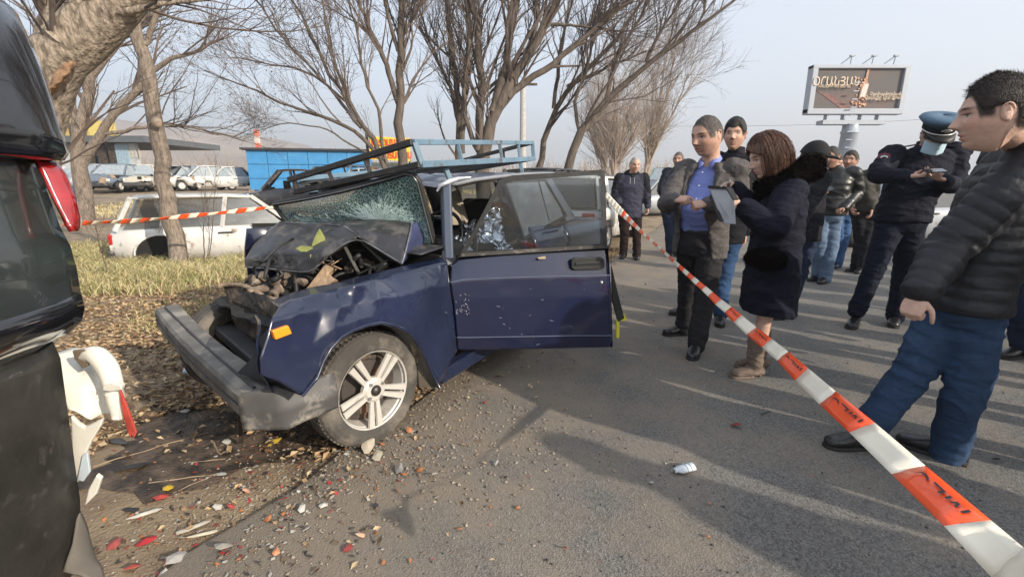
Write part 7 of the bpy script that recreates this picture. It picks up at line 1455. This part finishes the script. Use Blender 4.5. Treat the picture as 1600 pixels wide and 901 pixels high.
ks = np.linspace(0, 1, 23); y_ = np.interp(ks, [0, .35, .7, 1], [350, 345, 334, 323.5]); x_ = 100+ks*330; Yk = np.interp(ks, [0, .5, 1], [4.8, 6.9, 7.2])
for k in range(22):
    hw_ = 3.2+1.0*math.sin(k*1.1); hw2 = 3.2+1.0*math.sin((k+1)*1.1); strip(P(x_[k]+2, y_[k]-hw_, Yk[k]), P(x_[k]-3, y_[k]+hw_, Yk[k]), P(x_[k+1]+2, y_[k+1]-hw2, Yk[k+1]), P(x_[k+1]-3, y_[k+1]+hw2, Yk[k+1]), M_tr if k % 2 == 0 else M_tw, tp2, n=3)
# ================================================================== LITTER, LEAVES, GRASS, GRAVEL
rg = np.random.default_rng(77)
def surf(x, y):
    x = np.asarray(x, float); y = np.asarray(y, float); on = x > road_x(y)+.05
    q = np.stack([x*4, y*4, x*0], -1).reshape(-1, 3); g_ = hgt(x, y)-.012+fbm(q, 3).reshape(x.shape)*.018*np.exp(-(y/14)**2)*sstep(-.2, .3, road_x(y)-x)-.02*sstep(.3, -.3, road_x(y)-x)
    return np.where(on, .005, g_)
def inzone(x, y, lo, hi): d_ = road_x(y)-x; return (d_ > lo) & (d_ < hi)
# fallen leaves: curled four-point blades in several browns
def leaves(n, name, cols, label, region, sz=(.03, .06), seed=1):
    r_ = np.random.default_rng(seed); x, y = region(r_, n); sc_ = G(335, 690); kk = (((x-sc_[0])/.55)**2+((y-sc_[1])/.42)**2+.5*fbm(np.stack([x*5, y*5, x*0], 1), 2) > 1) | (r_.random(len(x)) < .06); x, y = x[kk], y[kk]; n = len(x); z = surf(x, y)+r_.uniform(.004, .022, n); a = r_.uniform(0, 6.28, n); s = r_.uniform(*sz, n); t = nrm(np.stack([np.cos(a), np.sin(a), r_.normal(0, .25, n)], 1)); u = nrm(np.stack([-np.sin(a), np.cos(a), r_.normal(0, .35, n)], 1))
    c = np.stack([x, y, z], 1); cu = r_.uniform(.1, .4, n)[:, None]*s[:, None]*np.array([0, 0, 1.])
    V = np.stack([c-t*s[:, None]*.6, c-u*s[:, None]*.38+cu*.6, c+t*s[:, None]*.7+cu*.3, c+u*s[:, None]*.38+cu*.6, c-cu*.1], 1)
    F = np.array([(0, 1, 4), (1, 2, 4), (2, 3, 4), (3, 0, 4)]); F = (np.arange(n)[:, None, None]*5+F[None]).reshape(-1, 3)
    mb = MB().add(V.reshape(-1, 3), F); me = mkmesh(name, mb, cols); me.polygons.foreach_set('material_index', np.repeat(r_.integers(0, len(cols), n), 4)); o = bpy.data.objects.new(name, me); COL.objects.link(o); ROOT[o.name] = Matrix.Identity(4); tag(o, label, 'leaves', kind='stuff'); return o
LC = [mat('leaf_tan', (.42, .28, .15), .8, var=.3, scale=30), mat('leaf_brown', (.22, .13, .07), .85, var=.35, scale=30), mat('leaf_pale', (.50, .38, .23), .8, var=.25, scale=30), mat('leaf_dark', (.10, .065, .04), .9, var=.3, scale=30)]
def reg1(r_, n):
    y = r_.uniform(2.0, 9.5, n)**1.0; x = road_x(y)-np.abs(r_.normal(.3, 1.9, n)); dens = fbm(np.stack([x*1.1, y*1.1, x*0], 1), 3); k = (dens > -.45+r_.uniform(-.3, .3, n)) & (x > -8); return x[k], y[k]
leaves(60000, 'fallen_leaves', LC, 'carpet of dry brown fallen leaves on the dirt verge', reg1, (.014, .042), 3)
def reg3(r_, n): y = r_.uniform(3.6, 8.5, n); x = road_x(y)-r_.uniform(.2, 7.5, n); return x, y
leaves(42000, 'leaf_carpet', [LC[0], LC[0], LC[2], LC[1]], 'thin spread of tan leaves between the grass and the wreck', reg3, (.016, .042), 4)
def reg2(r_, n): y = r_.uniform(.9, 6, n); x = road_x(y)+r_.normal(-.1, .5, n); return x, y
leaves(900, 'scattered_leaves', LC, 'dry leaves scattered thinly along the road edge', reg2, (.01, .03), 5)
# stones and grit
def stones(n, name, m_, label, region, sz, seed):
    r_ = np.random.default_rng(seed); x, y = region(r_, n); n = len(x); s = sz[0]+(sz[1]-sz[0])*r_.random(n)**3; ico = np.array([(1, 0, 0), (-1, 0, 0), (0, 1, 0), (0, -1, 0), (0, 0, 1), (0, 0, -1)], float); V = ico[None]*r_.uniform(.6, 1.2, (n, 6, 1)); a = r_.uniform(0, 6.28, n); ca, sa = np.cos(a), np.sin(a)
    V = np.stack([V[..., 0]*ca[:, None]-V[..., 1]*sa[:, None], V[..., 0]*sa[:, None]+V[..., 1]*ca[:, None], V[..., 2]*.65], -1)*s[:, None, None]+np.stack([x, y, surf(x, y)+s*.25], 1)[:, None]
    F = np.array([(0, 2, 4), (2, 1, 4), (1, 3, 4), (3, 0, 4), (2, 0, 5), (1, 2, 5), (3, 1, 5), (0, 3, 5)]); F = (np.arange(n)[:, None, None]*6+F[None]).reshape(-1, 3); mb = MB().add(V.reshape(-1, 3), F); obj(name, mb, m_, label=label, cat='gravel', kind='stuff', smooth=False)
M_st = mat('stone', (.24, .19, .14), .95, var=.35, scale=60, wear=((.36, .31, .25), .5, 30)); M_st2 = mat('grit_dark', (.06, .055, .05), .9)
def regs(r_, n): y = r_.uniform(.7, 5.5, n); x = road_x(y)+r_.normal(-.05, .26, n); return x, y
stones(10000, 'roadside_gravel', M_st, 'gravel and grit along the broken road edge', regs, (.002, .010), 11)
def regr(r_, n): y = 10**r_.uniform(-.05, .8, n); x = r_.uniform(-1.1, 1.0, n)*y*1.1+.3; k = x > road_x(y); return x[k], y[k]
stones(9000, 'road_grit', M_st, 'fine grit lying loose on the asphalt', regr, (.001, .0035), 12); stones(1500, 'glass_crumbs', M_st2, 'dark crumbs of plastic and rubber on the asphalt', regr, (.002, .008), 13)
def regw(r_, n): a = r_.normal(0, 1, (n, 2)); return -.55+a[:, 0]*.5, 2.15+a[:, 1]*.28
stones(2000, 'kicked_up_soil', M_st, 'soil clods and grit kicked up around the front wheel', regw, (.002, .013), 14)
# grass: thin blades
def grass(n, name, cols, label, region, h, seed, w_=.004):
    r_ = np.random.default_rng(seed); x, y = region(r_, n); n = len(x); hh = r_.uniform(h[0], h[1], n); w2 = w_*(1+y/9); a = r_.uniform(0, 6.28, n); b = np.stack([x, y, surf(x, y)-.01], 1); u = np.stack([np.cos(a), np.sin(a), 0*a], 1)*w2[:, None]; ln = np.stack([r_.normal(0, .35, n), r_.normal(0, .35, n), np.ones(n)], 1)*hh[:, None]; bend = np.stack([r_.normal(0, .35, n), r_.normal(0, .35, n), -.15*np.ones(n)], 1)*hh[:, None]
    V = np.stack([b-u, b+u, b+ln*.55+u*.7, b+ln*.55-u*.7, b+ln+bend], 1); F4 = (np.arange(n)[:, None]*5+np.array([0, 1, 2, 3])[None]); F3 = (np.arange(n)[:, None]*5+np.array([3, 2, 4])[None]); mb = MB(); mb.add(V.reshape(-1, 3), F4); mb.f += F3.tolist(); mb.m += [0]*n
    me = mkmesh(name, mb, cols); mi = r_.integers(0, len(cols), n); me.polygons.foreach_set('material_index', np.concatenate([mi, mi])); o = bpy.data.objects.new(name, me); COL.objects.link(o); ROOT[o.name] = Matrix.Identity(4); tag(o, label, 'grass', kind='stuff')
GC = [mat('grass_straw', (.56, .45, .23), .8, var=.25, scale=4), mat('grass_olive', (.32, .28, .12), .8, var=.3, scale=4), mat('grass_green', (.25, .26, .10), .8, var=.3, scale=4), mat('grass_pale', (.55, .47, .28), .8, var=.2, scale=4)]
def regg(r_, n):
    y = r_.uniform(5.3, 12.5, n); x = road_x(y)-r_.uniform(.9, 12, n); d_ = fbm(np.stack([x*.7, y*.7, x*0+4], 1), 3); k = (d_ > -.35+r_.uniform(-.4, .4, n)) & (x > -y*1.25) & (y > 5.3+.9*np.exp(-(x+2.2)**2)); return x[k], y[k]
grass(85000, 'dry_grass', GC, 'dry yellow-green grass and weeds around the white hatchback shell', regg, (.06, .28), 21)
def regt(r_, n): y = r_.uniform(3.5, 6.0, n); x = road_x(y)-np.abs(r_.normal(1.5, 1.6, n)); d_ = fbm(np.stack([x*1.4, y*1.4, x*0+8], 1), 3); k = (d_ > .15); return x[k], y[k]
grass(16000, 'grass_tufts', GC, 'sparse grass tufts poking through the leaf litter', regt, (.03, .10), 22)
def regf(r_, n): y = r_.uniform(12.5, 27, n); x = road_x(y)-r_.uniform(1.5, 24, n); d_ = fbm(np.stack([x*.4, y*.4, x*0+3], 1), 3); k = (d_ > .05) & (x > -y*1.2); return x[k], y[k]
grass(30000, 'far_dry_grass', GC[:1]+GC[3:], 'straw-coloured dry grass on the rise below the scrapyard', regf, (.05, .22), 23, .006)
# saplings & dry stems near the trunk
for k, (px, py, Yk, hp) in enumerate([(313, 385, 7.4, 120), (160, 380, 6.6, 60), (318, 350, 8.8, 100)]):
    g = P(px, py, Yk); g[2] = float(surf(g[0], g[1])); tp_ = P(px+(8, -15, 20)[k], py-hp, Yk)
    tree('sapling', ['thin bare sapling right of the pruned trunk', 'thin leaning twig shrub left of the white hatchback shell', 'second thin sapling standing against the white hatchback shell'][k], [([g, (g+tp_)/2+rg.normal(0, .04, 3), tp_], (.014, .010, .004))], [dict(per=9, lo=.25, hi=.6, ang=.7, rf=.6, up=.3, rmin=.0025), dict(per=4, lo=.1, hi=.3, ang=.6, rf=.6, K=4, rmin=.002)], M_twig, M_twig, 50+k, cat='sapling', sides=6)
# sticks
def stick(px0, py0, px1, py1, r0, m_, label, name='stick'):
    a, b = G(px0, py0), G(px1, py1); a[2] = float(surf(a[0], a[1]))+r0; b[2] = float(surf(b[0], b[1]))+r0*1.5; mb = MB(); K = 6; t = np.linspace(0, 1, K)[:, None]; c = a*(1-t)+b*t; c[1:-1] += rg.normal(0, np.linalg.norm(b-a)*.02, (K-2, 3))*[1, 1, .2]; mb.tubes(c[None], np.linspace(r0, r0*.6, K)[None], 5, cap=True); obj(name, mb, m_, label=label, cat=name.replace('_', ' '))
M_sw = mat('dry_wood', (.36, .27, .18), .9, var=.25, scale=20); M_dk = mat('dark_strip', (.04, .038, .035), .7, var=.3)
stick(145, 728, 325, 672, .003, M_sw, 'long thin pale stem running from the white shard towards the bumper')
stick(232, 752, 345, 738, .004, M_sw, 'pale curved twig above the yellow fragment')
stick(330, 686, 345, 708, .006, M_sw, 'short stub of pale wood below the far end of the bumper bracket')
stick(270, 768, 330, 742, .003, M_sw, 'thin twig just right of the yellow fragment')
stick(392, 598, 398, 604, .004, M_sw, 'tiny stick under the bumper end cap')
stick(300, 720, 352, 714, .003, M_sw, 'thin twig lying level left of the steel bracket foot')
# larger debris, each its own object
def shard(px, py, w_, h_, col, label, name, cat, seed, ang=None, thick=.006, tilt=.25, rough=.35, n=7, coat=.3, Z=0):
    r_ = np.random.default_rng(seed); c = G(px, py); c[2] = float(surf(c[0], c[1]))+.006+Z; sc = c[1]/FPX*.86; ww, hh = w_*sc, h_*sc*1.9; a0_ = r_.uniform(0, 6.28) if ang is None else ang
    t = np.sort(r_.uniform(0, 6.28, n)); t = np.linspace(0, 6.28, n, endpoint=False)+r_.uniform(-.3, .3, n); rr = r_.uniform(.65, 1.1, n); L_ = np.stack([np.cos(t)*rr*ww/2, np.sin(t)*rr*hh/2, 0*t], 1)
    Mx = np.array(Matrix.Rotation(a0_ if ang is not None else 0, 3, 'Z') @ Matrix.Rotation(r_.normal(0, tilt), 3, 'X') @ Matrix.Rotation(r_.normal(0, tilt), 3, 'Y')); V = L_ @ Mx.T; V[:, 2] -= V[:, 2].min()
    nm_ = 'shard_%s' % '_'.join('%d' % (x*100) for x in col); m_ = mat(nm_, col, rough, var=.15, coat=coat, scale=30)
    mb = MB(); cen = V.mean(0)+np.array([0, 0, .3*thick+.12*min(ww, hh)]); VV = np.vstack([V, cen]); f_ = [(i, (i+1) % n, n) for i in range(n)]; mb.add(VV+c, f_); return obj(name, mb, m_, label=label, cat=cat, solid=thick*.5)
RED, ORG, WHT, GRY, YEL, BLK, TAN = (.27, .035, .03), (.42, .16, .06), (.40, .385, .35), (.26, .25, .23), (.62, .42, .04), (.03, .03, .03), (.42, .33, .22)
shards = [(1150, 668, 24, 12, RED, 'red lens shard lying alone on the asphalt left of the nearest man', 'lens_shard'), (1018, 757, 14, 6, WHT, 'small white plastic sliver beside the white bracket', 'plastic_sliver'),
 (625, 737, 20, 16, GRY, 'pale grey flake nearest below the front wheel', 'plastic_flake'), (677, 746, 16, 12, WHT, 'whitish flake right of the orange sliver', 'plastic_flake'), (656, 738, 22, 8, ORG, 'long orange sliver between two pale flakes', 'lens_shard'), (632, 745, 12, 9, ORG, 'small orange piece touching the grey flake', 'lens_shard'),
 (543, 860, 26, 13, RED, 'red lens shard near the bottom edge below the wheel', 'lens_shard'), (433, 868, 20, 10, ORG, 'orange shard left of the red one near the bottom edge', 'lens_shard'), (563, 841, 22, 8, (.55, .33, .22), 'pinkish broken clip above the bottom red shard', 'plastic_clip'),
 (883, 861, 10, 9, RED, 'small round red fragment at the bottom centre', 'lens_shard'), (766, 796, 10, 6, ORG, 'left of two small orange bits in the middle of the asphalt', 'lens_shard'), (810, 796, 12, 6, ORG, 'right of two small orange bits in the middle of the asphalt', 'lens_shard'), (598, 697, 10, 6, ORG, 'orange bit beside the tyre foot', 'lens_shard'), (640, 677, 11, 8, ORG, 'orange chip on the gravel right of the tyre', 'lens_shard'), (757, 632, 10, 7, (.4, .08, .05), 'dark red bit at the shadow edge right of the wheel', 'lens_shard'),
 (775, 727, 12, 9, WHT, 'glassy white crumb in the middle of the sunlit asphalt', 'glass_crumb'), (790, 749, 10, 5, BLK, 'black sliver below the glassy crumb', 'plastic_sliver'), (1106, 842, 9, 6, ORG, 'orange bit near the lower right shadow edge', 'lens_shard'), (262, 762, 26, 16, YEL, 'bright yellow fragment in the dirt right of the torn bumper', 'plastic_fragment'),
 (252, 775, 40, 14, (.45, .06, .05), 'dusty red lens piece just below the yellow fragment', 'lens_piece'), (228, 843, 40, 18, (.50, .03, .035), 'glossy red lens piece in the litter at the bottom left', 'lens_piece'), (180, 845, 30, 18, (.35, .08, .07), 'dull red lens piece left of the glossy one', 'lens_piece'), (206, 884, 34, 16, (.42, .08, .06), 'dull red lens piece at the bottom edge', 'lens_piece'),
 (335, 852, 24, 16, (.28, .07, .06), 'maroon shard beside the large grey chips', 'lens_shard'), (350, 862, 38, 22, (.40, .37, .32), 'large rounded grey chip at the dirt edge', 'paint_chip'), (277, 874, 34, 30, (.42, .40, .37), 'pointed pale chip left of the rounded grey chip', 'paint_chip'), (310, 862, 34, 18, GRY, 'grey-green chip between the two large chips', 'paint_chip'), (255, 893, 18, 14, (.5, .47, .42), 'small pale chip at the very bottom of the litter', 'paint_chip'),
 (362, 790, 20, 8, (.40, .08, .07), 'red sliver near the dark crack in the dirt', 'lens_shard'), (340, 792, 26, 8, WHT, 'white and black sliver left of the red sliver', 'plastic_sliver'), (310, 786, 16, 8, (.6, .55, .48), 'pale chip above the big chips', 'paint_chip'), (385, 765, 20, 10, (.6, .35, .25), 'pinkish chip on the dirt near the crack', 'paint_chip'),
 (300, 822, 70, 8, (.5, .46, .38), 'long pale splinter in the litter at bottom left', 'splinter'), (318, 832, 60, 7, (.55, .5, .38), 'second pale splinter parallel below the first', 'splinter'), (225, 800, 60, 7, (.55, .52, .46), 'pale strip right of the dark wedge', 'splinter'), (206, 730, 60, 16, BLK, 'black rubber flap in the shade near the torn bumper', 'rubber_flap'), (185, 690, 50, 12, (.06, .06, .06), 'dark bar lying left of the puddle of oil', 'metal_bar'),
 (205, 795, 48, 10, BLK, 'dark wedge of plastic pointing at the bottom-left litter', 'plastic_wedge'), (345, 740, 26, 6, WHT, 'thin white strip in the dirt by the twigs', 'plastic_strip'), (575, 707, 34, 22, (.36, .31, .24), 'grey-brown paper-like flakes against the tyre', 'paper_flake'), (590, 716, 24, 18, (.40, .36, .28), 'second flake of the pair against the tyre', 'paper_flake'),
 (505, 793, 20, 10, (.6, .57, .5), 'white bone-like piece below the tyre', 'plastic_piece'), (473, 800, 16, 10, (.45, .45, .42), 'grey nut-like lump left of the white piece', 'plastic_piece'), (420, 815, 18, 10, ORG, 'orange chip on the sunlit dirt by the road edge', 'lens_shard'), (443, 806, 10, 8, ORG, 'small orange chip right of the other on the dirt', 'lens_shard'), (1555, 722, 16, 7, BLK, 'short black strip on the asphalt behind the nearest man', 'rubber_strip'), (1195, 650, 30, 3, BLK, 'thin black wire scrap near the red shard', 'wire_scrap'), (355, 690, 20, 8, WHT, 'white flake in the oil stain', 'plastic_flake'), (428, 690, 30, 14, YEL, 'yellowish leaf-like scrap under the bumper', 'plastic_scrap'), (1108, 790, 8, 5, (.5, .2, .1), 'tiny brown bit in the lower right shadow edge', 'plastic_bit'), (345, 598, 16, 8, WHT, 'white flake in the shade below the bottle', 'plastic_flake'), (290, 640, 22, 6, WHT, 'pale flake left of the oil stain', 'plastic_flake'), (330, 618, 22, 5, WHT, 'narrow pale sliver in the shade under the bumper', 'plastic_sliver')]
for k, s_ in enumerate(shards):
    big = s_[2] > 50; shard(s_[0], s_[1], s_[2], s_[3], s_[4], s_[5], s_[6], s_[6].split('_')[-1], 200+k, ang=(.55 if big else None), tilt=.1 if big else .3, rough=.25 if s_[4] in (RED, ORG) else .6, coat=.6 if s_[4] in (RED, ORG) else 0)
def crumbs(n, name, cols, label, region, sz, seed):
    r_ = np.random.default_rng(seed); x, y = region(r_, n); n = len(x); s = r_.uniform(*sz, n); a = r_.uniform(0, 6.28, n); asp = r_.uniform(.15, .8, n); t = nrm(np.stack([np.cos(a), np.sin(a), r_.normal(0, .25, n)], 1))*s[:, None]; u = nrm(np.stack([-np.sin(a), np.cos(a), r_.normal(0, .3, n)], 1))*(s*asp)[:, None]; c = np.stack([x, y, surf(x, y)+.006+s*.1], 1); k1 = r_.uniform(.3, 1, (n, 4, 1))
    V = np.stack([c-t*k1[:, 0]-u*.3, c+t*.3-u*k1[:, 1], c+t*k1[:, 2]+u*.2, c-t*.2+u*k1[:, 3]], 1).reshape(-1, 3); F = np.arange(n*4).reshape(-1, 4); me = mkmesh(name, MB().add(V, F), cols); me.polygons.foreach_set('material_index', r_.choice(len(cols), n, p=[.34, .18, .12, .10, .26])); o = bpy.data.objects.new(name, me); COL.objects.link(o); ROOT[o.name] = Matrix.Identity(4); md = o.modifiers.new('s', 'SOLIDIFY'); md.thickness = .002; tag(o, label, 'debris', kind='stuff')
def regd(r_, n): a = r_.normal(0, 1, (n, 2)); x = -1.05+a[:, 0]*.33+.0; y = 1.75+a[:, 1]*.40; return x-.05, y
def regd2(r_, n): y = 10**r_.uniform(-.02, .6, n); x = -.2+r_.normal(0, .7, n)*y*.6; k = x > -1.2; return x[k], y[k]
CC = [mat('crumb_pale', (.42, .40, .36), .6), mat('crumb_dark', (.04, .04, .04), .5), mat('crumb_red', (.34, .04, .04), .3), mat('crumb_orange', (.45, .17, .06), .4), mat('crumb_brown', (.20, .14, .09), .8)]
crumbs(900, 'small_debris', CC, 'small broken bits of plastic, lens and paint below the crushed nose', regd, (.004, .020), 31)
crumbs(260, 'scattered_crumbs', CC, 'tiny broken bits scattered thinly over the asphalt', regd2, (.002, .007), 32)
# white channel-shaped bracket on the asphalt
c = G(1067, 738); e = empty('plastic_bracket', c, R(20), 'white ribbed plastic bracket lying on the shaded asphalt', 'bracket'); Mq = np.array(Matrix.Rotation(R(20), 3, 'Z')); X = []
for i in np.linspace(-.055, .055, 8): X.append([c+Mq @ np.array([i, .028*math.cos(t)*(.5 if i < -.03 else 1), .006+.030*math.sin(t)]) for t in np.linspace(.1, 2.7, 9)])
obj('channel', MB().grid(np.array(X)), mat('bracket_white', (.60, .66, .70), .5), e, smooth=True, solid=.003)
for k in range(2): rb = [c+Mq @ np.array([.01+.022*k, .030*math.cos(t), .008+.032*math.sin(t)]) for t in np.linspace(.1, 2.7, 9)]; mb = MB(); mb.tubes(np.array(rb)[None], np.full((1, 9), .002), 5); obj('rib', mb, MATS['bracket_white'], e)
# crushed plastic bottle in the leaves
c0, c1 = G(288, 585), G(338, 581); c0[2] = c1[2] = .03; mb = MB(); ax_ = c1-c0; L_ = np.linalg.norm(ax_); mb.lathe([(.001, 0), (.026, .004), (.030, .02), (.031, L_*.45), (.024, L_*.55), (.020, L_*.72), (.011, L_*.88), (.011, L_)], c0, ax_, 18); v = mb.verts(); v[:, 2] = .004+(v[:, 2]-.0)*.75; mb.v = [v+rg.normal(0, .0012, v.shape)]; bt = obj('plastic_bottle', mb, mat('bottle_plastic', (.62, .66, .70), .2, var=.1, coat=.5), label='crushed clear plastic bottle lying in the leaves by the bumper', cat='bottle', base=c0)
mb = MB(); mb.lathe([(.001, L_+.004), (.012, L_+.004), (.013, L_-.012)], c0, ax_, 12); obj('cap', mb, mat('bottle_cap', (.7, .7, .7), .5), bt)
# oil stain soaked into the dirt (its own colour, not shade)
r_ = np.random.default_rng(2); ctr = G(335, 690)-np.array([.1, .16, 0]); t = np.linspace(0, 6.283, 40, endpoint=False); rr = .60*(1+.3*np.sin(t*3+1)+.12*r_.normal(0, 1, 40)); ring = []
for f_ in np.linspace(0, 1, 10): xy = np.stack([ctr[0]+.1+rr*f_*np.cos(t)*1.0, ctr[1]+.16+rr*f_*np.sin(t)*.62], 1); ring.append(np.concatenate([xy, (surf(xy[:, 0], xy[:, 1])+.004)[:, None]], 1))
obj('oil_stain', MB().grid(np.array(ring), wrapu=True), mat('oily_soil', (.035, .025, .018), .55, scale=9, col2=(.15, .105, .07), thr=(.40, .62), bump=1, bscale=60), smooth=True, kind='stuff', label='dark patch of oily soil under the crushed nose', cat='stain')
# ------------------------------------------------------------------ haze
hz = MB(); hz.box((0, 400, 70), (3600, 2200, 148)); hzo = obj('haze', hz, bpy.data.materials.new('haze_air'), kind='stuff', label='thin pale haze in the air over the plain', cat='haze')
m = hzo.data.materials[0]; m.use_nodes = True; N = m.node_tree.nodes; N.remove(N['Principled BSDF']); pv = N.new('ShaderNodeVolumePrincipled'); pv.inputs['Color'].default_value = (.93, .95, 1, 1); pv.inputs['Density'].default_value = .0015; pv.inputs['Anisotropy'].default_value = .2; m.node_tree.links.new(pv.outputs[0], N['Material Output'].inputs['Volume'])
